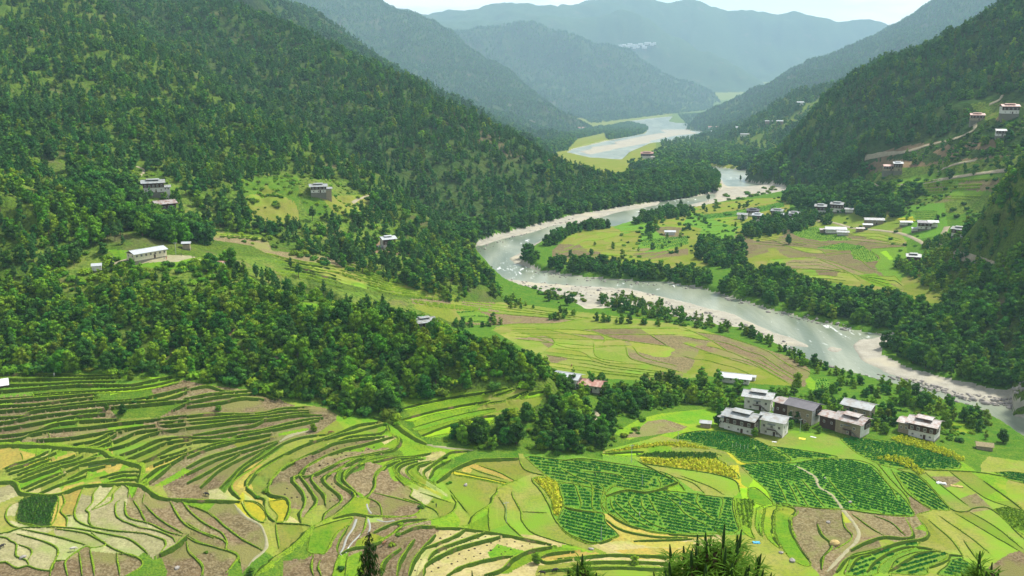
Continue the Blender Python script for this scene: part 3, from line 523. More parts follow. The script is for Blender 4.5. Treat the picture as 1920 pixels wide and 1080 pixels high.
sd_(8,'K',(60,250),(200,270),(60,380),(150,400),(220,520),(300,540),(350,520),(450,540),(550,560),(500,420),(700,440),(800,560),(700,600),(900,600),(1000,500),(950,420),(1050,480),(400,290),(900,200),(1100,290),(1300,320),(1200,500),(1350,600),(800,1000),(900,1050),(1000,980),(1200,1020),(1450,1040),(1850,420),(1110,660),(550,480)); sd_(8,'G',(500,230),(600,250),(700,230),(1200,460),(1400,590),(1300,500),(1500,450),(1600,500),(1500,540),(1350,780),(1500,780),(1600,780),(1700,800),(1800,880),(1450,740),(1400,900),(1600,900),(1750,950),(1700,330),(1850,350),(1800,620),(1300,390),(1850,500),(1200,880),(1000,880)); sd_(8,'B',(1300,420),(1550,590),(1220,620),(400,750),(400,900),(450,950),(600,800),(550,670),(740,790),(830,800),(900,780),(960,790),(1000,720),(1090,760),(1060,740),(1180,730),(1180,810),(850,900),(580,980),(620,960),(1870,1030)); sd_(8,'W',(70,560),(100,590)); sd_(8,'L',(80,720),(150,760),(280,800),(220,640),(300,900),(1740,500),(1700,460),(1450,380),(1800,580),(70,680),(680,700),(300,960),(1220,760)); sd_(8,'R',(1450,260),(1350,200),(1600,300),(250,350))
sd_('M','G',(60,440),(300,470),(500,540),(130,470),(600,590),(300,520),(1200,970),(1500,980),(1800,900),(1700,880),(950,860),(1300,850),(1700,1000),(1250,930),(1000,920),(1400,960),(1850,780)); sd_('M','B',(60,410),(100,430),(500,620),(700,640),(850,690),(930,690),(1160,625),(1450,775),(1600,820),(1750,850),(1800,720),(1120,830),(1180,860),(1660,920),(1800,960),(1900,930),(1850,1030),(1100,820),(830,600),(1750,820),(1850,850)); sd_('M','L',(900,640),(1100,650),(1350,690),(1050,760),(1250,800),(1100,870),(1500,880),(1450,920),(1250,920),(1320,740),(1000,880),(1600,1050),(1700,760),(1200,1040),(1100,1000),(1400,1000),(650,660)); sd_('M','K',(730,700),(800,710))
sd_('M','G',(1300,260),(1400,290),(1550,350),(1500,230),(1850,170),(1450,400),(1600,420),(1150,370)); sd_('M','B',(1300,350),(1250,340),(1430,390),(1700,350),(1850,350),(1840,215)); sd_('M','L',(1350,240),(1450,300),(1330,395),(1700,290),(1800,460),(1120,350),(1550,430),(1650,240)); sd_('M','K',(1750,260),(1850,270),(1700,230),(1600,200))
sd_('N','B',(200,800),(300,900),(100,880),(500,960),(650,980),(450,300),(600,320),(400,300),(650,400),(800,410),(700,400),(550,420),(800,440),(550,500),(640,530),(880,370),(950,430),(1000,440),(950,540),(1050,560),(1250,600),(1150,590),(1000,290),(1150,300),(400,460),(700,280),(1060,410)); sd_('N','L',(150,970),(60,1040),(30,860),(500,360),(650,365),(850,480),(1000,490),(1100,510),(1180,540),(760,340),(1150,360),(900,470),(1450,540),(1500,600),(1150,170),(1100,150),(60,230),(30,400),(80,460)); sd_('N','K',(750,230),(850,270),(700,250),(900,320),(1020,360),(1120,380),(1000,350),(300,130),(100,170),(150,230),(1300,150),(1400,40),(1200,50),(500,90),(1600,20)); sd_('N','G',(200,110),(1000,240),(1100,240),(1150,270),(440,250),(600,370),(700,470),(800,480))
sd_('G','G',(500,370),(520,400),(640,385),(480,400)); sd_('G','R',(540,345),(600,395),(470,350)); sd_('G','B',(1760,345),(1820,345)); sd_('G','K',(1700,366),(1640,366),(1780,330))

# crops with a clear outline of their own: (kind, px polygon)
OVER = [
    ('K', [(985,858),(1000,856),(1050,862),(1130,866),(1200,876),(1250,888),(1272,902),(1262,912),(1215,918),(1195,921),(1150,912),(1135,924),(1100,918),(1080,905),(1045,905),(1010,880)]),
    ('K', [(1046,902),(1110,915),(1135,925),(1132,940),(1127,948),(1131,962),(1110,960),(1085,955),(1058,948),(1050,925)]),
    ('K', [(1060,950),(1090,957),(1130,963),(1136,980),(1160,1005),(1135,1012),(1110,1021),(1072,1008),(1048,985),(1048,968)]),
    ('K', [(1137,932),(1175,922),(1210,926),(1236,920),(1260,921),(1300,926),(1350,932),(1375,935),(1378,950),(1382,975),(1380,998),(1310,1000),(1240,1001),(1200,992),(1165,975),(1138,955)]),
    ('K', [(1262,822),(1285,812),(1330,808),(1400,818),(1440,836),(1470,850),(1484,862),(1480,868),(1450,868),(1395,868),(1370,850),(1335,840),(1300,830)]),
    ('K', [(1440,836),(1480,841),(1540,850),(1570,858),(1500,860),(1482,862)]),
    ('K', [(1386,872),(1440,868),(1490,868),(1530,862),(1600,862),(1640,875),(1662,905),(1690,930),(1706,950),(1712,968),(1660,966),(1640,958),(1560,955),(1500,950),(1455,948),(1438,920),(1410,895)]),
    ('K', [(1574,822),(1600,820),(1650,826),(1720,838),(1770,852),(1802,870),(1800,878),(1750,880),(1700,880),(1660,874),(1630,862),(1600,845)]),
    ('K', [(1680,886),(1705,886),(1730,897),(1752,920),(1780,953),(1770,957),(1735,950),(1700,915),(1685,898)]),
    ('K', [(1590,1056),(1598,1040),(1640,1030),(1690,1016),(1720,1012),(1720,1025),(1680,1040),(1650,1060),(1640,1078),(1585,1078)]),
    ('K', [(1665,1075),(1680,1050),(1720,1035),(1770,1036),(1776,1045),(1740,1065),(1735,1078)]), ('K', [(1782,1050),(1800,1048),(1825,1062),(1830,1078),(1760,1078),(1775,1060)]),
    ('K', [(1865,886),(1900,885),(1960,896),(1960,912),(1900,902)]),
    ('D', [(38,938),(62,931),(108,932),(94,986),(34,978),(36,950)]),
    ('Y', [(1200,860),(1270,861),(1340,860),(1375,882),(1384,898),(1332,887),(1260,876),(1206,868)]),
    ('D', [(1190,855),(1235,849),(1340,850),(1346,860),(1270,860)]),
    ('Y', [(1185,838),(1237,830),(1280,831),(1330,842),(1300,840),(1240,836),(1170,845),(1135,848)]),
    ('Y', [(998,898),(1025,896),(1045,905),(1052,925),(1056,945),(1046,968),(1036,960),(1034,940),(1020,918)]),
    ('W', [(1127,852),(1175,848),(1208,848),(1195,855),(1165,856)]),
    ('L', [(1402,915),(1420,916),(1450,945),(1430,948),(1405,935)]), ('G', [(1202,871),(1260,880),(1330,890),(1382,903),(1386,920),(1380,930),(1300,920),(1272,898)]),
    ('L', [(1380,935),(1405,938),(1412,950),(1408,990),(1415,1010),(1392,995),(1384,960)]),
    ('L', [(1418,952),(1432,952),(1428,980),(1428,1005),(1416,985)]), ('L', [(1436,952),(1458,948),(1450,975),(1450,1000),(1462,1028),(1438,1008),(1430,985)]),
    ('L', [(1456,945),(1478,945),(1492,960),(1484,975),(1486,1000),(1500,1030),(1520,1055),(1512,1062),(1480,1045),(1456,1005),(1452,975)]),
    ('B', [(1486,948),(1515,950),(1530,968),(1530,990),(1550,1020),(1558,1032),(1545,1050),(1528,1068),(1520,1060),(1505,1025),(1490,1000),(1486,975),(1494,960)]),
    ('G', [(1384,868),(1400,880),(1412,900),(1402,915),(1390,908),(1386,885)]), ('O', [(1150,1032),(1220,1027),(1300,1030),(1400,1034),(1390,1048),(1300,1050),(1200,1048)]), ('G', [(1010,1060),(1100,1052),(1220,1060),(1300,1070),(1300,1090),(1000,1090)]),
    ('W', [(750,767),(804,754),(866,742),(908,736),(950,728),(953,731),(908,741),(845,751),(804,760),(760,770)]),
    ('W', [(750,788),(804,773),(862,761),(920,752),(908,758),(877,765),(804,780),(775,791)]), ('W', [(911,759),(921,755),(948,753),(930,757)]),
    ('L', [(771,803),(825,787),(877,774),(927,766),(916,775),(845,790),(783,808)]), ('L', [(917,774),(950,766),(979,766),(930,774)]),
    ('W', [(788,818),(835,800),(888,785),(929,780),(914,797),(866,810),(825,816),(800,821)]), ('W', [(917,797),(935,781),(960,776),(979,777),(938,790)]),
    ('W', [(923,743),(964,730),(967,732),(935,744)]), ('W', [(948,749),(990,734),(992,738),(967,749)]), ('W', [(969,748),(996,737),(1025,734),(1021,742),(979,749)]),
    ('W', [(62,740),(100,737),(170,733),(240,729),(290,722),(335,712),(341,714),(290,729),(240,736),(170,739),(100,743),(64,745)]),
    ('Y', [(457,940),(475,942),(494,955),(499,970),(492,979),(475,970),(460,955)]), ('Y', [(504,940),(537,938),(541,970),(531,978),(517,978),(521,967),(506,950)]),
    ('O', [(440,915),(455,895),(478,870),(490,866),(470,885),(458,905),(460,915),(480,930),(494,937),(492,948),(470,932),(450,920)]),
    ('S', [(390,918),(410,916),(430,930),(448,936),(430,938),(392,936)]),
    ('L', [(583,992),(620,980),(660,971),(654,984),(630,1000),(612,1035),(596,1038),(577,1032)]),
    ('L', [(1150,868),(0,0),(0,0)]),
    ('O', [(1141,963),(1175,983),(1227,998),(1290,1005),(1350,1005),(1300,1012),(1230,1008),(1180,1000),(1145,985)]), ('O', [(1162,1000),(1190,1010),(1260,1015),(1300,1016),(1300,1030),(1230,1026),(1188,1020)]),
    ('Y', [(850,883),(880,890),(950,905),(948,909),(900,900),(850,890)]),
    ('L', [(1862,955),(1890,952),(1930,965),(1930,1005),(1900,990),(1880,972)]),
    ('K', [(855,583),(895,582),(920,595),(915,608),(870,603)]),
    ('L', [(1520,706),(1528,715),(1530,735),(1515,728),(1510,712)]), ('K', [(1530,712),(1550,708),(1556,728),(1545,740),(1532,735)]), ('L', [(1770,790),(1800,792),(1830,805),(1822,815),(1790,808)]),
    ('L', [(1230,782),(1290,772),(1345,766),(1380,778),(1370,790),(1340,798),(1290,795),(1260,790)]), ('B', [(1195,805),(1215,790),(1245,786),(1290,800),(1275,808),(1210,818),(1165,822)]),
    ('K', [(1610,458),(1640,475),(1650,488),(1625,492),(1600,485),(1595,470)]), ('W', [(1650,472),(1662,470),(1675,486),(1668,487)]),
    ('K', [(1480,435),(1530,425),(1580,440),(1600,450),(1540,452),(1500,445)]), ('K', [(1530,465),(1580,455),(1620,462),(1600,470),(1560,468)]), ('K', [(1200,450),(1290,442),(1290,458),(1230,468),(1205,462)]),
    ('B', [(1188,475),(1260,470),(1290,465),(1290,478),(1220,485),(1185,480)]), ('L', [(1608,516),(1640,512),(1690,545),(1665,545),(1620,525)]),
    ('Y', [(1680,410),(1712,405),(1716,415),(1690,415)]), ('K', [(1690,395),(1760,395),(1750,412),(1718,412),(1715,402)]), ('K', [(1300,405),(1380,395),(1470,378),(1470,388),(1390,405),(1310,412)]),
]
OVER = [o for o in OVER if (0, 0) not in o[1]]
for k_, p_ in OVER:
    if k_ in 'KYDL' and p_[0][1] > 800: LINES.append((p_ + [p_[0]], 0.05, .42, 'bund'))
    elif k_ == 'W' and p_[0][1] > 700: LINES.append((p_ + [p_[0]], 0.6, .45, 'bund'))
SEEDS = [(a, b, 'I' if k == 'L' and b < 745 and not (a < 700 and b > 690) else k) for a, b, k in SEEDS]
FIELDS = [   # px polygons that hold worked plots
    [(-200,700),(0,702),(230,706),(320,708),(390,722),(475,732),(535,752),(610,765),(640,782),(700,785),(735,800),(760,815),(800,835),(900,842),(985,852),(1060,850),(1130,862),(1130,845),(1190,830),(1210,825),(1290,800),(1360,808),(1400,820),(1440,815),(1490,815),(1540,812),(1600,812),(1680,815),(1760,830),(1850,855),(2100,890),(2100,1150),(-200,1150)],
    [(750,745),(900,733),(960,728),(1025,735),(1010,760),(900,790),(830,820),(790,820)],
    [(1290,770),(1350,765),(1370,790),(1340,805),(1220,810),(1180,825),(1150,812),(1200,785),(1240,775)],
    [(930,612),(1010,600),(1130,590),(1290,610),(1420,650),(1500,675),(1520,695),(1510,725),(1420,720),(1330,705),(1240,715),(1040,705),(1020,680),(960,640),(925,620)],
    [(770,560),(860,565),(960,568),(1130,590),(1090,600),(920,610),(850,605),(780,580)],
    [(395,435),(500,445),(510,470),(640,485),(700,500),(870,560),(850,565),(770,555),(700,545),(640,530),(560,495),(510,480),(470,460),(400,450)],
    [(1035,470),(1080,430),(1180,415),(1300,385),(1420,372),(1480,370),(1480,395),(1400,415),(1500,430),(1500,410),(1600,395),(1700,385),(1770,380),(1780,440),(1700,450),(1700,480),(1740,500),(1800,540),(1800,575),(1740,568),(1650,545),(1500,520),(1400,500),(1360,480),(1300,510),(1150,500),(1035,495)],
    [(1600,375),(1640,345),(1740,325),(1880,325),(1860,365),(1700,375)],
    [(1040,295),(1130,300),(1270,315),(1280,330),(1150,330),(1070,318)],
    [(1270,262),(1330,262),(1420,245),(1460,250),(1430,272),(1330,288),(1280,285)], [(1030,254),(1090,250),(1100,262),(1050,268)], [(1480,190),(1530,172),(1540,185),(1490,215),(1450,230)],
    [(450,330),(560,330),(560,420),(450,410)], [(560,370),(690,365),(680,400),(580,405)],
]
# ------------------------------------------------------------------ materials
def mat(name, c1, c2, scale=0.5, c3=None, scale3=6.0, amt3=0.5, rough=0.95, bump=0.3, bscale=4.0, detail=4, patch=None, rnd=0.0, spec=0.0, transl=0.0):
    """two colours mixed by noise, a third by finer noise, optional broad patches of a fourth; relief by bump"""
    m = bpy.data.materials.new(name); m.use_nodes = True
    N = m.node_tree.nodes; K = m.node_tree.links; b = N['Principled BSDF']
    b.inputs['Roughness'].default_value = rough; b.inputs['Specular IOR Level'].default_value = spec
    tc = N.new('ShaderNodeTexCoord')
    def noise(s, d=detail, lo=0.35, hi=0.65):
        n = N.new('ShaderNodeTexNoise'); n.inputs['Scale'].default_value = s; n.inputs['Detail'].default_value = d; n.inputs['Roughness'].default_value = 0.6
        K.new(tc.outputs['Object'], n.inputs['Vector'])
        r = N.new('ShaderNodeMapRange'); r.inputs[1].default_value = lo; r.inputs[2].default_value = hi; K.new(n.outputs['Fac'], r.inputs[0]); return r.outputs[0]
    def mix(f, a, c):
        x = N.new('ShaderNodeMix'); x.data_type = 'RGBA'
        if isinstance(f, float): x.inputs[0].default_value = f
        else: K.new(f, x.inputs[0])
        for i, q in ((6, a), (7, c)):
            if isinstance(q, tuple): x.inputs[i].default_value = (*q, 1)
            else: K.new(q, x.inputs[i])
        return x.outputs[2]
    col = mix(noise(scale), c1, c2)
    if c3:
        f = noise(scale3, 3, 0.45, 0.62); mm = N.new('ShaderNodeMath'); mm.operation = 'MULTIPLY'; mm.inputs[1].default_value = amt3; K.new(f, mm.inputs[0])
        col = mix(mm.outputs[0], col, c3)
    if patch: col = mix(noise(patch[0], 3, patch[2], patch[3]), col, patch[1])
    if rnd:
        oi = N.new('ShaderNodeObjectInfo'); hs = N.new('ShaderNodeHueSaturation')
        r1 = N.new('ShaderNodeMapRange'); r1.inputs[3].default_value = 1 - rnd; r1.inputs[4].default_value = 1 + rnd; K.new(oi.outputs['Random'], r1.inputs[0]); K.new(r1.outputs[0], hs.inputs['Value'])
        r2 = N.new('ShaderNodeMapRange'); r2.inputs[3].default_value = 0.5 - 0.05 * rnd; r2.inputs[4].default_value = 0.5 + 0.02
        mu = N.new('ShaderNodeMath'); mu.operation = 'MULTIPLY'; mu.inputs[1].default_value = 7.31; fr = N.new('ShaderNodeMath'); fr.operation = 'FRACT'
        K.new(oi.outputs['Random'], mu.inputs[0]); K.new(mu.outputs[0], fr.inputs[0]); K.new(fr.outputs[0], r2.inputs[0]); K.new(r2.outputs[0], hs.inputs['Hue'])
        K.new(col, hs.inputs['Color']); col = hs.outputs[0]
    K.new(col, b.inputs['Base Color'])
    if bump:
        n = N.new('ShaderNodeTexNoise'); n.inputs['Scale'].default_value = bscale; n.inputs['Detail'].default_value = 5; K.new(tc.outputs['Object'], n.inputs['Vector'])
        bp = N.new('ShaderNodeBump'); bp.inputs['Strength'].default_value = bump; bp.inputs['Distance'].default_value = 0.5 / max(bscale, .2); K.new(n.outputs['Fac'], bp.inputs['Height']); K.new(bp.outputs[0], b.inputs['Normal'])
    if transl:
        t = N.new('ShaderNodeBsdfTranslucent'); ms = N.new('ShaderNodeMixShader'); ms.inputs[0].default_value = transl
        K.new(col, t.inputs[0]); o = [n for n in N if n.type == 'OUTPUT_MATERIAL'][0]
        K.new(b.outputs[0], ms.inputs[1]); K.new(t.outputs[0], ms.inputs[2]); K.new(ms.outputs[0], o.inputs[0])
    return m
M = {}
M['B'] = mat('ploughed_earth', (.155,.115,.056), (.095,.070,.034), .35, (.24,.195,.11), 1.2, .75, bump=1.0, bscale=1.6, patch=(.06, (.16,.155,.05), .50, .62), rnd=.16)
M['S'] = mat('pale_stubble', (.31,.28,.145), (.235,.22,.10), .3, (.15,.135,.07), 1.3, .6, bump=.6, bscale=2.5, patch=(.05, (.20,.25,.06), .5, .7), rnd=.16)
M['G'] = mat('dull_grass_stubble', (.165,.195,.022), (.21,.20,.048), .12, (.10,.13,.03), 1.1, .55, bump=.5, bscale=2.5, patch=(.04, (.14,.23,.02), .48, .66), rnd=.16)
M['T'] = mat('tan_stubble', (.34,.295,.13), (.26,.24,.075), .15, (.18,.15,.07), 1.1, .55, bump=.5, bscale=2.5, patch=(.05, (.24,.27,.06), .55, .7), rnd=.16)
M['L'] = mat('lush_grass', (.110,.215,.012), (.165,.235,.015), .15, (.06,.15,.012), 1.2, .65, bump=.5, bscale=2.5, patch=(.05, (.24,.24,.03), .55, .72), rnd=.16)
M['R'] = mat('rough_grass', (.070,.145,.012), (.125,.18,.018), .25, (.035,.085,.012), 1.6, .75, bump=1.0, bscale=1.5, rnd=.08)
M['Y'] = mat('ripe_rice', (.35,.29,.02), (.27,.27,.02), .4, (.20,.19,.02), 1.2, .6, bump=.5, bscale=3, rnd=.08)
M['O'] = mat('ochre_stubble', (.33,.235,.05), (.24,.215,.045), .25, (.17,.14,.04), 1.2, .6, bump=.5, bscale=3, rnd=.16)
M['W'] = mat('rice_seedlings', (.16,.30,.012), (.215,.33,.015), .4, (.16,.30,.01), 3.0, .4, bump=.5, bscale=3, rnd=.08)
M['K'] = mat('crop_ground', (.115,.24,.018), (.15,.23,.03), .6, (.03,.07,.012), 2.5, .6, bump=1.0, bscale=2, rnd=.08)
M['D'] = mat('dark_crop', (.03,.06,.01), (.05,.07,.02), .8, (.02,.035,.01), 2.5, .6, bump=1.0, bscale=2, rnd=.08)
M['F'] = mat('forest_floor', (.065,.125,.013), (.10,.145,.018), .08, (.025,.04,.012), .8, .7, bump=1.0, bscale=.5, patch=(.02, (.10,.085,.045), .58, .72))
M['H'] = mat('hill_scrub_ground', (.095,.17,.018), (.14,.17,.03), .06, (.04,.08,.014), .5, .8, bump=1.0, bscale=.5, patch=(.03, (.15,.13,.055), .6, .75))
M['M'] = mat('mountain_ground', (.032,.075,.014), (.06,.085,.02), .03, (.025,.042,.012), .25, .7, bump=1.0, bscale=.2, patch=(.008, (.10,.085,.045), .60, .74))
M['V'] = mat('river_gravel', (.36,.34,.27), (.26,.245,.19), .15, (.26,.24,.20), 1.2, .55, bump=1.0, bscale=1.2, patch=(.03, (.36,.33,.24), .5, .65))
M['E'] = mat('bare_red_soil', (.22,.15,.085), (.13,.11,.05), .2, (.14,.09,.05), 1.5, .5, bump=1.0, bscale=.8)
M['P'] = mat('trodden_path', (.29,.265,.17), (.22,.21,.11), .6, (.26,.25,.13), 2, .4, bump=.3)
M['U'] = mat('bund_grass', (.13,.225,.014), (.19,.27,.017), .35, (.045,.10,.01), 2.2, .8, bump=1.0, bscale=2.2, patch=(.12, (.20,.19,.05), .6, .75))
M['Q'] = mat('shaded_bank_weeds', (.028,.060,.006), (.056,.09,.009), .5, (.02,.04,.008), 2.0, .6, bump=1.0, bscale=2.0, patch=(.15, (.12,.09,.045), .62, .72))  # rough riser weeds, with the riser's shade put into their colour
M['I'] = mat('soft_green_stubble', (.135,.19,.018), (.175,.20,.03), .08, (.09,.12,.02), 1.0, .5, bump=.5, bscale=2.5, patch=(.05, (.20,.19,.05), .48, .66), rnd=.14)
M['X'] = mat('river_floor', (.10,.12,.09), (.16,.16,.12), .1, bump=0)
MK = list(M)
# ------------------------------------------------------------------ object helpers
def new_obj(name, me, parent=None, **props):
    o = bpy.data.objects.new(name, me); COL.objects.link(o)
    if parent is not None: o.parent = parent
    for k, v in props.items(): o[k] = v
    return o
def mesh_np(name, V, Fq, mats, mi=None, smooth=True):
    """V n x 3, Fq m x k faces"""
    me = bpy.data.meshes.new(name); V = np.ascontiguousarray(V, np.float32); Fq = np.ascontiguousarray(Fq, np.int32)
    k = Fq.shape[1]
    me.vertices.add(len(V)); me.vertices.foreach_set('co', V.ravel())
    me.loops.add(Fq.size); me.loops.foreach_set('vertex_index', Fq.ravel())
    me.polygons.add(len(Fq)); me.polygons.foreach_set('loop_start', np.arange(0, Fq.size, k, dtype=np.int32))
    for m_ in mats: me.materials.append(m_)
    if mi is not None: me.polygons.foreach_set('material_index', np.ascontiguousarray(mi, np.int32))
    if smooth: me.polygons.foreach_set('use_smooth', np.ones(len(Fq), bool))
    me.update(calc_edges=True); return me
def empty(name, loc=(0, 0, 0), rz=0.0, **props):
    o = bpy.data.objects.new(name, None); COL.objects.link(o); o.location = loc; o.rotation_euler = (0, 0, rz); o.empty_display_size = 1
    for k, v in props.items(): o[k] = v
    return o
# ------------------------------------------------------------------ lines -> world
def catmull(P, step=4.0):
    P = np.array(P, float)
    if len(P) < 3:
        n = max(2, int(np.hypot(*(P[1] - P[0])) / step)); return resample(P, n)
    Q = np.vstack([2 * P[0] - P[1], P, 2 * P[-1] - P[-2]]); out = []
    for i in range(1, len(Q) - 2):
        p0, p1, p2, p3 = Q[i - 1:i + 3]; n = max(1, int(np.hypot(*(p2 - p1)) / step)); t = np.linspace(0, 1, n, endpoint=False)[:, None]
        out.append(0.5 * ((2 * p1) + (-p0 + p2) * t + (2 * p0 - 5 * p1 + 4 * p2 - p3) * t ** 2 + (-p0 + 3 * p1 - 3 * p2 + p3) * t ** 3))
    out.append(P[-1:]); return np.vstack(out)
WL = []          # world lines: (xy array, s, w, kind, px length)
allpx = []; cuts = [0]
for P, s, w, kind in LINES:
    q = catmull(P, 4.5); allpx.append(q); cuts.append(cuts[-1] + len(q))
apx = np.vstack(allpx); aw = unproj(apx[:, 0], apx[:, 1])
for k, (P, s, w, kind) in enumerate(LINES):
    q = aw[cuts[k]:cuts[k + 1]]
    d = np.hypot(*np.diff(q[:, :2], axis=0).T)
    if len(d) == 0 or d.max() > 40: 
        good = np.r_[True, d < 40]; q = q[np.cumprod(good).astype(bool)]
    if len(q) < 2: continue
    # wobble by a hand's breadth so that edges are never ruler-drawn
    wx = 0.35 * vnoise(q[:, 0] / 3, q[:, 1] / 3) * min(1, w)
    t = np.gradient(q[:, :2], axis=0); n = np.stack([-t[:, 1], t[:, 0]], -1); n /= np.maximum(1e-6, np.hypot(*n.T))[:, None]
    WL.append((q[:, :2] + n * wx[:, None], s, w, kind))
print('lines', len(WL), round(time.time() - T0, 1))
STEP_L = 4.6
# ------------------------------------------------------------------ ground sheets
def sheet(r, a):
    A, R = np.meshgrid(a, r); X = R * np.sin(A); Y = R * np.cos(A); Zh = height(X, Y)
    dist = np.full(X.shape, 1e9); off = np.zeros(X.shape)
    nr, na = X.shape
    bar = np.zeros((nr - 1, na - 1), bool)
    a0, da = a[0], a[1] - a[0]
    for q, s, w, kind in WL:
        qa = np.arctan2(q[:, 0], q[:, 1]); qr = np.hypot(q[:, 0], q[:, 1])
        if qr.max() < r[0] or qr.min() > r[-1]: continue
        ci = (qa - a0) / da; ri = np.interp(qr, r, np.arange(nr))
        # barrier cells
        n = np.maximum(1, np.ceil(np.maximum(np.abs(np.diff(ci)), np.abs(np.diff(ri))) * 2.5)).astype(int)
        for k in range(len(q) - 1):
            t = np.arange(n[k]) / n[k]
            cc = (ci[k] + (ci[k + 1] - ci[k]) * t).astype(int); rr = (ri[k] + (ri[k + 1] - ri[k]) * t).astype(int)
            ok = (cc >= 0) & (cc < na - 1) & (rr >= 0) & (rr < nr - 1); bar[rr[ok], cc[ok]] = True
        sg = q[1:] - q[:-1]; L2 = np.maximum((sg ** 2).sum(-1), 1e-9)
        mg = STEP_L
        for k0 in range(0, len(q) - 1, 1):
            p0 = q[k0]; v = sg[k0]
            rl = min(qr[k0], qr[k0 + 1]) - mg; rh = max(qr[k0], qr[k0 + 1]) + mg
            i0, i1 = np.searchsorted(r, (rl, rh)); ma = mg / max(rl, 50)
            j0 = int((min(qa[k0], qa[k0 + 1]) - ma - a0) / da); j1 = int((max(qa[k0], qa[k0 + 1]) + ma - a0) / da) + 2
            i0 = max(i0, 0); j0 = max(j0, 0)
            if i0 >= i1 or j0 >= j1 or j0 >= na: continue
            sx = X[i0:i1, j0:j1] - p0[0]; sy = Y[i0:i1, j0:j1] - p0[1]
            t = np.clip((sx * v[0] + sy * v[1]) / L2[k0], 0, 1); ex = sx - t * v[0]; ey = sy - t * v[1]
            dd = ex * ex + ey * ey; cur = dist[i0:i1, j0:j1]; m = dd < cur
            if m.any():
                sd = v[0] * ey - v[1] * ex
                cur[m] = dd[m]
                off[i0:i1, j0:j1][m] = (0.5 * s * np.sign(sd) * np.maximum(0, 1 - np.sqrt(dd) / STEP_L))[m]
    for q, s, w, kind in WL:      # run each open end on to the next line so that plots close
        for e, d in ((q[0], q[0] - q[1]), (q[-1], q[-1] - q[-2])):
            d = d / max(.05, np.hypot(*d)); cells = []
            for t in np.arange(0.0, 14.0, .2):
                ex, ey = e + d * t; rr_ = math.hypot(ex, ey)
                if not r[0] < rr_ < r[-1]: break
                c_ = int((math.atan2(ex, ey) - a0) / da); r_ = int(np.searchsorted(r, rr_)) - 1
                if not (0 <= c_ < na - 1 and 0 <= r_ < nr - 1): break
                if t > 1.6 and bar[r_, c_] and (r_, c_) not in cells:
                    break
                cells.append((r_, c_))
            for c in cells: bar[c] = True
    return X, Y, Zh + off, np.sqrt(dist), bar
def flood(mask):
    nr, nc = mask.shape; lab = np.where(mask, 0, -1).ravel().tolist(); cur = 0; N = nr * nc
    for st in range(N):
        if lab[st] != 0: continue
        cur += 1; stack = [st]; lab[st] = cur
        while stack:
            p = stack.pop(); c = p % nc
            if c > 0 and lab[p - 1] == 0: lab[p - 1] = cur; stack.append(p - 1)
            if c < nc - 1 and lab[p + 1] == 0: lab[p + 1] = cur; stack.append(p + 1)
            if p >= nc and lab[p - nc] == 0: lab[p - nc] = cur; stack.append(p - nc)
            if p < N - nc and lab[p + nc] == 0: lab[p + nc] = cur; stack.append(p + nc)
    return np.array(lab).reshape(nr, nc), cur
GROUNDS = [   # (kind, px polygon, layer or None)
    ('H', [(60,470),(200,470),(430,490),(500,545),(620,565),(760,590),(800,640),(640,640),(400,600),(200,560),(60,540)]),
    ('H', [(0,310),(60,330),(120,370),(0,370)]), ('H', [(240,340),(320,335),(420,385),(430,430),(300,420),(240,400)]), ('L', [(0,590),(90,600),(130,640),(60,650),(0,640)]),
    ('H', [(380,475),(520,485),(620,540),(780,565),(830,600),(760,600),(600,580),(430,550)]), ('H', [(60,345),(260,330),(430,380),(420,440),(300,440),(240,410),(140,372)]), ('H', [(430,310),(700,350),(760,470),(860,540),(700,520),(500,440),(430,420)]),
    ('L', [(520,560),(640,575),(680,590),(600,592)]), ('L', [(200,465),(430,490),(440,510),(240,500)]),
    ('P', [(245,484),(300,478),(355,478),(362,484),(330,490),(290,492),(250,494)]),
    ('E', [(1620,330),(1640,305),(1700,318),(1720,330),(1650,350),(1635,345)]), ('E', [(1750,285),(1780,270),(1800,288),(1780,300)]), ('E', [(1800,270),(1870,262),(1880,278),(1820,280)]), ('E', [(1640,290),(1700,272),(1790,262),(1700,284),(1650,298)]),
    ('E', [(1600,335),(1640,300),(1720,300),(1760,320),(1720,345),(1640,360)]), ('E', [(1800,300),(1900,290),(1920,300),(1880,312),(1820,310)]), ('E', [(1740,305),(1775,300),(1790,320),(1745,318)]), ('E', [(1800,320),(1880,312),(1900,325),(1820,326)]), ('H', [(1820,195),(1880,190),(1900,215),(1850,225)]), ('E', [(1870,218),(1905,222),(1890,228),(1865,226)]),
    ('E', [(1840,485),(1920,500),(1920,520),(1860,500)]), ('E', [(700,455),(720,450),(770,465),(790,480),(700,475)]), ('E', [(375,640),(400,655),(420,675),(370,680)]), ('E', [(460,650),(510,665),(510,675),(465,665)]), ('E', [(425,605),(440,610),(432,630),(420,625)]),
    ('H', [(1270,190),(1560,180),(1560,215),(1450,290),(1330,300),(1230,300),(1230,270)]), ('H', [(1560,330),(1920,290),(1920,400),(1560,400)]),
    ('E', [(1050,290),(1020,300),(1040,310)]), ('P', [(1390,812),(1430,805),(1545,812),(1605,838),(1600,856),(1540,860),(1475,850),(1420,828)]),
    ('V', [(1760,735),(1920,750),(1920,770),(1800,752)]), ('E', [(1100,790),(1140,770),(1150,800),(1125,812)]),
]
GROUNDS[-3:] = [('L', g[1]) if i == 0 and False else g for i, g in enumerate(GROUNDS[-3:])]
for g in range(len(GROUNDS)):
    if GROUNDS[g][1][0] == (1390, 812): GROUNDS[g] = ('G', GROUNDS[g][1])
seedP = np.array([(s[0], s[1]) for s in SEEDS]); seedK = np.array([MK.index(s[2]) for s in SEEDS])
FIELD_ROOT = empty('terraced_fields', kind='structure')
PLOTS = []      # (px area, verts, faces, material)
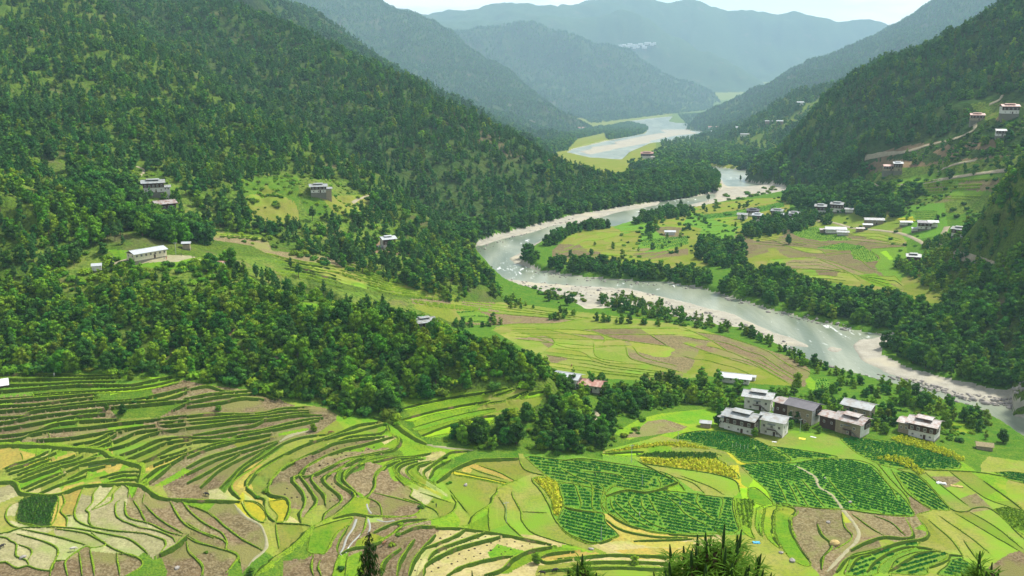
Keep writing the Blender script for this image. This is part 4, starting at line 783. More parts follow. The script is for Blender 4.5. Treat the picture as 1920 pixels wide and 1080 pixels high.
REST = []       # leftovers
CROPMASK = None
SHEETS = []
def build_sheet(r, a, name, fields=True):
    X, Y, Zv, dist, bar = sheet(r, a) if fields else (lambda A, R: (R * np.sin(A), R * np.cos(A), height(R * np.sin(A), R * np.cos(A)), None, None))(*np.meshgrid(a, r))
    nr, na = X.shape
    xc = (X[:-1, :-1] + X[1:, 1:]) / 2; yc = (Y[:-1, :-1] + Y[1:, 1:]) / 2; zc = (Zv[:-1, :-1] + Zv[1:, 1:]) / 2
    pu, pv = proj(xc, yc, zc); lid = glook(GLID, xc, yc)
    V = np.stack([X, Y, Zv], -1).reshape(-1, 3)
    i = (np.arange(nr - 1)[:, None] * na + np.arange(na - 1)[None, :]); FQ = np.stack([i, i + 1, i + na + 1, i + na], -1)
    mt = np.full(pu.shape, MK.index('F')); mt[lid >= LID['C']] = MK.index('M'); mt[lid == LID['H']] = MK.index('F'); mt[lid == 0] = MK.index('R')
    D = np.hypot(xc, yc); mt[(lid == 0) & (D > 1350)] = MK.index('I')
    # jitter the test position so that region edges are ragged on the ground
    jx = 3 * vnoise(xc / 4, yc / 4); jy = 2 * vnoise(xc / 4 + 50, yc / 4)
    for k, poly in GROUNDS: mt[inpoly(pu + jx * 2, pv + jy * 2, poly)] = MK.index(k)
    bed = glook(GBED, xc, yc); gr = glook(GGR, xc, yc)
    mt[bed > 0] = MK.index('V')
    pl = np.zeros(pu.shape, bool)
    if fields:
        for poly in FIELDS: pl |= inpoly(pu, pv, poly)
        pl &= bed == 0
        vis = np.ones(pl.shape, bool)
        pl &= ~((lid > 0) & (lid != LID['A']) & (lid != LID['B']) & (lid != LID['G0']) & (lid != LID['G1']) & (lid != LID['H']))
        lab, n = flood(pl & ~bar)
        lab = np.where(pl, lab, -1); lab[(lab <= 0) & pl] = 0
        for _ in range(3):   # barrier cells join a neighbour
            for ax, sh in ((0, 1), (0, -1), (1, 1), (1, -1)):
                m = (lab == 0); rl = np.roll(lab, sh, ax); m &= rl > 0; lab[m] = rl[m]
        for oi_, (ok_, opoly) in enumerate(OVER):
            m = inpoly(pu + jx * .6, pv + jy * .5, opoly) & (bed == 0); lab[m] = 100000 + oi_; pl |= m; mt[m] = 0
        # material per cell
        cell = np.nonzero(lab > 0); cu = pu[cell]; cv = pv[cell]; cl = lab[cell]
        seedcell = {}
        ptree = np.stack([cu, cv], -1)
        # comp of each seed
        key = (np.rint(cu / 2).astype(int) * 4096 + np.rint(cv / 2).astype(int)); look = dict(zip(key.tolist(), cl.tolist()))
        for si in range(len(SEEDS)):
            k = int(round(seedP[si, 0] / 2)) * 4096 + int(round(seedP[si, 1] / 2))
            for dk in (0, 1, -1, 4096, -4096):
                if k + dk in look: seedcell.setdefault(look[k + dk], []).append(si); break
        order = np.argsort(cl, kind='stable'); cls = cl[order]; b = np.nonzero(np.diff(cls))[0] + 1
        groups = np.split(order, b)
        nextid = 0
        for g in groups:
            L = cl[g[0]]; ii = cell[0][g]; jj = cell[1][g]
            ss = seedcell.get(L)
            if L >= 100000:
                kk = np.full(len(g), MK.index(OVER[L - 100000][0])); own = None
            elif ss is None:
                c = np.array([cu[g].mean(), cv[g].mean()]); si = ((seedP - c) ** 2).sum(-1).argmin(); kk = np.full(len(g), seedK[si])
                if c[0] < 620 and 742 < c[1] < 845: kk[:] = MK.index('BBBGBRGBT'[int(L * 7919 % 9)])
                elif c[0] < 330 and 845 <= c[1] < 925: kk[:] = MK.index('GLGOGTG'[int(L * 7919 % 7)])
                own = np.zeros(len(g), int)
            else:
                wx_ = 16 * fbm(xc[ii, jj] / 22, yc[ii, jj] / 22, 3); wy_ = 8 * fbm(xc[ii, jj] / 22 + 40, yc[ii, jj] / 22, 3)
                dd = (((cu[g] + wx_)[:, None] - seedP[ss][None, :, 0]) ** 2 + (((cv[g] + wy_)[:, None] - seedP[ss][None, :, 1]) * 1.7) ** 2)
                own = dd.argmin(1); kk = seedK[ss][own]
            kinds = kk
            for q in np.unique(kinds):
                m = kinds == q; ai, aj = ii[m], jj[m]
                # pixel area
                px = len(ai) * abs((a[1] - a[0]) * F_PX) * 2.0
                f = FQ[ai, aj]; u, inv = np.unique(f, return_inverse=True)
                PLOTS.append((px, V[u].copy(), inv.reshape(f.shape), int(q)))
                mt[ai, aj] = -1
        left = (lab == 0) & pl
        mt[left] = MK.index('R')
    SHEETS.append((X, Y, Zv, r, a))
    keep = mt >= 0
    f = FQ[keep]; u, inv = np.unique(f, return_inverse=True)
    me = mesh_np(name, V[u], inv.reshape(f.shape), [M[k] for k in MK], mt[keep])
    return new_obj(name, me, kind='structure')
a_near = np.linspace(math.radians(-30), math.radians(30), 1150)
r_near = np.arange(222, 441, 0.62)
build_sheet(r_near, a_near, 'terrace_ground')
a_mid = np.linspace(math.radians(-31), math.radians(31), 900)
r_mid = [440.0]
while r_mid[-1] < 1350: r_mid.append(r_mid[-1] + max(1.1, 0.0026 * r_mid[-1]))
r_mid[0] = r_near[-1]
build_sheet(np.array(r_mid), a_mid, 'valley_ground')
r_far = np.exp(np.linspace(math.log(r_mid[-1]), math.log(14000), 480))
build_sheet(r_far, np.linspace(math.radians(-32.5), math.radians(32.5), 620), 'mountains', fields=False)
bpy.data.objects['mountains'].data.name = 'mountains'
print('sheets', round(time.time() - T0, 1), 'plots', len(PLOTS))
PLOTS.sort(key=lambda p: -p[0])
for px, v, f, k in PLOTS[:295]:
    me = mesh_np('field_plot', v, f, [M[MK[k]]])
    new_obj('field_plot', me, FIELD_ROOT)
def join(parts):
    o = 0; VV = []; FF = []; KK = []
    for v, f, k in parts: VV.append(v); FF.append(f + o); KK.append(np.full(len(f), k)); o += len(v)
    return np.vstack(VV), np.vstack(FF), np.concatenate(KK)
if len(PLOTS) > 295:
    v, f, k = join([(p[1], p[2], p[3]) for p in PLOTS[295:]])
    new_obj('small_plots', mesh_np('small_plots', v, f, [M[q] for q in MK], k), FIELD_ROOT, kind='stuff')
def ground_z(x, y):
    """height of the built ground, steps included"""
    x = np.atleast_1d(np.asarray(x, float)); y = np.atleast_1d(np.asarray(y, float))
    z = height(x, y); R = np.hypot(x, y); A = np.arctan2(x, y)
    for X, Y, Zv, r, a in SHEETS[:2]:
        m = (R >= r[0]) & (R < r[-1]) & (A > a[0]) & (A < a[-1])
        if not m.any(): continue
        i = np.interp(R[m], r, np.arange(len(r))); j = (A[m] - a[0]) / (a[1] - a[0])
        i0 = np.clip(i.astype(int), 0, len(r) - 2); j0 = np.clip(j.astype(int), 0, len(a) - 2); f = i - i0; g = j - j0
        z[m] = (Zv[i0, j0] * (1 - f) + Zv[i0 + 1, j0] * f) * (1 - g) + (Zv[i0, j0 + 1] * (1 - f) + Zv[i0 + 1, j0 + 1] * f) * g
    return z
# ------------------------------------------------------------------ bunds, paths
def strip(q, s, w, kind):
    t = np.gradient(q, axis=0); n = np.stack([-t[:, 1], t[:, 0]], -1); n /= np.maximum(1e-6, np.hypot(*n.T))[:, None]
    base = height(q[:, 0], q[:, 1]); m = len(q)
    r = np.hypot(q[:, 0], q[:, 1]); sc = np.where(r > 440, 1.05 + np.clip((r - 440) / 900, 0, .6), 1.0)
    jit = 1 + 0.7 * vnoise(q[:, 0] / 1.6 + 9, q[:, 1] / 1.6)
    e_ = np.r_[0, np.cumsum(np.hypot(*np.diff(q, axis=0).T))]; tap = np.clip(np.minimum(e_ + .8, e_[-1] - e_ + .8) / 5.0, .12, 1); jit = jit * (.35 + .65 * tap)
    if kind == 'path': prof = [(1.1, -.2), (.7, .10), (-.7, .10), (-1.1, -.2)]; ss = 0
    elif kind in ('grass', 'scrub'): prof = [(1.4, -.2), (.8, .18), (0, .28), (-.8, .12), (-1.4, -.25)]; ss = 1
    elif np.hypot(*q.mean(0)) < 450 and abs(s) > .35: prof = [(.9, -.08), (.45, .13), (-.05, .15), (-1.3, .03), (-1.9, -.22)]; ss = 1
    else: prof = [(.75, -.10), (.40, .13), (-.15, .17), (-.6, .0), (-1.0, -.25)]; ss = 1
    V = []
    for o, dz in prof:
        ow = o * w * sc * jit
        p = q + n * ow[:, None]
        st = 0.5 * s * np.sign(o if o else .1) * np.maximum(0, 1 - np.abs(ow) / STEP_L) * ss
        dz = dz * (tap if dz > 0 else 1)
        if kind == 'bund' and o in (-.15, -.05): st = 0.5 * s * .9
        V.append(np.column_stack([p, height(p[:, 0], p[:, 1]) + st + dz]))
    k = len(prof); V = np.stack(V, 1).reshape(-1, 3)
    i = (np.arange(m - 1)[:, None] * k + np.arange(k - 1)[None, :]).ravel()
    return V, np.stack([i, i + 1, i + k + 1, i + k], -1)
strips = []
for q, s, w, kind in WL:
    v, f = strip(q, s, w, kind); L = np.hypot(*np.diff(q, axis=0).T).sum() / max(1, np.hypot(*q.mean(0)))
    strips.append((L, v, f, kind))
strips.sort(key=lambda p: -p[0])
nb = 0; rest = []
for L, v, f, kind in strips:
    if kind == 'path': new_obj('field_path', mesh_np('field_path', v, f, [M['P']]), FIELD_ROOT); continue
    if nb < 290: nb += 1; new_obj('bund', mesh_np('bund', v, f, [M['U'], M['Q']], ((np.arange(len(f)) % 4 >= 2) & (np.hypot(v[0, 0], v[0, 1]) < 450)).astype(int)), FIELD_ROOT)  # riser and toe faces take the weeds painted darker for shade
    else: rest.append((v, f, 0))
if rest:
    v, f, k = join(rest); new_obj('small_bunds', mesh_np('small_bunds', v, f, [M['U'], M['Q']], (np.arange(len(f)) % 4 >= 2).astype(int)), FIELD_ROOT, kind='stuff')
# the slope under the viewpoint
def hill():
    a = np.linspace(math.radians(-75), math.radians(75), 160); r = np.concatenate([np.linspace(0.0, 20, 12), np.linspace(22, 224, 110)])
    A, R = np.meshgrid(a, r); X = R * np.sin(A); Y = R * np.cos(A)
    edge = height(224 * np.sin(np.clip(a, -.55, .55)), 224 * np.cos(np.clip(a, -.55, .55)))
    z0 = CAM_Z - 1.65
    t = np.clip(R / 205, 0, 1); zz = z0 * (1 - t) + (edge[None, :] + 0) * t
    zz += (fbm(X / 12, Y / 12, 3) * 2.0 - 2.2) * np.clip(R / 15, 0, 1) * np.clip((205 - R) / 40, 0, 1)
    V = np.stack([X, Y, zz], -1).reshape(-1, 3); n = len(a)
    i = (np.arange(len(r) - 1)[:, None] * n + np.arange(n - 1)[None, :]).ravel()
    new_obj('viewpoint_hillside', mesh_np('viewpoint_hillside', V, np.stack([i, i + 1, i + n + 1, i + n], -1), [M['R']]), kind='structure')
    return lambda x, y: float(z0 + (20 - z0) * min(1, math.hypot(x, y) / 205) + (float(fbm(np.array([x / 12]), np.array([y / 12]), 3)[0]) * 2.0 - 2.2) * min(1, math.hypot(x, y) / 15))
hill_z = hill()
# river water
def water():
    m = bpy.data.materials.new('river_water'); m.use_nodes = True; N = m.node_tree.nodes; K = m.node_tree.links; b = N['Principled BSDF']
    tc = N.new('ShaderNodeTexCoord'); 
    n1 = N.new('ShaderNodeTexNoise'); n1.inputs['Scale'].default_value = .02; n1.inputs['Detail'].default_value = 5; n1.inputs['Distortion'].default_value = 1.2
    mp = N.new('ShaderNodeMapping'); mp.inputs['Rotation'].default_value = (0, 0, math.radians(-48)); mp.inputs['Scale'].default_value = (1, .28, 1)
    K.new(tc.outputs['Object'], mp.inputs[0]); K.new(mp.outputs[0], n1.inputs['Vector'])
    r = N.new('ShaderNodeValToRGB'); e = r.color_ramp.elements; e[0].position = .38; e[0].color = (.10, .13, .08, 1); e[1].position = .62; e[1].color = (.245, .265, .185, 1)
    K.new(n1.outputs['Fac'], r.inputs[0])
    n2 = N.new('ShaderNodeTexNoise'); n2.inputs['Scale'].default_value = .22; n2.inputs['Detail'].default_value = 6; n2.inputs['Roughness'].default_value = .7; n2.inputs['Distortion'].default_value = .8; K.new(mp.outputs[0], n2.inputs['Vector'])
    n3 = N.new('ShaderNodeTexNoise'); n3.inputs['Scale'].default_value = .012; n3.inputs['Detail'].default_value = 2; K.new(tc.outputs['Object'], n3.inputs['Vector'])
    ad = N.new('ShaderNodeMath'); ad.operation = 'MULTIPLY_ADD'; ad.inputs[1].default_value = .55; K.new(n3.outputs['Fac'], ad.inputs[0]); K.new(n2.outputs['Fac'], ad.inputs[2])
    fr = N.new('ShaderNodeMapRange'); fr.inputs[1].default_value = .90; fr.inputs[2].default_value = 1.0; K.new(ad.outputs[0], fr.inputs[0])
    mx = N.new('ShaderNodeMix'); mx.data_type = 'RGBA'; K.new(fr.outputs[0], mx.inputs[0]); K.new(r.outputs[0], mx.inputs[6]); mx.inputs[7].default_value = (.75, .78, .74, 1)
    K.new(mx.outputs[2], b.inputs['Base Color']); b.inputs['Roughness'].default_value = .3; b.inputs['IOR'].default_value = 1.33; b.inputs['Specular IOR Level'].default_value = .5
    bn = N.new('ShaderNodeTexNoise'); bn.inputs['Scale'].default_value = .5; bn.inputs['Detail'].default_value = 6; K.new(mp.outputs[0], bn.inputs['Vector'])
    bp = N.new('ShaderNodeBump'); bp.inputs['Strength'].default_value = .6; bp.inputs['Distance'].default_value = .35; K.new(bn.outputs['Fac'], bp.inputs['Height']); K.new(bp.outputs[0], b.inputs['Normal'])
    a = math.radians(31.5); V = []; Fs = []
    rr = np.array([400, 800, 1200, 1400, 1700, 2100, 2600, 3300, 4200, 6000, 7500, 11500.]); aa = np.linspace(-a, a, 9)
    A, R = np.meshgrid(aa, rr); V = np.stack([R * np.sin(A), R * np.cos(A), river_z(R * np.cos(A))], -1).reshape(-1, 3)
    i = (np.arange(11)[:, None] * 9 + np.arange(8)[None, :]).ravel()
    new_obj('river', mesh_np('river', V, np.stack([i, i + 1, i + 10, i + 9], -1), [m]), kind='structure')
water()
# ------------------------------------------------------------------ foliage
def leaf_mat(name, c, c2, transl=0.18, rnd=0.28):
    return mat(name, c, c2, .55, tuple(v * .5 for v in c), 1.3, .6, rough=.8, bump=0, rnd=rnd, spec=.05, transl=transl)
LM = {'dark': leaf_mat('dark_leaves', (0.037,0.125,.016), (0.070,0.175,.018)), 'mid': leaf_mat('green_leaves', (0.070,0.198,.012), (0.132,0.264,.014)),
      'lime': leaf_mat('yellow_green_leaves', (.155,.300,.014), (.225,.320,.018)), 'pine': leaf_mat('pine_needles', (0.054,0.164,.032), (0.097,0.211,.034)),
      'olive': leaf_mat('olive_leaves', (0.120,0.205,.016), (0.183,0.253,.022)), 'far': leaf_mat('far_pine_needles', (0.048,0.162,.034), (0.084,0.198,.036), .1),
      'young': leaf_mat('young_pine_needles', (0.132,0.246,.018), (0.192,0.294,.022)), 'maize': leaf_mat('ripe_maize_leaves', (.55,.54,.022), (.36,.44,.018), .2, .15),
      'potato': leaf_mat('potato_leaves', (.030,.155,.026), (.060,.22,.024), .15, .15), 'tuft': leaf_mat('grass_blades', (.085,.155,.010), (.13,.19,.012), .2, .2)}
BARK = mat('bark', (.12,.085,.055), (.08,.06,.04), 2, bump=.3); BARKP = mat('pale_bark', (.20,.17,.13), (.13,.10,.08), 2, bump=.3)
def clump_faces(r, centers, radii, n, size, up=0.25, flat=0.75):
    """n small leaf-spray quads over the outsides of ellipsoid puffs"""
    V = []; 
    k = r.integers(0, len(centers), n); w = np.asarray(radii)[:, 0] ** 2
    k = r.choice(len(centers), n, p=w / w.sum())
    d = r.normal(size=(n, 3)); d[:, 2] += up; d /= np.linalg.norm(d, axis=1)[:, None]
    rad = np.asarray(radii)[k]; c = np.asarray(centers)[k]
    p = c + d * rad * r.uniform(.78, 1.08, (n, 1))
    nn = d + r.normal(size=(n, 3)) * .55; nn[:, 2] += .25; nn /= np.linalg.norm(nn, axis=1)[:, None]
    a = np.cross(nn, r.normal(size=(n, 3))); a /= np.linalg.norm(a, axis=1)[:, None]; b = np.cross(nn, a)
    s = size * r.uniform(.6, 1.3, (n, 1)); s2 = s * r.uniform(.5, .9, (n, 1))
    cor = np.stack([p + a * s * .5, p + b * s2 * .5 + nn * s * .08, p - a * s * .5, p - b * s2 * .5 + nn * s * .08], 1)
    return cor.reshape(-1, 3), np.arange(n * 4).reshape(n, 4)
_ICO = None
def ico():
    global _ICO
    if _ICO is None:
        bm = bmesh.new(); bmesh.ops.create_icosphere(bm, subdivisions=1, radius=1); 
        V = np.array([v.co[:] for v in bm.verts]); F_ = np.array([[v.index for v in f.verts] for f in bm.faces]); bm.free(); _ICO = (V, F_)
    return _ICO
def core_faces(r, centers, radii, k=.80):
    V, F_ = ico(); VV = []; FF = []; o = 0
    for c, q in zip(centers, radii):
        v = V * (1 + r.uniform(-.16, .16, (len(V), 1))) * np.array(q) * k + np.array(c)
        VV.append(v); FF.append(np.c_[F_, F_[:, 2]] + o); o += len(v)
    return np.vstack(VV), np.vstack(FF)
def crown_mesh(name, material, seed, puffs, n, size, core=.80):
    r = np.random.default_rng(seed); C = [p[0] for p in puffs]; R = [p[1] for p in puffs]
    v, f = clump_faces(r, C, R, n, size); cv, cf = core_faces(r, C, R, core)
    V = np.vstack([v, cv]); T = [tuple(x) for x in f] + [tuple(x[:3]) for x in (cf + len(v))]
    me = bpy.data.meshes.new(name); me.from_pydata(V.tolist(), [], T); me.materials.append(material)
    return me
def tube(P, R, k=6):
    """tapered limb through points"""
    P = np.array(P, float); V = []; F_ = []
    for i in range(len(P)):
        t = P[min(i + 1, len(P) - 1)] - P[max(i - 1, 0)]; t /= max(1e-6, np.linalg.norm(t)); a = np.cross(t, (.3, .9, .2)); a /= np.linalg.norm(a); b = np.cross(t, a)
        for j in range(k):
            w = 2 * math.pi * j / k; V.append(P[i] + R[i] * (a * math.cos(w) + b * math.sin(w)))
    for i in range(len(P) - 1):
        for j in range(k): F_.append((i * k + j, i * k + (j + 1) % k, (i + 1) * k + (j + 1) % k, (i + 1) * k + j))
    return V, F_
def merge(parts):
    V = []; F_ = []
    for v, f in parts:
        o = len(V); V += [tuple(map(float, q)) for q in v]; F_ += [tuple(int(i) + o for i in q) for q in f]
    return V, F_
def mesh_py(name, V, F_, material, smooth=False):
    me = bpy.data.meshes.new(name); me.from_pydata(V, [], F_); me.materials.append(material)
    if smooth: me.polygons.foreach_set('use_smooth', [True] * len(me.polygons))
    return me
def trunk_mesh(name, h, r0, seed, limbs, material, lean=.04):
    r = np.random.default_rng(seed); top = np.array([r.uniform(-lean, lean) * h, r.uniform(-lean, lean) * h, h])
    parts = [tube([(0, 0, -.5), (0, 0, .0), top * .5 + (0.02 * h, 0, 0), top], [r0 * 1.4, r0 * 1.1, r0 * .8, r0 * .4])]
    for (c, q) in limbs:
        s = np.array([0, 0, min(c[2] * .75, h * .9)]) * .9; s[:2] = top[:2] * s[2] / h
        parts.append(tube([s, (s + c) / 2 + (0, 0, -.1 * q[0]), c], [r0 * .45, r0 * .3, r0 * .14], 5))
    V, F_ = merge(parts); return mesh_py(name, V, F_, material, True)
# every model is 1 unit = 1 m for a 10 m tree
def broad_puffs(seed, H=10, wid=.36, low=.22, n=9):
    r = np.random.default_rng(seed); P = []
    for i in range(n):
        z = H * (low + (1 - low) * (i + .5) / n * .92); prof = math.sin(math.pi * min(1, .18 + .75 * (i + .5) / n)) ** .7
        a = i * 2.4 + r.uniform(-.5, .5); d = H * wid * prof * r.uniform(.25, .62)
        s = H * wid * r.uniform(.36, .56) * (1.1 - .35 * i / n)
        P.append(((d * math.cos(a), d * math.sin(a), min(z, H - s * .8)), (s, s, s * r.uniform(.68, .85))))
    return P
def pine_puffs(seed, H=10, wid=.20, low=.25, n=11):
    r = np.random.default_rng(seed); P = []
    for i in range(n):
        t = (i + .5) / n; z = H * (low + (1 - low) * t * .96); w = H * wid * (1.05 - t ** 1.5 * .85) * (1 if t > .12 else .75)
        a = i * 2.4 + r.uniform(-.6, .6); d = w * r.uniform(.35, .7); s = w * r.uniform(.42, .6)
        P.append(((d * math.cos(a), d * math.sin(a), z), (s, s, s * .85)))
    return P
MODELS = {}
def model(key, puffs, material, n, size, h, r0, bark, core=.8):
    seed = sum(ord(c) * (i + 1) for i, c in enumerate(key)) % 9973
    cm = crown_mesh('crown', material, seed, puffs, n, size, core)
    limbs = [p for i, p in enumerate(puffs) if i % 2 == 0][:5]
    tm = trunk_mesh('trunk', h, r0, seed, limbs, bark)
    MODELS[key] = (cm, tm)
for i, (tone, wid, low) in enumerate([('dark', .40, .16), ('mid', .42, .14), ('lime', .38, .14), ('mid', .34, .20), ('dark', .46, .2), ('olive', .38, .16), ('lime', .44, .1)]):
    model('broad%d' % i, broad_puffs(40 + i, wid=wid, low=low, n=10), LM[tone], 900, .95, 6.5, .26, BARK)
for i, (tone, wid, low) in enumerate([('pine', .22, .24), ('pine', .19, .32), ('young', .24, .14), ('pine', .26, .36)]):
    model('pine%d' % i, pine_puffs(70 + i, wid=wid, low=low), LM[tone], 620, .85, 9.0, .20, BARK, .68)
def joined(key, puffs, material, n, size, trunk=True, core=.85):
    r = np.random.default_rng(len(key) + 5); me = crown_mesh(key, material, abs(hash(key)) % 1000 if False else sum(map(ord, key)), puffs, n, size, core)
    if trunk:
        tv, tf = tube([(0, 0, -1), (0, 0, 5)], [.25, .15], 4); bm = bmesh.new(); bm.from_mesh(me); vs = [bm.verts.new(v) for v in tv]
        for f in tf: fc = bm.faces.new([vs[i] for i in f]); fc.material_index = 1
        bm.to_mesh(me); bm.free(); me.materials.append(BARK)
    return me
LIB = bpy.data.collections
def make_lib(name, meshes):
    c = bpy.data.collections.new(name)
    for i, me in enumerate(meshes):
        o = bpy.data.objects.new('%s_%02d' % (name, i), me); c.objects.link(o)
    return c
# kinds used by the masses; order gives the pick index (sorted by name)
MASS = {}
MASS['mid'] = [joined('m_b%d' % i, broad_puffs(140 + i, wid=w, low=.06, n=7), LM[t], 230, 1.5, False) for i, (t, w) in enumerate([('dark', .42), ('mid', .42), ('lime', .40), ('dark', .48), ('mid', .36), ('olive', .4)])] \
            + [joined('m_p%d' % i, pine_puffs(150 + i, wid=w, low=.16, n=8), LM[t], 170, 1.35, True, .75) for i, (t, w) in enumerate([('pine', .23), ('pine', .19), ('young', .24), ('far', .26)])]
MASS['far'] = [joined('f_b%d' % i, broad_puffs(160 + i, wid=w, low=.02, n=5), LM[t], 60, 2.6, False) for i, (t, w) in enumerate([('dark', .44), ('mid', .42), ('far', .46)])] \
            + [joined('f_p%d' % i, pine_puffs(165 + i, wid=w, low=.08, n=5), LM[t], 55, 2.3, False) for i, (t, w) in enumerate([('far', .24), ('pine', .22), ('far', .30)])]
MASS['shrub'] = [joined('s_%d' % i, [((r_ * .9, s_ * .9, .55 + .1 * i), (1.0, 1.0, .75)) for r_, s_ in ((0, 0), (.9, .3), (-.6, .7), (.1, -.9))], LM[t], 110, .75, False) for i, t in enumerate(['mid', 'lime', 'dark', 'olive'])]
# ------------------------------------------------------------------ where things grow
POINTS = {'mid': [], 'far': [], 'shrub': []}      # (x, y, z, scale, rot, idx)
CANDS = []                                        # candidates for trees of their own: (size px, x, y, z, scale, rot, kind, model, region)
CLEAR = []                                        # px polygons kept free of trees
def clear(*p): CLEAR.append(list(p))
clear((236,462),(300,455),(360,478),(365,492),(300,496),(236,492)); clear((258,332),(322,332),(322,366),(258,366)); clear((284,380),(332,380),(332,408),(284,408)); clear((572,340),(632,340),(632,370),(572,370)); clear((705,440),(745,440),(745,474),(705,474))
clear((750,790),(750,765),(900,735),(960,730),(1025,733),(1010,760),(965,790),(930,800),(860,818),(800,824)); clear((1770,190),(1880,182),(1905,215),(1840,228),(1790,215)); clear((1355,695),(1412,695),(1412,722),(1355,722))
clear((1655,300),(1700,300),(1700,330),(1655,330)); clear((1815,208),(1850,208),(1850,232),(1815,232)); clear((1868,198),(1912,198),(1912,224),(1868,224)); clear((1865,240),(1885,240),(1885,262),(1865,262))
clear((1700,470),(1728,470),(1728,500),(1700,500)); clear((1788,432),(1810,432),(1810,458),(1788,458)); clear((1845,520),(1862,520),(1862,545),(1845,545))
clear((60,346),(200,335),(262,318),(330,335),(345,370),(262,345),(255,330),(180,345)); clear((455,345),(540,325),(640,345),(690,372),(672,402),(600,412),(520,420),(460,400)); clear((330,360),(345,400),(420,420),(380,395),(350,375)); clear((520,560),(640,575),(680,592),(590,592)); clear((395,460),(425,495),(410,500),(350,480)); clear((165,490),(195,490),(195,510),(165,510))
def seen(x, y, z):
    """is the point in front of the terrain from the viewpoint"""
    t = np.linspace(.35, .985, 40)[None, :]; X = x[:, None] * t; Y = y[:, None] * t; Zl = CAM_Z + (z[:, None] - CAM_Z) * t
    return (height(X, Y) < Zl + 1.0).all(1)
OCC_R = []
def plant(region, polys, layers, dens, hr, species, r0, r1, own=True, margin=12, lod='mid', rate_noise=.5, clearp=True, near_bias=0):
    """dens: trees per 100 m2; species: {model key: weight}; region: label phrase"""
    us = [p[0] for P in polys for p in P]; a0 = math.atan((max(min(us), -180) - 960) / F_PX) - .01; a1 = math.atan((min(max(us), 2100) - 960) / F_PX) + .01
    area = (a1 - a0) / 2 * (r1 ** 2 - r0 ** 2); n = int(area * dens / 100)
    n = min(n, 400000)
    a = RNG.uniform(a0, a1, n); r = np.sqrt(RNG.uniform(r0 ** 2, r1 ** 2, n)); x = r * np.sin(a); y = r * np.cos(a); z = height(x, y)
    u, v = proj(x, y, z); m = np.zeros(n, bool)
    for P in polys: m |= inpoly(u, v, P)
    if layers is not None:
        lid = glook(GLID, x, y); m &= np.isin(lid, [LID[q] for q in layers])
    m &= glook(GBED, x, y) == 0
    if clearp:
        for P in CLEAR: m &= ~inpoly(u, v, P)
    m &= fbm(x / 38 + 7, y / 38, 3) > rate_noise - .80
    x, y, z, u, v, r = x[m], y[m], z[m], u[m], v[m], r[m]; n = len(x)
    if n == 0: return
    keys = list(species); w = np.array([species[k] for k in keys], float); pick = RNG.choice(len(keys), n, p=w / w.sum())
    h = RNG.uniform(hr[0], hr[1], n) * (1 + .45 * fbm(x / 18, y / 18, 2)); rot = RNG.uniform(0, 6.283, n)
    if own:
        vis = seen(x, y, z + h * .7) & (u > -20) & (u < 1940) & (v < 1090)
    else: vis = np.zeros(n, bool)
    for i in range(n):
        k = keys[pick[i]]
        if own and vis[i]: CANDS.append((h[i] * F_PX / r[i], x[i], y[i], z[i], h[i] / 10, rot[i], k, region))
        else: mass(k, x[i], y[i], z[i], h[i] / 10, rot[i], lod if r[i] < 1500 else 'far')
def mass(k, x, y, z, s, rot, lod):
    if k.startswith('shrub'): POINTS['shrub'].append((x, y, z - .1, s * 10 / 1.9, rot, int(k[5:]) if len(k) > 5 else random.randrange(4))); return
    if lod == 'mid':
        idx = {'broad0': 0, 'broad1': 1, 'broad2': 2, 'broad3': 4, 'broad4': 3, 'broad5': 5, 'broad6': 2, 'pine0': 6, 'pine1': 7, 'pine2': 8, 'pine3': 9}[k]
    else: idx = random.choice((0, 1, 2)) if k.startswith('broad') else random.choice((3, 4, 5))
    POINTS[lod].append((x, y, z - .15, s, rot, idx))
BR = {'broad0': 2.2, 'broad1': 3.2, 'broad2': 2.2, 'broad3': 2.4, 'broad4': 1.6, 'broad5': .9, 'broad6': 1.5}
DK = {'broad0': 4, 'broad4': 3, 'broad1': 2, 'broad3': 1}
PN = {'pine0': 3, 'pine1': 3, 'pine3': 2, 'pine2': 1}
SL = {'pine0': 5, 'pine1': 5, 'pine3': 4, 'pine2': .6, 'broad0': 1.6, 'broad1': 1.0, 'broad4': .8, 'broad3': .8, 'broad2': .25, 'broad5': .3}
def mixd(a, wa, b, wb):
    o = {k: v * wa / sum(a.values()) for k, v in a.items()}
    for k, v in b.items(): o[k] = o.get(k, 0) + v * wb / sum(b.values())
    return o
NEARL = ['A', 'floor', 'B']
plant('the wood below the school', [[(-170,560),(60,535),(130,560),(200,548),(400,555),(560,575),(700,600),(780,610),(850,640),(940,665),(1010,690),(1030,712),(1020,730),(960,727),(900,732),(830,742),(750,755),(745,790),(700,780),(640,775),(600,760),(535,748),(475,728),(390,718),(330,704),(230,702),(0,698),(-170,690)]],
      ['A', 'floor'], 6.5, (3.2, 9.0), mixd(BR, 9, PN, 1), 360, 520, rate_noise=.25)
plant('', [[(-170,560),(60,535),(130,560),(200,548),(400,555),(560,575),(700,600),(780,610),(850,640),(940,665),(1010,690),(1030,712),(1020,730),(960,727),(900,732),(830,742),(750,755),(745,790),(700,780),(640,775),(600,760),(535,748),(475,728),(390,718),(330,704),(230,702),(0,698),(-170,690)]], ['A', 'floor'], 9, (1.4, 3.8), {'shrub0': 4, 'shrub1': 2, 'shrub2': 4, 'shrub3': 1}, 360, 520, own=False)
plant('the dark slope left of the school', [[(-170,335),(60,345),(140,372),(240,412),(236,455),(200,480),(60,535),(-170,560)]], ['A', 'floor', 'B'], 3.4, (6, 11), mixd(PN, 6, BR, 5), 400, 640, rate_noise=.3)
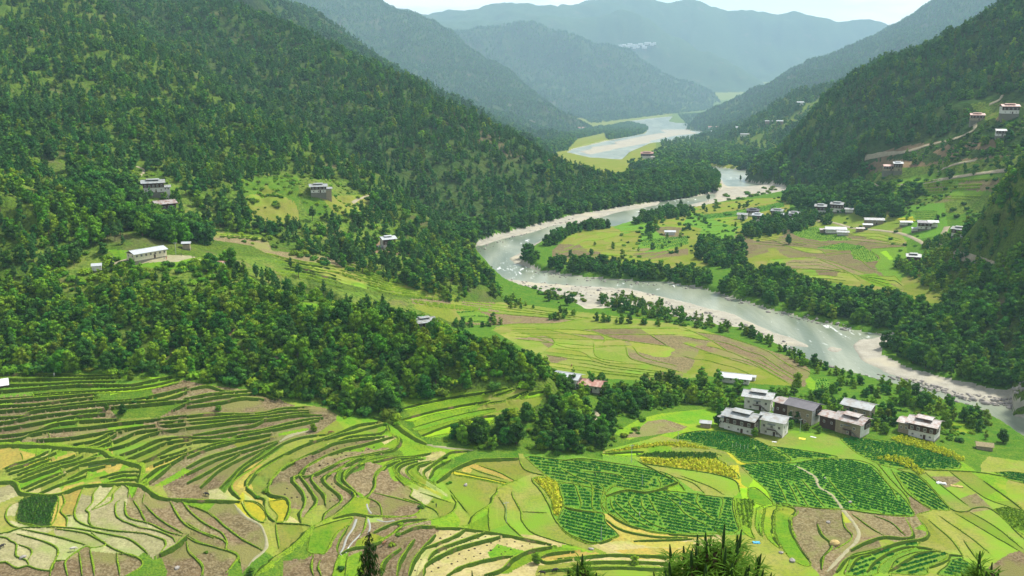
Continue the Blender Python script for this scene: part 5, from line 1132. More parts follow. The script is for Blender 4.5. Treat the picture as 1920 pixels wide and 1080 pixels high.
plant('the open ridge right of the school', [[(400,470),(520,490),(620,545),(760,565),(800,590),(780,612),(700,600),(560,575),(430,550),(380,515)]], ['A', 'floor'], 1.9, (5.0, 9.0), mixd(PN, 6, BR, 2), 400, 520, rate_noise=.3)
plant('', [[(60,472),(240,478),(430,495),(500,545),(620,568),(760,592),(800,640),(640,640),(400,600),(200,560),(60,540)]], ['A', 'floor'], 6, (1.2, 3.0), {'shrub1': 4, 'shrub0': 3, 'shrub2': 1}, 380, 540, own=False)
plant('the scrubby slope below the school', [[(60,500),(240,500),(430,520),(500,555),(620,575),(760,600),(640,640),(400,600),(200,560),(60,540)]], ['A', 'floor'], 2.0, (3, 7), mixd({'broad2': 3, 'broad1': 2, 'broad6': 2}, 3, PN, 1), 380, 540)
plant('the dark grove below the upper farmhouses', [[(110,370),(170,345),(250,350),(262,400),(290,412),(340,415),(400,445),(395,460),(300,455),(240,435),(180,405)]], None, 5.0, (9, 13), DK, 470, 800, rate_noise=.2)
plant('the forested spur behind the farmhouses', [[(-170,-200),(300,-200),(300,60),(420,140),(520,220),(640,280),(760,350),(900,490),(940,545),(920,570),(850,560),(700,520),(640,500),(500,445),(430,435),(400,440),(330,420),(240,410),(140,375),(60,345),(-170,340)]],
      ['B'], 2.7, (5, 11), SL, 560, 1500, rate_noise=.35)
plant('', [[(-170,-200),(300,-200),(640,280),(900,490),(940,545),(920,570),(850,560),(700,520),(500,470),(400,440),(330,360),(140,375),(-170,340)]], ['B', 'floor'], 1.6, (1.5, 3.2), {'shrub0': 2, 'shrub3': 2, 'shrub2': 1, 'shrub1': 1}, 560, 950, own=False)
plant('the river bluff under the spur', [[(740,470),(800,430),(860,440),(935,540),(940,570),(880,580),(780,545),(700,500)]], None, 3.2, (5, 10), mixd(BR, 5, PN, 1), 560, 900)
plant('the long forested ridge beside the river', [[(-200,-400),(2000,-400),(2000,600),(-200,600)]], ['C'], 1.9, (6.5, 13), SL, 850, 3200, rate_noise=.3)
plant('the tree belt along the far bank', [[(740,445),(880,430),(960,415),(1080,385),(1200,370),(1340,345),(1345,362),(1240,380),(1160,392),(1080,405),(1000,428),(930,446),(885,458),(800,450)]], None, 3.6, (9, 14), DK, 850, 1400)
plant('', [[(-200,-400),(2000,-400),(2000,600),(-200,600)]], ['C2', 'D'], .42, (14, 20), mixd(PN, 7, BR, 3), 1400, 9000, own=False, lod='far', rate_noise=.3)
plant('', [[(-200,-400),(2000,-400),(2000,600),(-200,600)]], ['E'], .16, (20, 30), mixd(PN, 7, BR, 3), 4500, 10500, own=False, lod='far', rate_noise=.2)
plant('', [[(1300,-400),(2200,-400),(2200,420),(1560,300),(1480,300),(1430,260),(1540,210),(1560,170),(1440,240),(1330,270),(1300,260)]], ['G0'], .48, (13, 19), mixd(PN, 7, BR, 3), 1500, 8000, own=False, lod='far', rate_noise=.3)
plant('', [[(1270,170),(1560,170),(1560,215),(1450,290),(1330,300),(1230,300)]], ['G0', 'floor'], .16, (8, 14), BR, 1400, 6500, own=False, lod='far')
plant('the steep mountain above the dirt road', [[(1390,-200),(2100,-200),(2100,180),(1880,190),(1820,215),(1800,250),(1700,270),(1620,290),(1560,345),(1480,350),(1400,330)]], ['G1'], 2.4, (6.5, 13), SL, 900, 1900, rate_noise=.25)
plant('the eroded slope around the dirt road', [[(1620,300),(1700,288),(1800,262),(1840,235),(1920,220),(2100,200),(2100,320),(1920,315),(1860,330),(1700,335),(1620,350),(1500,370),(1500,352)]], None, .85, (5, 9), mixd(BR, 5, PN, 2), 700, 1250, rate_noise=.4)
plant('', [[(1560,345),(1700,290),(1920,220),(2100,200),(2100,420),(1560,400),(1480,370)]], None, 1.7, (1.5, 3.6), {'shrub0': 3, 'shrub2': 3, 'shrub3': 1}, 700, 1250, own=False)
plant('the grove beside the red-earth farmhouse', [[(1520,360),(1545,310),(1600,285),(1625,300),(1625,345),(1600,365)]], None, 4.0, (10, 15), {'pine0': 3, 'broad0': 3, 'pine1': 2}, 900, 1500)
plant('the near hillside edging the valley', [[(1925,300),(1870,350),(1840,385),(1780,400),(1770,440),(1790,500),(1840,530),(1920,540),(2100,560),(2100,200)]], ['H', 'floor', 'G1'], 3.2, (6, 10.5), mixd(BR, 5, PN, 4), 520, 800, rate_noise=.2)
plant('the broad dark wood across the river', [[(1345,545),(1375,515),(1450,520),(1520,537),(1640,562),(1740,587),(1790,575),(1840,540),(1920,540),(2100,545),(2100,750),(1920,732),(1860,722),(1770,700),(1720,685),(1665,660),(1660,645),(1700,632),(1690,622),(1600,608),(1540,594),(1450,572),(1370,552)]],
      ['floor', 'H'], 4.3, (6, 12), mixd(DK, 6, {'broad3': 2, 'broad1': 2, 'broad2': .6}, 4), 430, 760, rate_noise=.2)
plant('the open pine stand by the beach', [[(1650,650),(1700,640),(1800,650),(1960,680),(1960,735),(1860,722),(1770,702),(1720,688),(1665,665)]], None, 2.4, (7, 10), PN, 430, 640)
plant('the tree hedge round the river bend', [[(1010,500),(1080,492),(1200,500),(1320,515),(1345,530),(1320,538),(1250,527),(1150,520),(1015,508)], [(978,475),(1005,470),(1010,496),(980,494)], [(1020,462),(1060,434),(1130,420),(1140,428),(1075,438),(1040,460)]], None, 4.6, (6, 10), DK, 560, 1100, rate_noise=.15)
plant('the green belt left of the farmhouses', [[(1190,730),(1230,702),(1310,712),(1350,722),(1385,735),(1392,760),(1360,772),(1290,762),(1220,765),(1180,775),(1120,745),(1080,735),(1040,735),(1030,720),(1100,722),(1150,732)]], None, 3.4, (4.5, 8.5), mixd(BR, 9, {'pine2': 1}, 1), 370, 480, rate_noise=.2)
plant('the gardens between farmhouses and river', [[(1455,655),(1500,668),(1560,695),(1640,718),(1700,730),(1780,758),(1850,790),(1920,830),(1930,850),(1870,835),(1800,800),(1700,765),(1640,755),(1600,740),(1530,735),(1560,718),(1510,692)]], None, 3.0, (3, 6.5), mixd(BR, 9, {'pine2': 1}, 1), 370, 560, rate_noise=.2)
plant('the leafy garden around the farmhouses', [[(1440,742),(1480,735),(1560,745),(1640,760),(1690,775),(1700,800),(1640,812),(1530,800),(1480,795),(1470,770),(1440,765)]], None, 2.6, (3.5, 6.5), BR, 370, 470, rate_noise=.2)
plant('the grove between terraces and potato fields', [[(832,838),(880,800),(930,800),(980,770),(1000,742),(1060,735),(1130,745),(1190,760),(1200,778),(1165,795),(1130,840),(1060,850),(985,848),(900,838)]], None, 4.2, (4.5, 9), mixd(DK, 8, {'broad2': 1, 'broad6': 1}, 2), 330, 470, rate_noise=.2)
plant('the gravel bar by the river', [[(1110,562),(1150,545),(1210,560),(1280,585),(1300,600),(1230,598),(1150,580)], [(1020,548),(1090,552),(1090,568),(1020,565)]], None, 2.0, (4, 8.5), {'pine2': 2, 'pine0': 2, 'broad1': 2}, 500, 720)
GBED_KEEP = GBED.copy(); GBED[:] = np.where(True, 0, GBED)
plant('the gravel bar by the river', [[(1115,566),(1150,548),(1210,562),(1290,592),(1390,620),(1380,628),(1260,608),(1150,582)]], None, 1.6, (4, 9), {'pine2': 2, 'pine0': 3, 'broad1': 2}, 500, 720)
plant('', [[(1115,566),(1150,548),(1210,562),(1290,592),(1400,630),(1260,608),(1150,582)], [(1000,540),(1090,548),(1100,570),(1040,575)]], None, 3.5, (1.0, 2.5), {'shrub0': 2, 'shrub3': 2, 'shrub2': 1}, 500, 720, own=False)
plant('', [[(1330,372),(1400,356),(1470,350),(1440,366),(1350,384)], [(1110,278),(1215,265),(1215,270),(1150,280)]], None, .5, (1.5, 4), {'shrub0': 1, 'shrub3': 1}, 900, 1800, own=False)
GBED[:] = GBED_KEEP
plant('the hedgerow behind the river plain', [[(850,608),(930,590),(1010,595),(1090,598),(1240,608),(1240,614),(1130,604),(1000,604),(920,614),(850,618)], [(900,565),(960,560),(1010,580),(1090,590),(1090,596),(1000,592),(940,590),(900,580)]], None, 2.8, (3, 6.5), BR, 480, 760)
plant('the hedgerow beside the ploughed plain', [[(1390,612),(1440,630),(1500,665),(1500,676),(1440,650),(1385,622)], [(1450,650),(1500,662),(1520,690),(1470,668)]], None, 3, (3, 6), BR, 440, 700)
VU = 'the upper village fields'
plant(VU, [[(1310,455),(1390,458),(1400,500),(1340,505),(1300,480)], [(1380,440),(1420,418),(1500,400),(1560,408),(1560,425),(1420,447)], [(1180,412),(1300,392),(1310,400),(1190,422)]], None, 3.0, (6, 10), DK, 700, 1200)
plant(VU, [[(1600,380),(1640,370),(1690,378),(1690,408),(1610,412)], [(1480,360),(1560,365),(1600,385),(1560,400),(1490,392),(1470,375)], [(1560,362),(1700,355),(1730,362),(1700,380),(1600,378)]], None, 3.6, (8, 13), DK, 750, 1300)
plant('the thicket beside the white tower house', [[(1680,485),(1700,500),(1735,500),(1730,460),(1790,440),(1840,470),(1850,530),(1780,565),(1740,545),(1680,500)]], None, 4.0, (5, 9), {'broad2': 3, 'broad6': 3, 'broad1': 3, 'broad0': 2}, 560, 900, rate_noise=.2)
plant(VU, [[(1270,390),(1480,375),(1500,420),(1400,460),(1180,480),(1160,440)], [(1480,395),(1760,385),(1770,430),(1600,430)], [(1060,460),(1180,420),(1300,470),(1200,500),(1060,490)]], None, .10, (4, 8.5), BR, 600, 1200, rate_noise=.1)
plant('', [[(1270,380),(1480,370),(1500,420),(1400,470),(1180,500),(1160,440)], [(1480,385),(1760,385),(1770,440),(1700,480),(1600,430)]], None, .5, (1.2, 2.6), {'shrub0': 2, 'shrub2': 2}, 600, 1200, own=False)
plant('', [[(1130,240),(1180,230),(1218,240),(1200,254),(1140,262)], [(1000,272),(1080,262),(1062,282),(1030,288)], [(1020,262),(1130,238),(1130,250),(1060,265)], [(1225,292),(1330,268),(1480,300),(1480,345),(1370,312),(1320,308),(1230,306)], [(1160,318),(1320,300),(1320,312),(1330,320)]], None, 0.9, (12, 17), DK, 1200, 9000, own=False, lod='far', rate_noise=.2)
plant('the wooded spit inside the river loop', [[(1120,345),(1200,330),(1290,310),(1325,318),(1348,335),(1345,355),(1250,375),(1150,388),(1060,395)]], ['floor', 'C'], 2.2, (9, 14), DK, 1000, 1700)
plant('', [[(1270,215),(1340,212),(1420,200),(1440,215),(1330,250),(1290,235)], [(1080,215),(1330,190),(1340,205),(1220,218),(1110,232)]], None, .35, (10, 14), DK, 2200, 11000, own=False, lod='far')
plant('', [[(1020,730),(1190,760),(1220,800),(1130,850),(850,842),(750,800),(700,785)], [(1440,735),(1800,780),(1860,830),(1760,830),(1700,800),(1480,795)], [(1190,700),(1400,730),(1390,770),(1190,770)]], None, 4.5, (.8, 2.2), {'shrub0': 3, 'shrub1': 2, 'shrub2': 1, 'shrub3': 1}, 340, 500, own=False)
plant('', [[(620,1078),(700,1030),(830,900),(850,905),(750,1010),(680,1080)], [(350,1075),(640,760),(760,790),(740,800),(640,790)], [(830,742),(1000,728),(1000,735),(860,775),(800,785),(760,800)], [(220,748),(330,735),(320,760),(280,775),(225,775)], [(790,840),(900,845),(920,855),(860,870),(820,880)], [(1780,830),(1920,830),(1920,850),(1800,850)]], None, 2.2, (.7, 1.6), {'shrub0': 2, 'shrub1': 2, 'shrub2': 1}, 230, 420, own=False)
print('planted', len(CANDS), {k: len(v) for k, v in POINTS.items()}, round(time.time() - T0, 1))
plant('', [[(60,346),(200,335),(262,318),(330,335),(345,400),(420,420),(300,380),(255,345),(180,350)], [(455,345),(540,325),(640,345),(690,372),(672,402),(600,412),(520,420),(460,400)]], None, 2.2, (1.0, 2.4), {'shrub0': 2, 'shrub1': 3, 'shrub3': 2}, 560, 900, own=False, clearp=False)
# ------------------------------------------------------------------ trees of their own
TONE = {'broad0': 'dark round-crowned tree', 'broad1': 'leafy mid-green tree', 'broad2': 'bright yellow-green tree', 'broad3': 'narrow green tree', 'broad4': 'wide dark tree', 'broad5': 'dull olive-green tree', 'broad6': 'low yellow-green tree',
        'pine0': 'full-crowned pine', 'pine1': 'slender dark pine', 'pine2': 'young light-green pine', 'pine3': 'bare-stemmed pine'}
def zones(cs):
    reg = {}
    for c in cs: u, v = proj(c[1], c[2], c[3]); reg.setdefault(c[7], []).append((float(u), float(v), c[4]))
    return {k: [np.quantile([q[i] for q in L], (.2, .4, .6, .8) if i < 2 else (.3, .7)) for i in (0, 1, 2)] for k, L in reg.items()}
def place_label(c, Zn):
    u, v = proj(c[1], c[2], c[3]); q = Zn[c[7]]; a = ('far left', 'left', 'middle', 'right', 'far right')[int(np.searchsorted(q[0], u))]; b = ('topmost', 'upper', 'central', 'lower', 'bottom')[int(np.searchsorted(q[1], v))]; s_ = ('small ', '', 'tall ')[int(np.searchsorted(q[2], c[4]))]
    return '%s%s, %s %s part of %s' % (s_, TONE[c[6]], b, a, c[7])
PROTO = {}
def tree(x, y, z, s, rot, key, label, group=None, sc=None, name=None):
    kind = 'pine_tree' if key.startswith('pine') else 'broadleaf_tree'
    e = empty(name or kind, (x, y, z - .15), rot, label=label, category='tree')
    e.scale = sc or (s, s, s)
    if group: e['group'] = group
    cm, tm = MODELS[key]
    for nm, me in (('crown', cm), ('trunk', tm)):
        if (key, nm) in PROTO: o = PROTO[(key, nm)].copy(); o.parent = e; COL.objects.link(o)
        else: o = new_obj(nm, me, e); PROTO[(key, nm)] = o
    return e
CANDS.sort(key=lambda c: -c[0])
cnt = {'b': 0, 'p': 0}; chosen = []
for c in CANDS:
    if cnt[c[6][0]] < 285 and c[0] > 9: cnt[c[6][0]] += 1; chosen.append(c)
ZN = zones(chosen); ids = set(id(c) for c in chosen)
for c in CANDS:
    px, x, y, z, s, rot, key, region = c; t = key[0]
    if id(c) in ids:
        lab = place_label(c, ZN); tree(x, y, z, s, rot, key, lab, lab)
    else: mass(key, x, y, z, s, rot, 'mid' if math.hypot(x, y) < 1500 else 'far')
def scatter(name, pts, coll, label):
    P = np.array(pts, float); me = bpy.data.meshes.new(name); me.vertices.add(len(P)); me.vertices.foreach_set('co', P[:, :3].astype(np.float32).ravel())
    for nm, col, ty in (('sc', 3, 'FLOAT'), ('rt', 4, 'FLOAT'), ('ix', 5, 'INT')):
        at = me.attributes.new(nm, ty, 'POINT'); at.data.foreach_set('value', P[:, col].astype(np.int32 if ty == 'INT' else np.float32))
    me.update(); o = new_obj(name, me, kind='stuff', label=label)
    ng = bpy.data.node_groups.new(name, 'GeometryNodeTree'); ng.interface.new_socket('Geometry', in_out='INPUT', socket_type='NodeSocketGeometry'); ng.interface.new_socket('Geometry', in_out='OUTPUT', socket_type='NodeSocketGeometry')
    N = ng.nodes; K = ng.links; gi = N.new('NodeGroupInput'); go = N.new('NodeGroupOutput'); ip = N.new('GeometryNodeInstanceOnPoints')
    ci = N.new('GeometryNodeCollectionInfo'); ci.inputs['Collection'].default_value = coll; ci.inputs['Separate Children'].default_value = True; ci.inputs['Reset Children'].default_value = True
    def attr(n, ty):
        a = N.new('GeometryNodeInputNamedAttribute'); a.data_type = ty; a.inputs['Name'].default_value = n; return a.outputs['Attribute']
    cx = N.new('ShaderNodeCombineXYZ'); K.new(attr('rt', 'FLOAT'), cx.inputs[2])
    K.new(gi.outputs[0], ip.inputs['Points']); K.new(ci.outputs[0], ip.inputs['Instance']); ip.inputs['Pick Instance'].default_value = True
    K.new(attr('ix', 'INT'), ip.inputs['Instance Index']); K.new(cx.outputs[0], ip.inputs['Rotation']); K.new(attr('sc', 'FLOAT'), ip.inputs['Scale'])
    K.new(ip.outputs[0], go.inputs[0]); md = o.modifiers.new('scatter', 'NODES'); md.node_group = ng
    return o
scatter('forest', POINTS['mid'], make_lib('mid_tree_kinds', MASS['mid']), 'mixed pine and broadleaf forest covering the valley sides')
scatter('distant_forest', POINTS['far'], make_lib('far_tree_kinds', MASS['far']), 'hazy forest on the far mountain slopes')
scatter('undergrowth', POINTS['shrub'], make_lib('shrub_kinds', MASS['shrub']), 'low green scrub on the slopes and between fields')
print('trees', cnt, round(time.time() - T0, 1))
# ------------------------------------------------------------------ crops
def replicate(name, V0, F0, P, mats, ang=None, sc=None, scz=None, **props):
    V0 = np.asarray(V0, float); F0 = np.asarray(F0, int); n = len(P); P = np.asarray(P, float)
    ang = RNG.uniform(0, 6.283, n) if ang is None else ang; sc = np.ones(n) if sc is None else sc; scz = sc if scz is None else scz
    c, s_ = np.cos(ang)[:, None], np.sin(ang)[:, None]
    x = (V0[None, :, 0] * c - V0[None, :, 1] * s_) * sc[:, None]; y = (V0[None, :, 0] * s_ + V0[None, :, 1] * c) * sc[:, None]; z = V0[None, :, 2] * scz[:, None]
    V = np.stack([x + P[:, None, 0], y + P[:, None, 1], z + P[:, None, 2]], -1).reshape(-1, 3)
    F_ = (F0[None] + (np.arange(n) * len(V0))[:, None, None]).reshape(-1, F0.shape[1])
    return new_obj(name, mesh_np(name, V, F_, mats, smooth=False), **props)
def sprays(n, r, h, size, seed, upright=.3):
    g = np.random.default_rng(seed); V = []; F_ = []
    for i in range(n):
        a = g.uniform(0, 6.283); d = r * math.sqrt(g.uniform(0, 1)); p = np.array([d * math.cos(a), d * math.sin(a), h * g.uniform(.35, 1) * (1 - .4 * d / r)])
        nn = np.array([math.cos(a) * .8, math.sin(a) * .8, upright + g.uniform(0, .6)]); nn /= np.linalg.norm(nn); t = np.cross(nn, g.normal(size=3)); t /= np.linalg.norm(t); b = np.cross(nn, t); s = size * g.uniform(.7, 1.3)
        o = len(V); V += [p + t * s / 2, p + b * s * .4, p - t * s / 2, p - b * s * .4]; F_.append((o, o + 1, o + 2, o + 3))
    return np.array(V), np.array(F_)
def rows(poly, dirpx, row_gap, plant_gap, jit=.12):
    P = np.array(poly, float); c = P.mean(0); w0 = upt(*c); w1 = upt(c[0] + dirpx[0] * 20, c[1] + dirpx[1] * 20)
    d = np.array([w1.x - w0.x, w1.y - w0.y]); d /= np.hypot(*d); n = np.array([-d[1], d[0]])
    W = unproj(P[:, 0], P[:, 1])[:, :2]; rel = W - np.array([w0.x, w0.y]); A = rel @ d; B = rel @ n
    gb = np.arange(B.min(), B.max(), row_gap); gaa = np.arange(A.min(), A.max(), plant_gap); BB, AA = np.meshgrid(gb, gaa, indexing='ij')
    AA = AA + RNG.normal(0, jit, AA.shape); BB = BB + 1.3 * fbm(AA / 16, BB / 30 + 5, 2) + RNG.normal(0, jit * .6, AA.shape)
    x = (w0.x + AA * d[0] + BB * n[0]).ravel(); y = (w0.y + AA * d[1] + BB * n[1]).ravel(); z = ground_z(x, y); u, v = proj(x, y, z)
    m = inpoly(u, v, poly) & (RNG.random(len(x)) > .04 + .5 * (fbm(x / 7, y / 7, 2) > .42))
    # keep off the bunds
    return np.stack([x[m], y[m], z[m]], -1)
def off_lines(P, d0=.75):
    if len(P) == 0: return P
    ok = np.ones(len(P), bool)
    for q, s, w, kind in WL:
        mn = q.min(0) - 2; mx = q.max(0) + 2; m = np.nonzero(ok & (P[:, 0] > mn[0]) & (P[:, 0] < mx[0]) & (P[:, 1] > mn[1]) & (P[:, 1] < mx[1]))[0]
        if len(m) == 0: continue
        a = q[:-1]; b = q[1:] - q[:-1]; L = (b ** 2).sum(-1) + 1e-9
        t = np.clip(((P[m, None, 0] - a[None, :, 0]) * b[:, 0] + (P[m, None, 1] - a[None, :, 1]) * b[:, 1]) / L, 0, 1)
        dd = np.hypot(P[m, None, 0] - a[None, :, 0] - t * b[:, 0], P[m, None, 1] - a[None, :, 1] - t * b[:, 1]).min(1); ok[m[dd < d0]] = False
    return P[ok]
DIRS = {0: (1, .16), 1: (1, .05), 2: (1, .22), 3: (1, .2), 4: (1, .13), 5: (1, .1), 6: (1, .27), 7: (1, .17), 8: (1, .5), 9: (1, -.3), 10: (1, -.3), 11: (1, .2), 12: (1, .15)}
pot = []; mz = []; dk = []; seedl = []
ki = 0
for k, P in OVER:
    near = P[0][1] > 800
    if k == 'K':
        pot.append(rows(P, DIRS.get(ki, (1, .12)) if near else (1, .03), 2.15 if near else 3.4, .62 if near else 1.5)); ki += 1
    elif k == 'Y' and near and P[0][0] > 900: mz.append(rows(P, (1, .1), 1.5, .9, .3))
    elif k == 'D' and near: dk.append(rows(P, (1, .1), 1.0, .7, .3))
    elif k == 'W' and near: seedl.append(rows(P, (1, .3), 1.1, .8, .1))
mz.append(rows([(1640,858),(1680,856),(1712,863),(1712,872),(1735,886),(1728,892),(1700,878),(1680,868),(1650,864)], (1, .3), 1.3, .8, .3))
mz.append(rows([(1668,823),(1690,818),(1740,830),(1790,850),(1812,866),(1790,862),(1740,845),(1690,833)], (1, .3), 1.3, .8, .3))
veg = rows([(1864,956),(1890,952),(1930,965),(1960,1005),(1900,990),(1880,972)], (1, .6), 1.3, .8, .3)
vegp = rows([(1395,985),(1405,990),(1415,940),(1385,935),(1382,960)], (.2, 1), 1.4, .8, .3)
pot = off_lines(np.vstack(pot)); mz = off_lines(np.vstack(mz), .3); dk = np.vstack(dk)
V0, F0 = sprays(11, .52, .62, .55, 3); replicate('potato_rows', V0, F0, pot, [LM['potato']], sc=RNG.uniform(.75, 1.15, len(pot)), kind='stuff', label='rows of dark green potato plants')
V0, F0 = sprays(10, .55, 1.6, .8, 4, .6); replicate('ripening_maize', V0, F0, mz, [LM['maize']], sc=RNG.uniform(.55, 1.05, len(mz)), kind='stuff', label='yellowing maize stands between the green fields')
V0, F0 = sprays(7, .4, 1.5, .6, 5, 0); replicate('tall_dark_crop', V0, F0, dk, [LM['dark']], sc=RNG.uniform(.7, 1.1, len(dk)), kind='stuff', label='tall dark green crop plots')
vv = np.vstack([veg, vegp]); V0, F0 = sprays(9, .55, .9, .6, 6); replicate('leafy_vegetables', V0, F0, vv, [LM['lime']], sc=RNG.uniform(.8, 1.2, len(vv)), kind='stuff', label='yellow green leafy vegetables')
# tufts on the bunds
tp_ = []
for q, s, w, kind in WL:
    r = np.hypot(*q.mean(0))
    if kind == 'path' or r > 470: continue
    d = np.hypot(*np.diff(q, axis=0).T); L = d.sum(); n = int(L / (.38 if kind == 'bund' else .3)); t = np.sort(RNG.uniform(0, L, n)); c = np.r_[0, np.cumsum(d)]
    x = np.interp(t, c, q[:, 0]) + RNG.normal(0, .35 * w * (1 if kind == 'bund' else 2.2), n); y = np.interp(t, c, q[:, 1]) + RNG.normal(-.22, .42 * w * (1 if kind == 'bund' else 2.2), n)
    tp_.append(np.stack([x, y, ground_z(x, y) + .08], -1))
tp_ = np.vstack(tp_); V0, F0 = sprays(3, .22, .42, .42, 8, 0)
replicate('bund_tufts', V0, F0, tp_, [LM['tuft']], sc=RNG.uniform(.25, .8, len(tp_)), kind='stuff', label='long grass tufts on the bunds')
print('crops', len(pot), len(mz), len(tp_), round(time.time() - T0, 1))
# manure heaps in rows
def heaps(poly, gap): return rows(poly, (1, -.35), gap, gap * .9, gap * .14)
hp = np.vstack([heaps([(800,1010),(850,995),(900,1003),(1000,1020),(1040,1030),(960,1040),(900,1055),(840,1078),(770,1078),(790,1040)], 3.4), heaps([(530,905),(570,880),(650,860),(720,855),(660,880),(640,930),(625,950),(560,940),(530,925)], 2.9),
                heaps([(570,860),(650,830),(740,822),(700,840),(620,865)], 3.0)])
c_ = [(math.cos(a) * .42, math.sin(a) * .42, -.05) for a in np.arange(0, 6.2, 1.05)]; V0 = c_ + [(0, 0, .32)]; F0 = [(i, (i + 1) % 6, 6) for i in range(6)]
hp = off_lines(hp, .9); replicate('manure_heaps', V0, F0, hp, [mat('manure', (.045,.032,.02), (.03,.022,.015), 2)], sc=RNG.uniform(.7, 1.3, len(hp)), kind='stuff', label='small dark manure heaps dotted over the bare fields')
# boulders along the river
bp_ = []
for P, n in (([(1640,700),(1720,722),(1800,748),(1920,770),(1920,752),(1800,738),(1720,712)], 260), ([(940,523),(1100,536),(1240,556),(1400,610),(1500,655),(1480,660),(1380,615),(1180,560),(960,545)], 160),
             ([(1345,548),(1450,578),(1600,615),(1600,622),(1450,588),(1345,556)], 90), ([(1000,508),(1100,520),(1320,540),(1320,545),(1100,526),(1000,514)], 60), ([(888,465),(940,449),(1080,408),(1080,412),(940,455),(895,475)], 60), ([(1450,655),(1560,700),(1700,738),(1850,790),(1920,830),(1920,822),(1850,782),(1700,730),(1560,690)], 150)):
    P = noisy(P, 1); u = RNG.uniform(min(p[0] for p in P), max(p[0] for p in P), n * 9); v = RNG.uniform(min(p[1] for p in P), max(p[1] for p in P), n * 9)
    m = inpoly(u, v, P); u, v = u[m][:n], v[m][:n]
    for a, b in zip(u, v): X_, Y_, Z_ = wpt(a, b, z=.3); bp_.append((X_, Y_, max(.1, float(height(X_, Y_)))))
icoV, icoF = ico(); icoV = icoV * (1, .8, .6); rock_m = mat('river_rock', (.34,.31,.27), (.20,.185,.165), .8, bump=.6)
bsz = np.exp(RNG.normal(-.25, .45, len(bp_))); replicate('river_boulders', icoV, icoF, bp_, [rock_m], sc=bsz, kind='stuff', label='grey boulders strewn along the river banks')
# ------------------------------------------------------------------ houses
def hm(name, c, c2=None, sc=1.2, rough=.85, **k): return mat(name, c, c2 or tuple(v * .8 for v in c), sc, rough=rough, bump=.15, spec=.2, **k)
HM = {'white': hm('whitewash', (.66,.64,.58), (.56,.53,.46), .9, c3=(.50,.46,.38), scale3=.5, amt3=.4), 'cream': hm('cream_plaster', (.68,.62,.42)), 'mud': hm('rammed_earth', (.33,.27,.17), (.25,.20,.13), 1.0, c3=(.26,.2,.13), scale3=2), 'timber': hm('dark_timber', (.085,.045,.025), (.055,.03,.02), 2),
      'red': hm('red_ochre_wall', (.32,.12,.07), (.26,.10,.06)), 'pane': hm('window_dark', (.02,.02,.022)), 'frame': hm('window_frame', (.62,.58,.48)), 'stone': hm('stone_plinth', (.20,.185,.14), (.12,.12,.08), 2)}
def roofm(name, c, c2, rust=None):
    m = mat(name, c, c2, .35, rough=.45, bump=0, spec=.5, patch=(.45, rust, .47, .60) if rust else None)
    N = m.node_tree.nodes; K = m.node_tree.links; b = N['Principled BSDF']; tc = N.new('ShaderNodeTexCoord'); w = N.new('ShaderNodeTexWave'); w.inputs['Scale'].default_value = 2.2; w.bands_direction = 'X'
    K.new(tc.outputs['Object'], w.inputs['Vector']); bp = N.new('ShaderNodeBump'); bp.inputs['Strength'].default_value = .6; bp.inputs['Distance'].default_value = .03; K.new(w.outputs['Fac'], bp.inputs['Height']); K.new(bp.outputs[0], b.inputs['Normal']); return m
RM = {'pale': roofm('pale_metal_roof', (.29,.31,.30), (.22,.24,.23), (.19,.18,.15)), 'rusty': roofm('rusty_metal_roof', (.31,.28,.25), (.24,.215,.19), (.17,.09,.055)), 'slate': roofm('dark_slate_roof', (.075,.065,.075), (.05,.045,.05)),
      'white': roofm('bright_white_roof', (.40,.42,.42), (.33,.35,.35)), 'redr': roofm('rust_red_roof', (.34,.14,.09), (.26,.11,.07), (.40,.25,.18)), 'thatch': mat('thatch', (.36,.30,.17), (.25,.2,.11), 2, bump=.6)}
def boxv(x0, x1, y0, y1, z0, z1):
    return [(x, y, z) for z in (z0, z1) for (x, y) in ((x0, y0), (x1, y0), (x1, y1), (x0, y1))], [(0, 3, 2, 1), (4, 5, 6, 7), (0, 1, 5, 4), (1, 2, 6, 5), (2, 3, 7, 6), (3, 0, 4, 7)]
def pobj(name, parts, m, parent, **k):
    V, F_ = merge(parts); me = mesh_py(name, V, F_, m); return new_obj(name, me, parent, **k)
def gable(x0, x1, y0, y1, z, rise, th=.12, cx=None):
    """two pitched sheets with thickness, ridge along x"""
    ym = (y0 + y1) / 2; V = []; F_ = []
    for (ya, za, yb, zb) in ((y0, z, ym, z + rise), (ym, z + rise, y1, z)):
        o = len(V); V += [(x0, ya, za), (x1, ya, za), (x1, yb, zb), (x0, yb, zb), (x0, ya, za - th), (x1, ya, za - th), (x1, yb, zb - th), (x0, yb, zb - th)]
        F_ += [tuple(o + i for i in f) for f in ((0, 1, 2, 3), (7, 6, 5, 4), (0, 4, 5, 1), (1, 5, 6, 2), (2, 6, 7, 3), (3, 7, 4, 0))]
    return V, F_
def sill_z(x, y, L, W, rz):
    c, s = math.cos(rz), math.sin(rz); P = [(x + c * a - s * b, y + s * a + c * b) for a in (-L / 2, 0, L / 2) for b in (-W / 2, 0, W / 2)]
    z = ground_z([p[0] for p in P], [p[1] for p in P]); return float(z.mean()), float(z.max() - z.min())
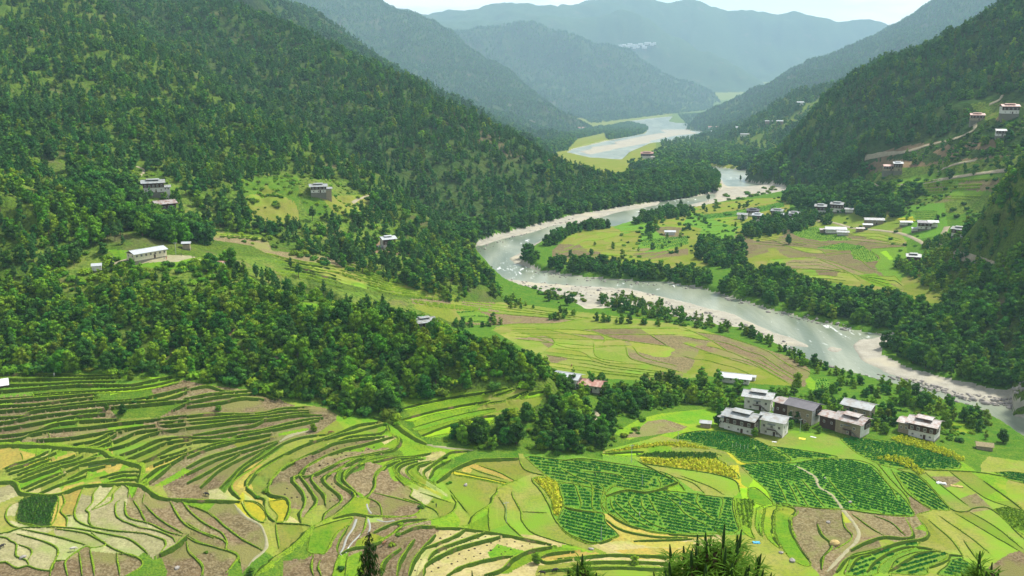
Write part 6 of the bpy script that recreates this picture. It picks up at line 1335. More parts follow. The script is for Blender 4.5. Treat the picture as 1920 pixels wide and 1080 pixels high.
def windows(e, face, n, z, hh, ww, L, W, wallm='frame', y0=None, span=None, off=0):
    """n framed openings on a face: 's' front, 'n' back, 'e' right end, 'w' left end"""
    ln_ = (L if face in 'sn' else W) if span is None else span
    for i in range(n):
        t = (i + .5) / n * ln_ - ln_ / 2 + off; d = .05
        fr = []; 
        for (a0, a1, b0, b1) in ((-ww / 2 - .12, ww / 2 + .12, -.12, 0), (-ww / 2 - .12, ww / 2 + .12, hh, hh + .14), (-ww / 2 - .12, -ww / 2, 0, hh), (ww / 2, ww / 2 + .12, 0, hh), (-.05, .05, 0, hh)):
            if face == 's': fr.append(boxv(t + a0, t + a1, -W / 2 - .10, -W / 2 + .02, z + b0, z + b1))
            elif face == 'n': fr.append(boxv(t + a0, t + a1, W / 2 - .02, W / 2 + .10, z + b0, z + b1))
            elif face == 'e': fr.append(boxv(L / 2 - .02, L / 2 + .10, t + a0, t + a1, z + b0, z + b1))
            else: fr.append(boxv(-L / 2 - .10, -L / 2 + .02, t + a0, t + a1, z + b0, z + b1))
        f = pobj('window', fr, HM[wallm], e)
        if face == 's': pn = boxv(t - ww / 2, t + ww / 2, -W / 2 - .045, -W / 2 + .02, z, z + hh)
        elif face == 'n': pn = boxv(t - ww / 2, t + ww / 2, W / 2 - .02, W / 2 + .045, z, z + hh)
        elif face == 'e': pn = boxv(L / 2 - .02, L / 2 + .045, t - ww / 2, t + ww / 2, z, z + hh)
        else: pn = boxv(-L / 2 - .045, -L / 2 + .02, t - ww / 2, t + ww / 2, z, z + hh)
        pobj('pane', [pn], HM['pane'], f)
def house(u, v, L, W, H, deg, label, roof='pale', wall='white', band=None, top=False, nwin=4, detail=2, rise=None, annex=None, over=1.4, name='farmhouse', cat='house', dz=0.0, gap=.7, group=None, xy=None, balcony=False, gend=False):
    p = upt(u, v)
    if p.y > 1500: q_ = min(2.3, 1 + (p.y - 1500) / 4500); L *= q_; W *= q_; H *= q_
    rz = math.radians(deg); z, dlt = sill_z(p.x, p.y, L, W, rz); z += dz + dlt * .25
    e = empty(name, (p.x, p.y, z), rz, label=label, category=cat)
    if group: e['group'] = group
    rise = rise or W * .17; hb = H * .48 if band else 0
    pobj('wall', [boxv(-L / 2, L / 2, -W / 2, W / 2, 0, H - hb)] if band else [boxv(-L / 2, L / 2, -W / 2, W / 2, 0, H)], HM[wall], e)
    pobj('plinth', [boxv(-L / 2 - .12, L / 2 + .12, -W / 2 - .12, W / 2 + .12, -1.0 - dlt, -.003)], HM['stone'], e)
    if band:      # jettied timber upper floor on the front, plaster behind
        pobj('upper_wall', [boxv(-L / 2 + .02, L / 2 - .02, -W / 2 + .5, W / 2 - .02, H - hb + .003, H)], HM[wall], e)
        pobj('timber_front', [boxv(-L / 2 - .15, L / 2 + .15, -W / 2 - .35, -W / 2 + .49, H - hb - .12, H - .003)], HM['timber'], e)
        pobj('timber_end', [boxv(L / 2 - .02, L / 2 + .35, -W / 2 + .5, W * .12, H - hb - .12, H - .01)], HM['timber'], e)
        if detail > 1: pobj('window_sill_rail', [boxv(-L / 2 - .2, L / 2 + .2, -W / 2 - .42, -W / 2 - .352, H - hb - .2, H - hb + .05)], HM['frame'], e)
    if gend:
        pobj('gable_wall', [boxv(L / 2 + .003, L / 2 + .09, -W / 2 - .05, W / 2 + .05, -1.0 - dlt, H)], HM['white'], e)
        pobj('timber_end', [boxv(L / 2 + .003, L / 2 + .5, -W * .1, W / 2 + .1, H * .52, H - .05)], HM['timber'], e)
        for yy in (0, W * .18, W * .36): w_ = pobj('window', [boxv(L / 2 + .5, L / 2 + .56, yy - .1, yy + .75, H * .6, H * .85)], HM['frame'], e); pobj('pane', [boxv(L / 2 + .562, L / 2 + .59, yy, yy + .3, H * .62, H * .83), boxv(L / 2 + .562, L / 2 + .59, yy + .36, yy + .66, H * .62, H * .83)], HM['pane'], w_)
    # open attic: short posts and gable boards, then the floating roof
    ps = [];
    for i in range(max(3, int(L / 3) + 1)):
        x = -L / 2 + .3 + i * (L - .6) / max(2, int(L / 3))
        ps += [boxv(x - .1, x + .1, -W / 2 + .1, -W / 2 + .3, H - .01, H + gap), boxv(x - .1, x + .1, W / 2 - .3, W / 2 - .1, H - .01, H + gap), boxv(x - .1, x + .1, -.1, .1, H - .01, H + gap + rise * .9)]
    ps.append(boxv(-L / 2 + .05, L / 2 - .05, -W / 2 + .35, W / 2 - .35, H - .02, H + gap * .55))
    for x in (-L / 2 - .05, L / 2 - .1): ps.append(([(x, -W / 2 + .2, H), (x + .12, -W / 2 + .2, H), (x, W / 2 - .2, H), (x + .12, W / 2 - .2, H), (x, 0, H + gap + rise * .85), (x + .12, 0, H + gap + rise * .85)], [(0, 2, 4), (1, 5, 3), (0, 4, 5, 1), (2, 3, 5, 4), (0, 1, 3, 2)]))
    pobj('attic_frame', ps, HM['timber'], e)
    rf = pobj('roof', [gable(-L / 2 - over, L / 2 + over, -W / 2 - over, W / 2 + over, H + gap - .25, rise + .35)], RM[roof], e)
    if detail > 1: pobj('ridge_cap', [boxv(-L / 2 - over, L / 2 + over, -.16, .16, H + gap + rise + .06, H + gap + rise + .17)], RM[roof], rf)
    if top:
        t0 = pobj('lantern_roof', [gable(-L * .33, L * .33, -W * .30, W * .30, H + gap + rise + .28, W * .06, .1)], RM['white' if roof == 'white' else roof], e)
        pobj('lantern_posts', [boxv(sx * L * .28 - .08, sx * L * .28 + .08, sy * W * .2 - .08, sy * W * .2 + .08, H + gap + rise * .3, H + gap + rise + .36) for sx in (-1, 0, 1) for sy in (-1, 1)], HM['timber'], t0)
    if detail > 0:
        wz = H - hb + .55 if band else H * .55
        if band:
            Wf = W + .7
            ee = e; windows(ee, 's', nwin, wz, min(1.25, H * .24), .95, L, Wf); windows(ee, 's', max(2, nwin - 1), H * .16, .8, .7, L, W)
            windows(ee, 'e', 2, wz, 1.1, .8, L + .7, W, span=W * .5, off=-W * .18); windows(ee, 'w', 2, wz, 1.0, .8, L, W)
        else:
            windows(e, 's', nwin, wz - .1, 1.0, .85, L, W); windows(e, 'e', 2, wz - .1, 1.0, .8, L, W); windows(e, 'w', 2 if detail > 1 else 1, wz - .1, 1.0, .8, L, W)
            if H > 5: windows(e, 's', max(1, nwin - 1), H * .14, .9, .75, L, W); windows(e, 'e', 1, H * .14, .9, .7, L, W)
        pobj('door', [boxv(-.5 + L * .12, .5 + L * .12, -W / 2 - .06, -W / 2 + .02, -.1, 1.9)], HM['timber'], e)
    if annex:   # (side, length, height, wall, roof)
        sd, al, ah, aw_, ar = annex; x0, x1 = (-L / 2 - al, -L / 2 - .003) if sd == 'w' else (L / 2 + .003, L / 2 + al); D2 = W * .42
        pobj('annex_wall', [boxv(x0, x1, -D2, D2, -1.0 - dlt, ah)], HM[aw_], e)
        a = gable(x0 - .8, x1 + (.0 if sd == 'w' else .8), -D2 - .8, D2 + .8, ah + .35, W * .12); pobj('annex_roof', [a], RM[ar], e)
        pobj('annex_posts', [boxv(x0 + .1, x1 - .1, -D2 + .2, D2 - .2, ah - .01, ah + .4)], HM['timber'], e)
        if detail > 1:
            for i in range(2):
                xx = x0 + (i + .6) * al / 2.2; w_ = pobj('window', [boxv(xx - .45, xx + .45, -D2 - .06, -D2 + .01, ah * .5, ah * .5 + 1.1)], HM['frame'], e); pobj('pane', [boxv(xx - .32, xx - .04, -D2 - .09, -D2 - .055, ah * .5 + .12, ah * .5 + .98), boxv(xx + .04, xx + .32, -D2 - .09, -D2 - .055, ah * .5 + .12, ah * .5 + .98)], HM['pane'], w_)
    if balcony:
        b = pobj('balcony', [boxv(-1.8, 1.8, -W / 2 - 1.1, -W / 2 - .003, H * .42, H * .42 + .12)] + [boxv(-1.8 + i * .6, -1.74 + i * .6, -W / 2 - 1.1, -W / 2 - 1.04, H * .42 + .12, H * .42 + .9) for i in range(7)] + [boxv(-1.8, 1.8, -W / 2 - 1.1, -W / 2 - 1.04, H * .42 + .9, H * .42 + .97)], HM['timber'], e)
        st = [boxv(1.8 + i * .35, 2.15 + i * .35, -W / 2 - 1.0, -W / 2 - .2, H * .42 - (i + 1) * .27, H * .42 - i * .27) for i in range(8)]; pobj('staircase', st, HM['stone'], e)
        pobj('door_canopy', [boxv(-1.6, 1.6, -W / 2 - 1.2, -W / 2 - .003, H * .78, H * .78 + .08)], RM['pale'], e)
    return e
house(1391,806,12.5,8,5.9,-36,'white farmhouse with brown timber upper floor and pale double roof, at the potato field edge',roof='pale',band=True,top=True,annex=('w',2.6,4.6,'white','pale'))
house(1451,812,9.5,7.5,6.4,-32,'plain white farmhouse with outside stair and pale roof beside the bright round bush',nwin=3,balcony=True,gap=.45)
house(1422,764,11.5,8,5.6,-24,'white house with pale green-grey roof and small raised lantern roof, rear of the group',nwin=3,top=True,balcony=True)
house(1506,788,11.5,8.5,6.8,-42,'tall farmhouse with dark slate roof and white gable end',roof='slate',wall='mud',nwin=3,annex=('w',6.5,6.4,'timber','rusty'),gend=True)
house(1597,811,11,8.5,5.7,-44,'long farmhouse with rusty roof, tan earth wall and white gable',roof='rusty',wall='mud',band=False,top=True,nwin=2,annex=('w',7.5,5.2,'timber','rusty'),gend=True,balcony=True)
house(1610,778,11.5,7.5,4.2,-40,'low tan-walled house with pale metal roof behind the rusty-roofed one',roof='pale',wall='mud',nwin=3,gap=.9)
house(1732,818,10.5,8.5,5.8,-38,'white farmhouse with streaky rusty double roof standing alone by the river gardens',roof='rusty',band=True,top=True,annex=('w',4.5,4.8,'mud','rusty'))
house(1378,716,14,6,2.9,-20,'long low white building with white roof above the green belt of trees',roof='white',nwin=4,gap=.35,name='low_building',cat='building')
house(1411,713,2.6,2.2,2.0,-20,'tiny white outhouse beside the long low white building',roof='white',detail=0,gap=.3,over=.5,name='outhouse',cat='hut')
house(1323,800,4.2,3,2.0,-15,'small grey-roofed shed at the edge of the potato rows',detail=0,roof='pale',wall='mud',gap=.25,over=.5,name='shed',cat='shed')
house(1462,778,5,3.5,2.2,-30,'small white-roofed shed between the first farmhouses',detail=0,roof='white',wall='mud',gap=.25,over=.5,name='shed',cat='shed')
house(276,484,17.5,6.8,3.3,52,'long cream and white school building with white roof on the hilltop clearing',roof='white',wall='cream',nwin=7,gap=.3,over=.7,name='school_building',cat='school',rise=1.1)
house(288,362,12.5,8.5,5.6,22,'topmost farmhouse of the wooded slope, white with brown timber and raised roof',roof='pale',band=True,top=True,nwin=5,annex=('e',4,2.6,'white','pale'))
house(309,403,11.5,9,6.0,38,'white and black farmhouse with mossy roof half hidden in dark trees',roof='rusty',band=True,nwin=4)
house(597,363,10.5,7.5,4.0,14,'lone timber-fronted farmhouse above the grassy clearing of the left spur',roof='pale',band=True,top=True,nwin=4,annex=('e',4,2.2,'mud','pale'))
house(727,468,8.5,7.5,7.0,28,'tall narrow white farmhouse with timber windows above the terraced hollow',roof='white',band=True,top=True,nwin=3,annex=('w',3,1.8,'mud','pale'))
house(795,622,7.5,6,4.0,25,'white house glimpsed through dark trees at the end of the school ridge',roof='pale',band=True,nwin=3,top=True)
house(350,467,3.6,2.6,2.1,10,'small open shelter with pale roof behind the school yard',detail=0,roof='white',wall='mud',gap=.9,over=.6,name='shelter',cat='shelter')
house(182,507,4.2,3.6,2.4,20,'small white hut on the dark slope left of the school',detail=0,roof='white',gap=.2,over=.35,name='hut',cat='hut')
house(413,500,4.0,2.6,1.6,-10,'little lean-to with rusty red roof on the footpath',detail=0,roof='redr',wall='white',gap=.3,over=.5,name='lean_to',cat='hut')
house(1058,722,14,7,3.8,-26,'long white-roofed building hidden behind the shady grove',roof='white',nwin=5,gap=.5,name='monastery_building',cat='building')
house(1108,733,10,6.5,3.2,-24,'rust-red roofed building beside the hidden white-roofed one',roof='redr',nwin=3,gap=.5,name='monastery_building',cat='building')
V_ = 'of the upper village'
for a in [(1392,410,9,7,4,-20,'leftmost pale-roofed house of the upper village','pale',0),(1412,404,11,8,5,-25,'dark-roofed house of the upper village behind the bright white one','slate',1),(1420,416,8.5,8,6.5,-25,'bright white square house at the front of the upper village','white',1),
          (1458,406,11,8,5.5,-30,'tan-walled house in the middle of the upper village','pale',1),(1473,412,9,7,4.5,-20,'low white house right of the tan-walled one in the village','white',1),(1489,411,9,7,5.5,-20,'cream house at the right end of the main village cluster','pale',1),(1488,417,8,5,2.2,-5,'low flat shed in front of the village cluster','white',0),
          (1538,401,10,8.5,7,-20,'left of the two tall white farmhouses against the dark grove','pale',2),(1569,398,11,8.5,7,-28,'right of the two tall white farmhouses against the dark grove','pale',2),(1592,399,7,5,2.6,-20,'small shed right of the two tall white farmhouses','pale',0),
          (1566,437,17,8,3.2,-8,'long grey-white roofed sheds in the green fields of the plain','white',0),(1580,441,9,5,2.4,-15,'small shed beside the long sheds in the fields','pale',0),(1544,436,6,5,2.4,-10,'mud hut left of the long sheds','rusty',0),
          (1638,422,16,7,3.6,-10,'long tan building with pale roof by the village road','pale',1),(1626,427,7,4,2.2,-10,'little white shed in front of the long tan building','white',0),(1698,423,9,4,2.2,-5,'low white-roofed shed in the bright fields','white',0),(1612,434,6,4,2.2,-5,'brown hut on the curve of the village road','rusty',0),
          (1732,430,10,8,4.8,-15,'dark-roofed white house near the road junction','slate',1),(1748,426,7,6,3.6,-10,'white house right of the dark-roofed one near the junction','white',0),(1719,434,8,3,1.8,-5,'low white wall-like shed left of the dark-roofed house','white',0),
          (1711,498,9,8,6.6,-18,'white tower-like farmhouse standing among bamboo thickets','pale',2),(1797,448,8,7,5.0,-45,'white house at the foot of the near right hillside','pale',1),(1853,541,5,4,3.0,-30,'small white hut in the dark trees at the right edge','white',0),
          (1256,440,9,5,2.6,-5,'small blue and white shed on the river plain','white',0),(1486,379,8,5,3,-10,'pale shed at the upper end of the river fields','white',0),(1484,371,7,4,3,-10,'upper pale shed under the wooded slope','pale',0),
          (1666,323,11,7,4.5,-5,'red-earth farmhouse on bare soil by the dirt road','redr',1),(1682,322,8,7,7.0,-10,'white and black farmhouse joined to the red-earth one','white',2),(1831,228,12,8,5.0,-15,'brown farmhouse where the dirt road bends uphill','redr',1),
          (1891,219,15,9,6.5,-8,'long two-storey white farmhouse high on the right slope','redr',2),(1875,258,8,7,4.5,-15,'small white house in the scrub of the right slope','pale',1),
          (1213,297,22,14,9,-10,'large rust-roofed monastery on the far river bank','redr',1),(1228,300,14,8,5,-10,'small building beside the far monastery','rusty',0),
          (1501,198,15,8,6,-10,'white house in the high green clearing of the far slope','white',0),(1441,233,15,9,5,-10,'tan house among trees low on the far slope','pale',0),(1462,234,12,8,6,-20,'white house right of the tan one on the far slope','white',0),
          (1386,245,15,9,5,-10,'white-roofed house on the far green shelf','white',0),(1396,259,17,8,5,-10,'white long house at the foot of the far green shelf','pale',0),(1333,243,15,9,5,-10,'red-roofed far house nearest the river','redr',0),(1346,243,11,8,5,-5,'second red-roofed far house near the river','redr',0),(1338,251,14,8,5,-10,'white far house below the red-roofed pair','white',0),
          (1089,243,18,10,4,10,'pinkish house on the far left meadow','redr',0)]:
    u, v, L, W, H, dg, lab, rf, dt = a
    house(u, v, L, W, H, dg, lab, roof=rf, wall='mud' if 'tan' in lab or 'mud' in lab or 'brown' in lab or 'red-earth' in lab else 'white', band=dt == 2 or (dt == 1 and H > 4.4), top=dt > 0 and H > 4.9, nwin=4 if L > 10 else 3, detail=min(dt, 1) if v < 470 else dt, name='farmhouse' if H > 3.4 else 'shed', cat='house' if H > 3.4 else 'shed', over=1.0, gap=.6)
print('houses', round(time.time() - T0, 1))
proto = None
for i, (u, v) in enumerate([(1164,90),(1170,88),(1176,91),(1181,87),(1186,90),(1192,88),(1196,91),(1201,87),(1206,90),(1212,86),(1217,84),(1222,87),(1227,85),(1189,93),(1208,93)]):
    house(u, v, random.uniform(14, 26), 12, random.uniform(6, 10), random.uniform(-20, 10), 'one of the tiny white buildings in the town on the hazy mountainside', roof='white', detail=0, name='distant_building', cat='building', group='white buildings of the town on the hazy mountainside')
# ------------------------------------------------------------------ white tent, tarps, haystack, poles
def simple(name, V, F_, m, loc, rz, label, cat, smooth=False, group=None):
    me = mesh_py(name, V, F_, m, smooth); o = new_obj(name, me, None, label=label, category=cat); o.location = loc; o.rotation_euler = (0, 0, rz)
    if group: o['group'] = group
    return o
cloth_w = hm('white_canvas', (.78,.78,.75)); cloth_y = hm('yellow_tarpaulin', (.75,.62,.06)); cloth_b = hm('blue_tarpaulin', (.10,.40,.60)); grey_m = hm('galvanised_steel', (.40,.42,.42)); straw_m = mat('straw', (.50,.38,.16), (.36,.27,.11), 3, bump=.6)
p = upt(6, 722); e = empty('tent', (p.x, p.y, p.z), .5, label='white ridge tent at the left end of the top terrace', category='tent')
pobj('canvas', [([(-2, -2.2, .4), (2, -2.2, .4), (2, 0, 2.6), (-2, 0, 2.6), (-2, 2.2, .4), (2, 2.2, .4), (-2, -2.2, .34), (2, -2.2, .34), (2, 0, 2.52), (-2, 0, 2.52), (-2, 2.2, .34), (2, 2.2, .34)], [(0, 1, 2, 3), (3, 2, 5, 4), (7, 6, 9, 8), (8, 9, 10, 11), (0, 6, 7, 1), (4, 5, 11, 10), (0, 3, 9, 6), (3, 4, 10, 9), (1, 7, 8, 2), (2, 8, 11, 5)])], cloth_w, e)
pobj('tent_wall', [boxv(-1.8, 1.8, 1.9, 1.95, -.3, .5), boxv(-1.8, 1.8, -1.95, -1.9, -.3, .5)], HM['timber'], e); pobj('pole', [boxv(-1.95, -1.88, -.04, .04, -.3, 2.5), boxv(1.88, 1.95, -.04, .04, -.3, 2.5)], HM['timber'], e)
def sheet_obj(name, u, v, L, W, m, deg, label, cat='tarpaulin', h=.12):
    p = upt(u, v); r = np.random.default_rng(int(u)); n, k = 9, 6; V = []; F_ = []
    c, s = math.cos(math.radians(deg)), math.sin(math.radians(deg))
    for top in (1, 0):
        for i in range(n):
            for j in range(k):
                x, y = (i / (n - 1) - .5) * L + r.uniform(-.1, .1), (j / (k - 1) - .5) * W + r.uniform(-.1, .1)
                V.append((x, y, float(ground_z(p.x + x * c - y * s, p.y + x * s + y * c)[0]) - p.z + .10 + (r.uniform(0, h) if top else -.06)))
    for i in range(n - 1):
        for j in range(k - 1): a = i * k + j; F_ += [(a, a + k, a + k + 1, a + 1), (a + n * k + 1, a + n * k + k + 1, a + n * k + k, a + n * k)]
    for i in range(n - 1):
        for j in (0, k - 1): a = i * k + j; F_.append((a, a + k, a + k + n * k, a + n * k))
    for j in range(k - 1):
        for i in (0, n - 1): a = i * k + j; F_.append((a, a + 1, a + 1 + n * k, a + n * k))
    simple(name, V, F_, m, p, math.radians(deg), label, cat)
sheet_obj('tarpaulin', 1504, 823, 2.6, 1.9, cloth_y, -20, 'yellow sheet spread on the grass in front of the farmhouses')
sheet_obj('tarpaulin', 1525, 820, 2.4, .7, cloth_w, -35, 'narrow white sheet lying right of the yellow one')
sheet_obj('tarpaulin', 1452, 829, 1.8, .7, cloth_w, -10, 'small white cloth on the bare soil below the stair house')
sheet_obj('tarpaulin', 1765, 907, 3.4, 1.5, cloth_w, -20, 'white sheets heaped on the dark strip of the right field', h=.5)
sheet_obj('straw_mat', 1794, 912, 4.2, 1.6, straw_m, -15, 'straw and white sheets drying on the right field', 'mat', .3)
sheet_obj('tarpaulin', 1418, 1018, 2.2, 1.4, cloth_b, 0, 'blue plastic sheet behind the largest foreground pine', h=.3)
def haystack(u, v, R, H, label):
    p = upt(u, v); V = []; F_ = []; n = 14; r = np.random.default_rng(5)
    prof = [(1, -.3), (1.02, .15), (.98, .5), (.72, .8), (.35, .97), (.05, 1.05)]
    for i, (a, b) in enumerate(prof):
        for j in range(n): w = 2 * math.pi * j / n; q = a * R * (1 + r.uniform(-.08, .08)); V.append((q * math.cos(w), q * math.sin(w) * .8, b * H + r.uniform(-.05, .05)))
    for i in range(len(prof) - 1):
        for j in range(n): F_.append((i * n + j, i * n + (j + 1) % n, (i + 1) * n + (j + 1) % n, (i + 1) * n + j))
    F_.append(tuple(range((len(prof) - 1) * n, len(prof) * n)))
    simple('haystack', V, F_, straw_m, p, .4, label, 'haystack')
haystack(1565, 1021, 1.7, 1.5, 'round straw stack in the corner of the ploughed field')
e = house(1845,842,6,3.4,1.7,-18,'low thatched shelter on the grass right of the last farmhouse',roof='thatch',wall='mud',detail=0,gap=.2,over=.5,name='straw_shelter',cat='shelter',rise=.9)
for u, v, s, lab in ((1594,942,.9,'pale boulder at the top of the lower ploughed plot'), (1553,980,1.0,'grey boulder in the ploughed field above the straw stack'), (1485,1052,1.3,'pale flat rock below the bright green terraces'), (1464,1037,.9,'grey rock left of the pale flat rock'),
                     (43,1046,1.0,'grey rock pile in the pale stubble at bottom left'), (873,910,.9,'dark grey rock in the middle of the stubble field'), (1108,1030,.9,'grey rock beside the ochre terrace'), (332,1066,.9,'white rock on the ploughed plot'), (1547,897,.5,'small white stone by the footpath')):
    p = upt(u, v); r = np.random.default_rng(int(u)); V = icoV * (s * 1.1) * (1 + r.uniform(-.22, .22, (len(icoV), 1)))
    simple('boulder', V.tolist(), icoF.tolist(), rock_m, (p.x, p.y, p.z + .15), float(r.uniform(0, 3)), lab, 'boulder')
def cyl(x, y, z0, z1, r, k=6):
    V = [(x + r * math.cos(2 * math.pi * j / k), y + r * math.sin(2 * math.pi * j / k), z) for z in (z0, z1) for j in range(k)]
    return V, [(j, (j + 1) % k, k + (j + 1) % k, k + j) for j in range(k)] + [tuple(range(k))[::-1], tuple(range(k, 2 * k))]
for u, v, h, lab in ((1184,867,7.2,'utility pole at the top of the potato field'), (1204,913,4.6,'thin leaning pole among the upper potato rows'), (1127,1016,5.2,'utility pole at the foot of the dark potato plot'), (949,980,7.4,'utility pole in the middle of the stubble field'),
                     (1271,833,5,'pole beside the maize strip'), (1500,812,6.5,'pole by the yellow sheet in the farmyard'), (330,478,6.5,'flag pole on the school yard'), (1468,445,7,'pole among the village fields')):
    p = upt(u, v); e = empty('utility_pole', p, .3, label=lab, category='pole'); pobj('post', [cyl(0, 0, -.5, h, .09)], grey_m, e)
    if h > 6: pobj('crossarm', [boxv(-.9, .9, -.05, .05, h - .55, h - .42)], grey_m, e); pobj('insulators', [cyl(x, 0, h - .42, h - .2, .05) for x in (-.8, 0, .8)], HM['white'], e)
for i, (u, v) in enumerate([(1373,841),(1380,838),(1388,842),(1396,843),(1402,841),(1416,843)]):
    p = upt(u, v); simple('stake', *cyl(0, 0, -.3, 2.0, .05), HM['white'], p, 0, ('leftmost', 'second', 'third', 'fourth', 'fifth', 'rightmost')[i] + ' of the white stakes in the potato rows', 'stake', group='white stakes in the potato rows below the farmhouses')
# ------------------------------------------------------------------ animals and people
def skin(name, verts, edges, radii, m, sub=1, flat=None):
    me = bpy.data.meshes.new(name); me.from_pydata(verts, edges, []); o = bpy.data.objects.new(name, me); COL.objects.link(o)
    md = o.modifiers.new('s', 'SKIN'); md.use_smooth_shade = True
    for i, r in enumerate(radii):
        sv = me.skin_vertices[0].data[i]; sv.radius = (r, r) if not isinstance(r, tuple) else r; sv.use_root = i == 0
    o.modifiers.new('d', 'SUBSURF').levels = sub; o.modifiers['d'].render_levels = sub
    dg = bpy.context.evaluated_depsgraph_get(); me2 = bpy.data.meshes.new_from_object(o.evaluated_get(dg)); me2.name = name; me2.materials.clear(); me2.materials.append(m); bpy.data.objects.remove(o); return me2
def cow_mesh():
    V = [(0, 0, 1.0), (-.45, 0, 1.02), (-.8, 0, 1.0), (.45, 0, 1.02), (.75, 0, 1.1), (1.0, 0, 1.0), (1.2, 0, .72), (1.38, 0, .42)]; E = [(0, 1), (1, 2), (0, 3), (3, 4), (4, 5), (5, 6), (6, 7)]; R = [.34, .33, .24, .31, .22, .15, .14, .08]
    for x, y in ((-.72, .17), (-.72, -.17)):
        o = len(V); V += [(x, y, .82), (x - .02, y, .55), (x - .10, y, .38), (x - .03, y, .04)]; E += [(2, o), (o, o + 1), (o + 1, o + 2), (o + 2, o + 3)]; R += [.14, .09, .055, .05]
    for x, y in ((.5, .17), (.5, -.17)):
        o = len(V); V += [(x, y, .75), (x, y, .45), (x + .02, y, .04)]; E += [(3, o), (o, o + 1), (o + 1, o + 2)]; R += [.12, .065, .05]
    o = len(V); V += [(-1.0, 0, .95), (-1.06, 0, .55)]; E += [(2, o), (o, o + 1)]; R += [.04, .03]
    for y in (.14, -.14): o = len(V); V += [(1.12, y * .6, .92), (1.10, y * 1.6, .98)]; E += [(5, o), (o, o + 1)]; R += [.04, .03]
    return V, E, R
cm_black = hm('black_hide', (.03,.027,.025)); cm_brown = hm('brown_hide', (.22,.11,.05)); cm_white = hm('pale_hide', (.55,.50,.42))
cow_me = {}
for key, m in (('black', cm_black), ('brown', cm_brown), ('pale', cm_white)):
    cow_me[key] = skin('body', *cow_mesh(), m)
horn = tube([(0, .05, 0), (0, .16, .06), (0, .18, .17)], [.03, .022, .008], 5)
for u, v, rz, key, lab in ((388,930,2.8,'black','black cow grazing on the pale terrace bank'), (137,1033,.3,'pale','pale and brown cow on the stubble bund'), (4,1028,1.2,'black','black cow cut off at the left edge of the stubble'),
                           (620,814,.2,'brown','small brown cow on the upper curved terrace'), (720,1022,1.0,'brown','tan cow beside the drooping conifer'), (1040,1073,.4,'black','black cow on the grass under the ochre terrace'), (1017,1078,2.8,'black','black cow half hidden at the bottom edge'),
                           (1073,936,1.5,'brown','small brown cow in the far ploughed plain') if False else (1072,687,1.5,'brown','lone cow grazing on the bright river plain')):
    p = upt(u, v); e = empty('cow', p, rz, label=lab, category='cow'); new_obj('body', cow_me[key], e)
    pobj('horns', [([(x + 1.02, y, z + 1.08) for x, y, z in horn[0]], horn[1]), ([(x + 1.02, -y, z + 1.08) for x, y, z in horn[0]], horn[1])], HM['frame'], e)
def person_parts(stride=.25, bend=0.0):
    V = [(0, 0, .95), (0, bend * .1, 1.12), (0, bend * .25, 1.32), (0, bend * .3, 1.45), (0, bend * .34, 1.53)]; E = [(0, 1), (1, 2), (2, 3), (3, 4)]; R = [(.15, .11), (.13, .10), (.16, .10), (.07, .06), (.055, .055)]
    o = len(V); V += [(0, bend * .36 + .01, 1.60), (0, bend * .38, 1.69)]; E += [(4, o), (o, o + 1)]; R += [.085, .075]
    for sx in (-1, 1):
        o = len(V); V += [(sx * .10, 0, .85), (sx * .11, sx * stride * .4 + .03, .48), (sx * .11, sx * stride, .08), (sx * .12, sx * stride + .13, .04)]; E += [(0, o), (o, o + 1), (o + 1, o + 2), (o + 2, o + 3)]; R += [.095, .065, .045, .04]
        o = len(V); V += [(sx * .19, bend * .26, 1.38), (sx * .24, bend * .25 + .02, 1.12), (sx * .23, bend * .3 - sx * stride * .3 + .08, .88), (sx * .23, bend * .3 - sx * stride * .3 + .11, .79)]; E += [(2, o), (o, o + 1), (o + 1, o + 2), (o + 2, o + 3)]; R += [.06, .045, .035, .035]
    return V, E, R
cl = {'dark': hm('dark_clothes', (.04,.04,.06)), 'red': hm('red_clothes', (.35,.05,.05)), 'blue': hm('blue_clothes', (.06,.12,.28)), 'white': hm('pale_clothes', (.6,.58,.52))}; skin_m = hm('skin', (.32,.19,.12)); hair_m = hm('black_hair', (.015,.012,.012))
pm = {k: skin('body', *person_parts(), cl[k]) for k in cl}
for u, v, rz, k, lab in ((818,952,.4,'dark','person in dark clothes walking across the pale stubble plot'), (308,486,2.0,'dark','left person of the pair on the school yard'), (312,487,1.0,'red','right person of the pair on the school yard, in red'), (340,480,1.5,'dark','person standing on the path right of the school yard'),
                         (213,487,.3,'blue','person in blue beside the trees left of the school'), (1199,968,1.0,'white','person in pale clothes among the lower potato rows'), (1116,896,.6,'dark','person stooping in the upper potato rows'), (1275,948,2.0,'blue','person in blue in the middle of the potato rows'),
                         (102,706,.2,'white','person in white on the top terrace edge'), (660,930,.5,'dark','person in dark clothes on the curved bund')):
    p = upt(u, v); e = empty('person', p, rz, label=lab, category='person'); new_obj('body', pm[k], e)
    pobj('hair', [([(x * .085, y * .09 + .0, z * .095 + 1.695) for x, y, z in icoV / (1, .8, .6)], icoF)], hair_m, e)
    pobj('face', [([(x * .062, y * .05 + .065, z * .075 + 1.635) for x, y, z in icoV / (1, .8, .6)], icoF)], skin_m, e)
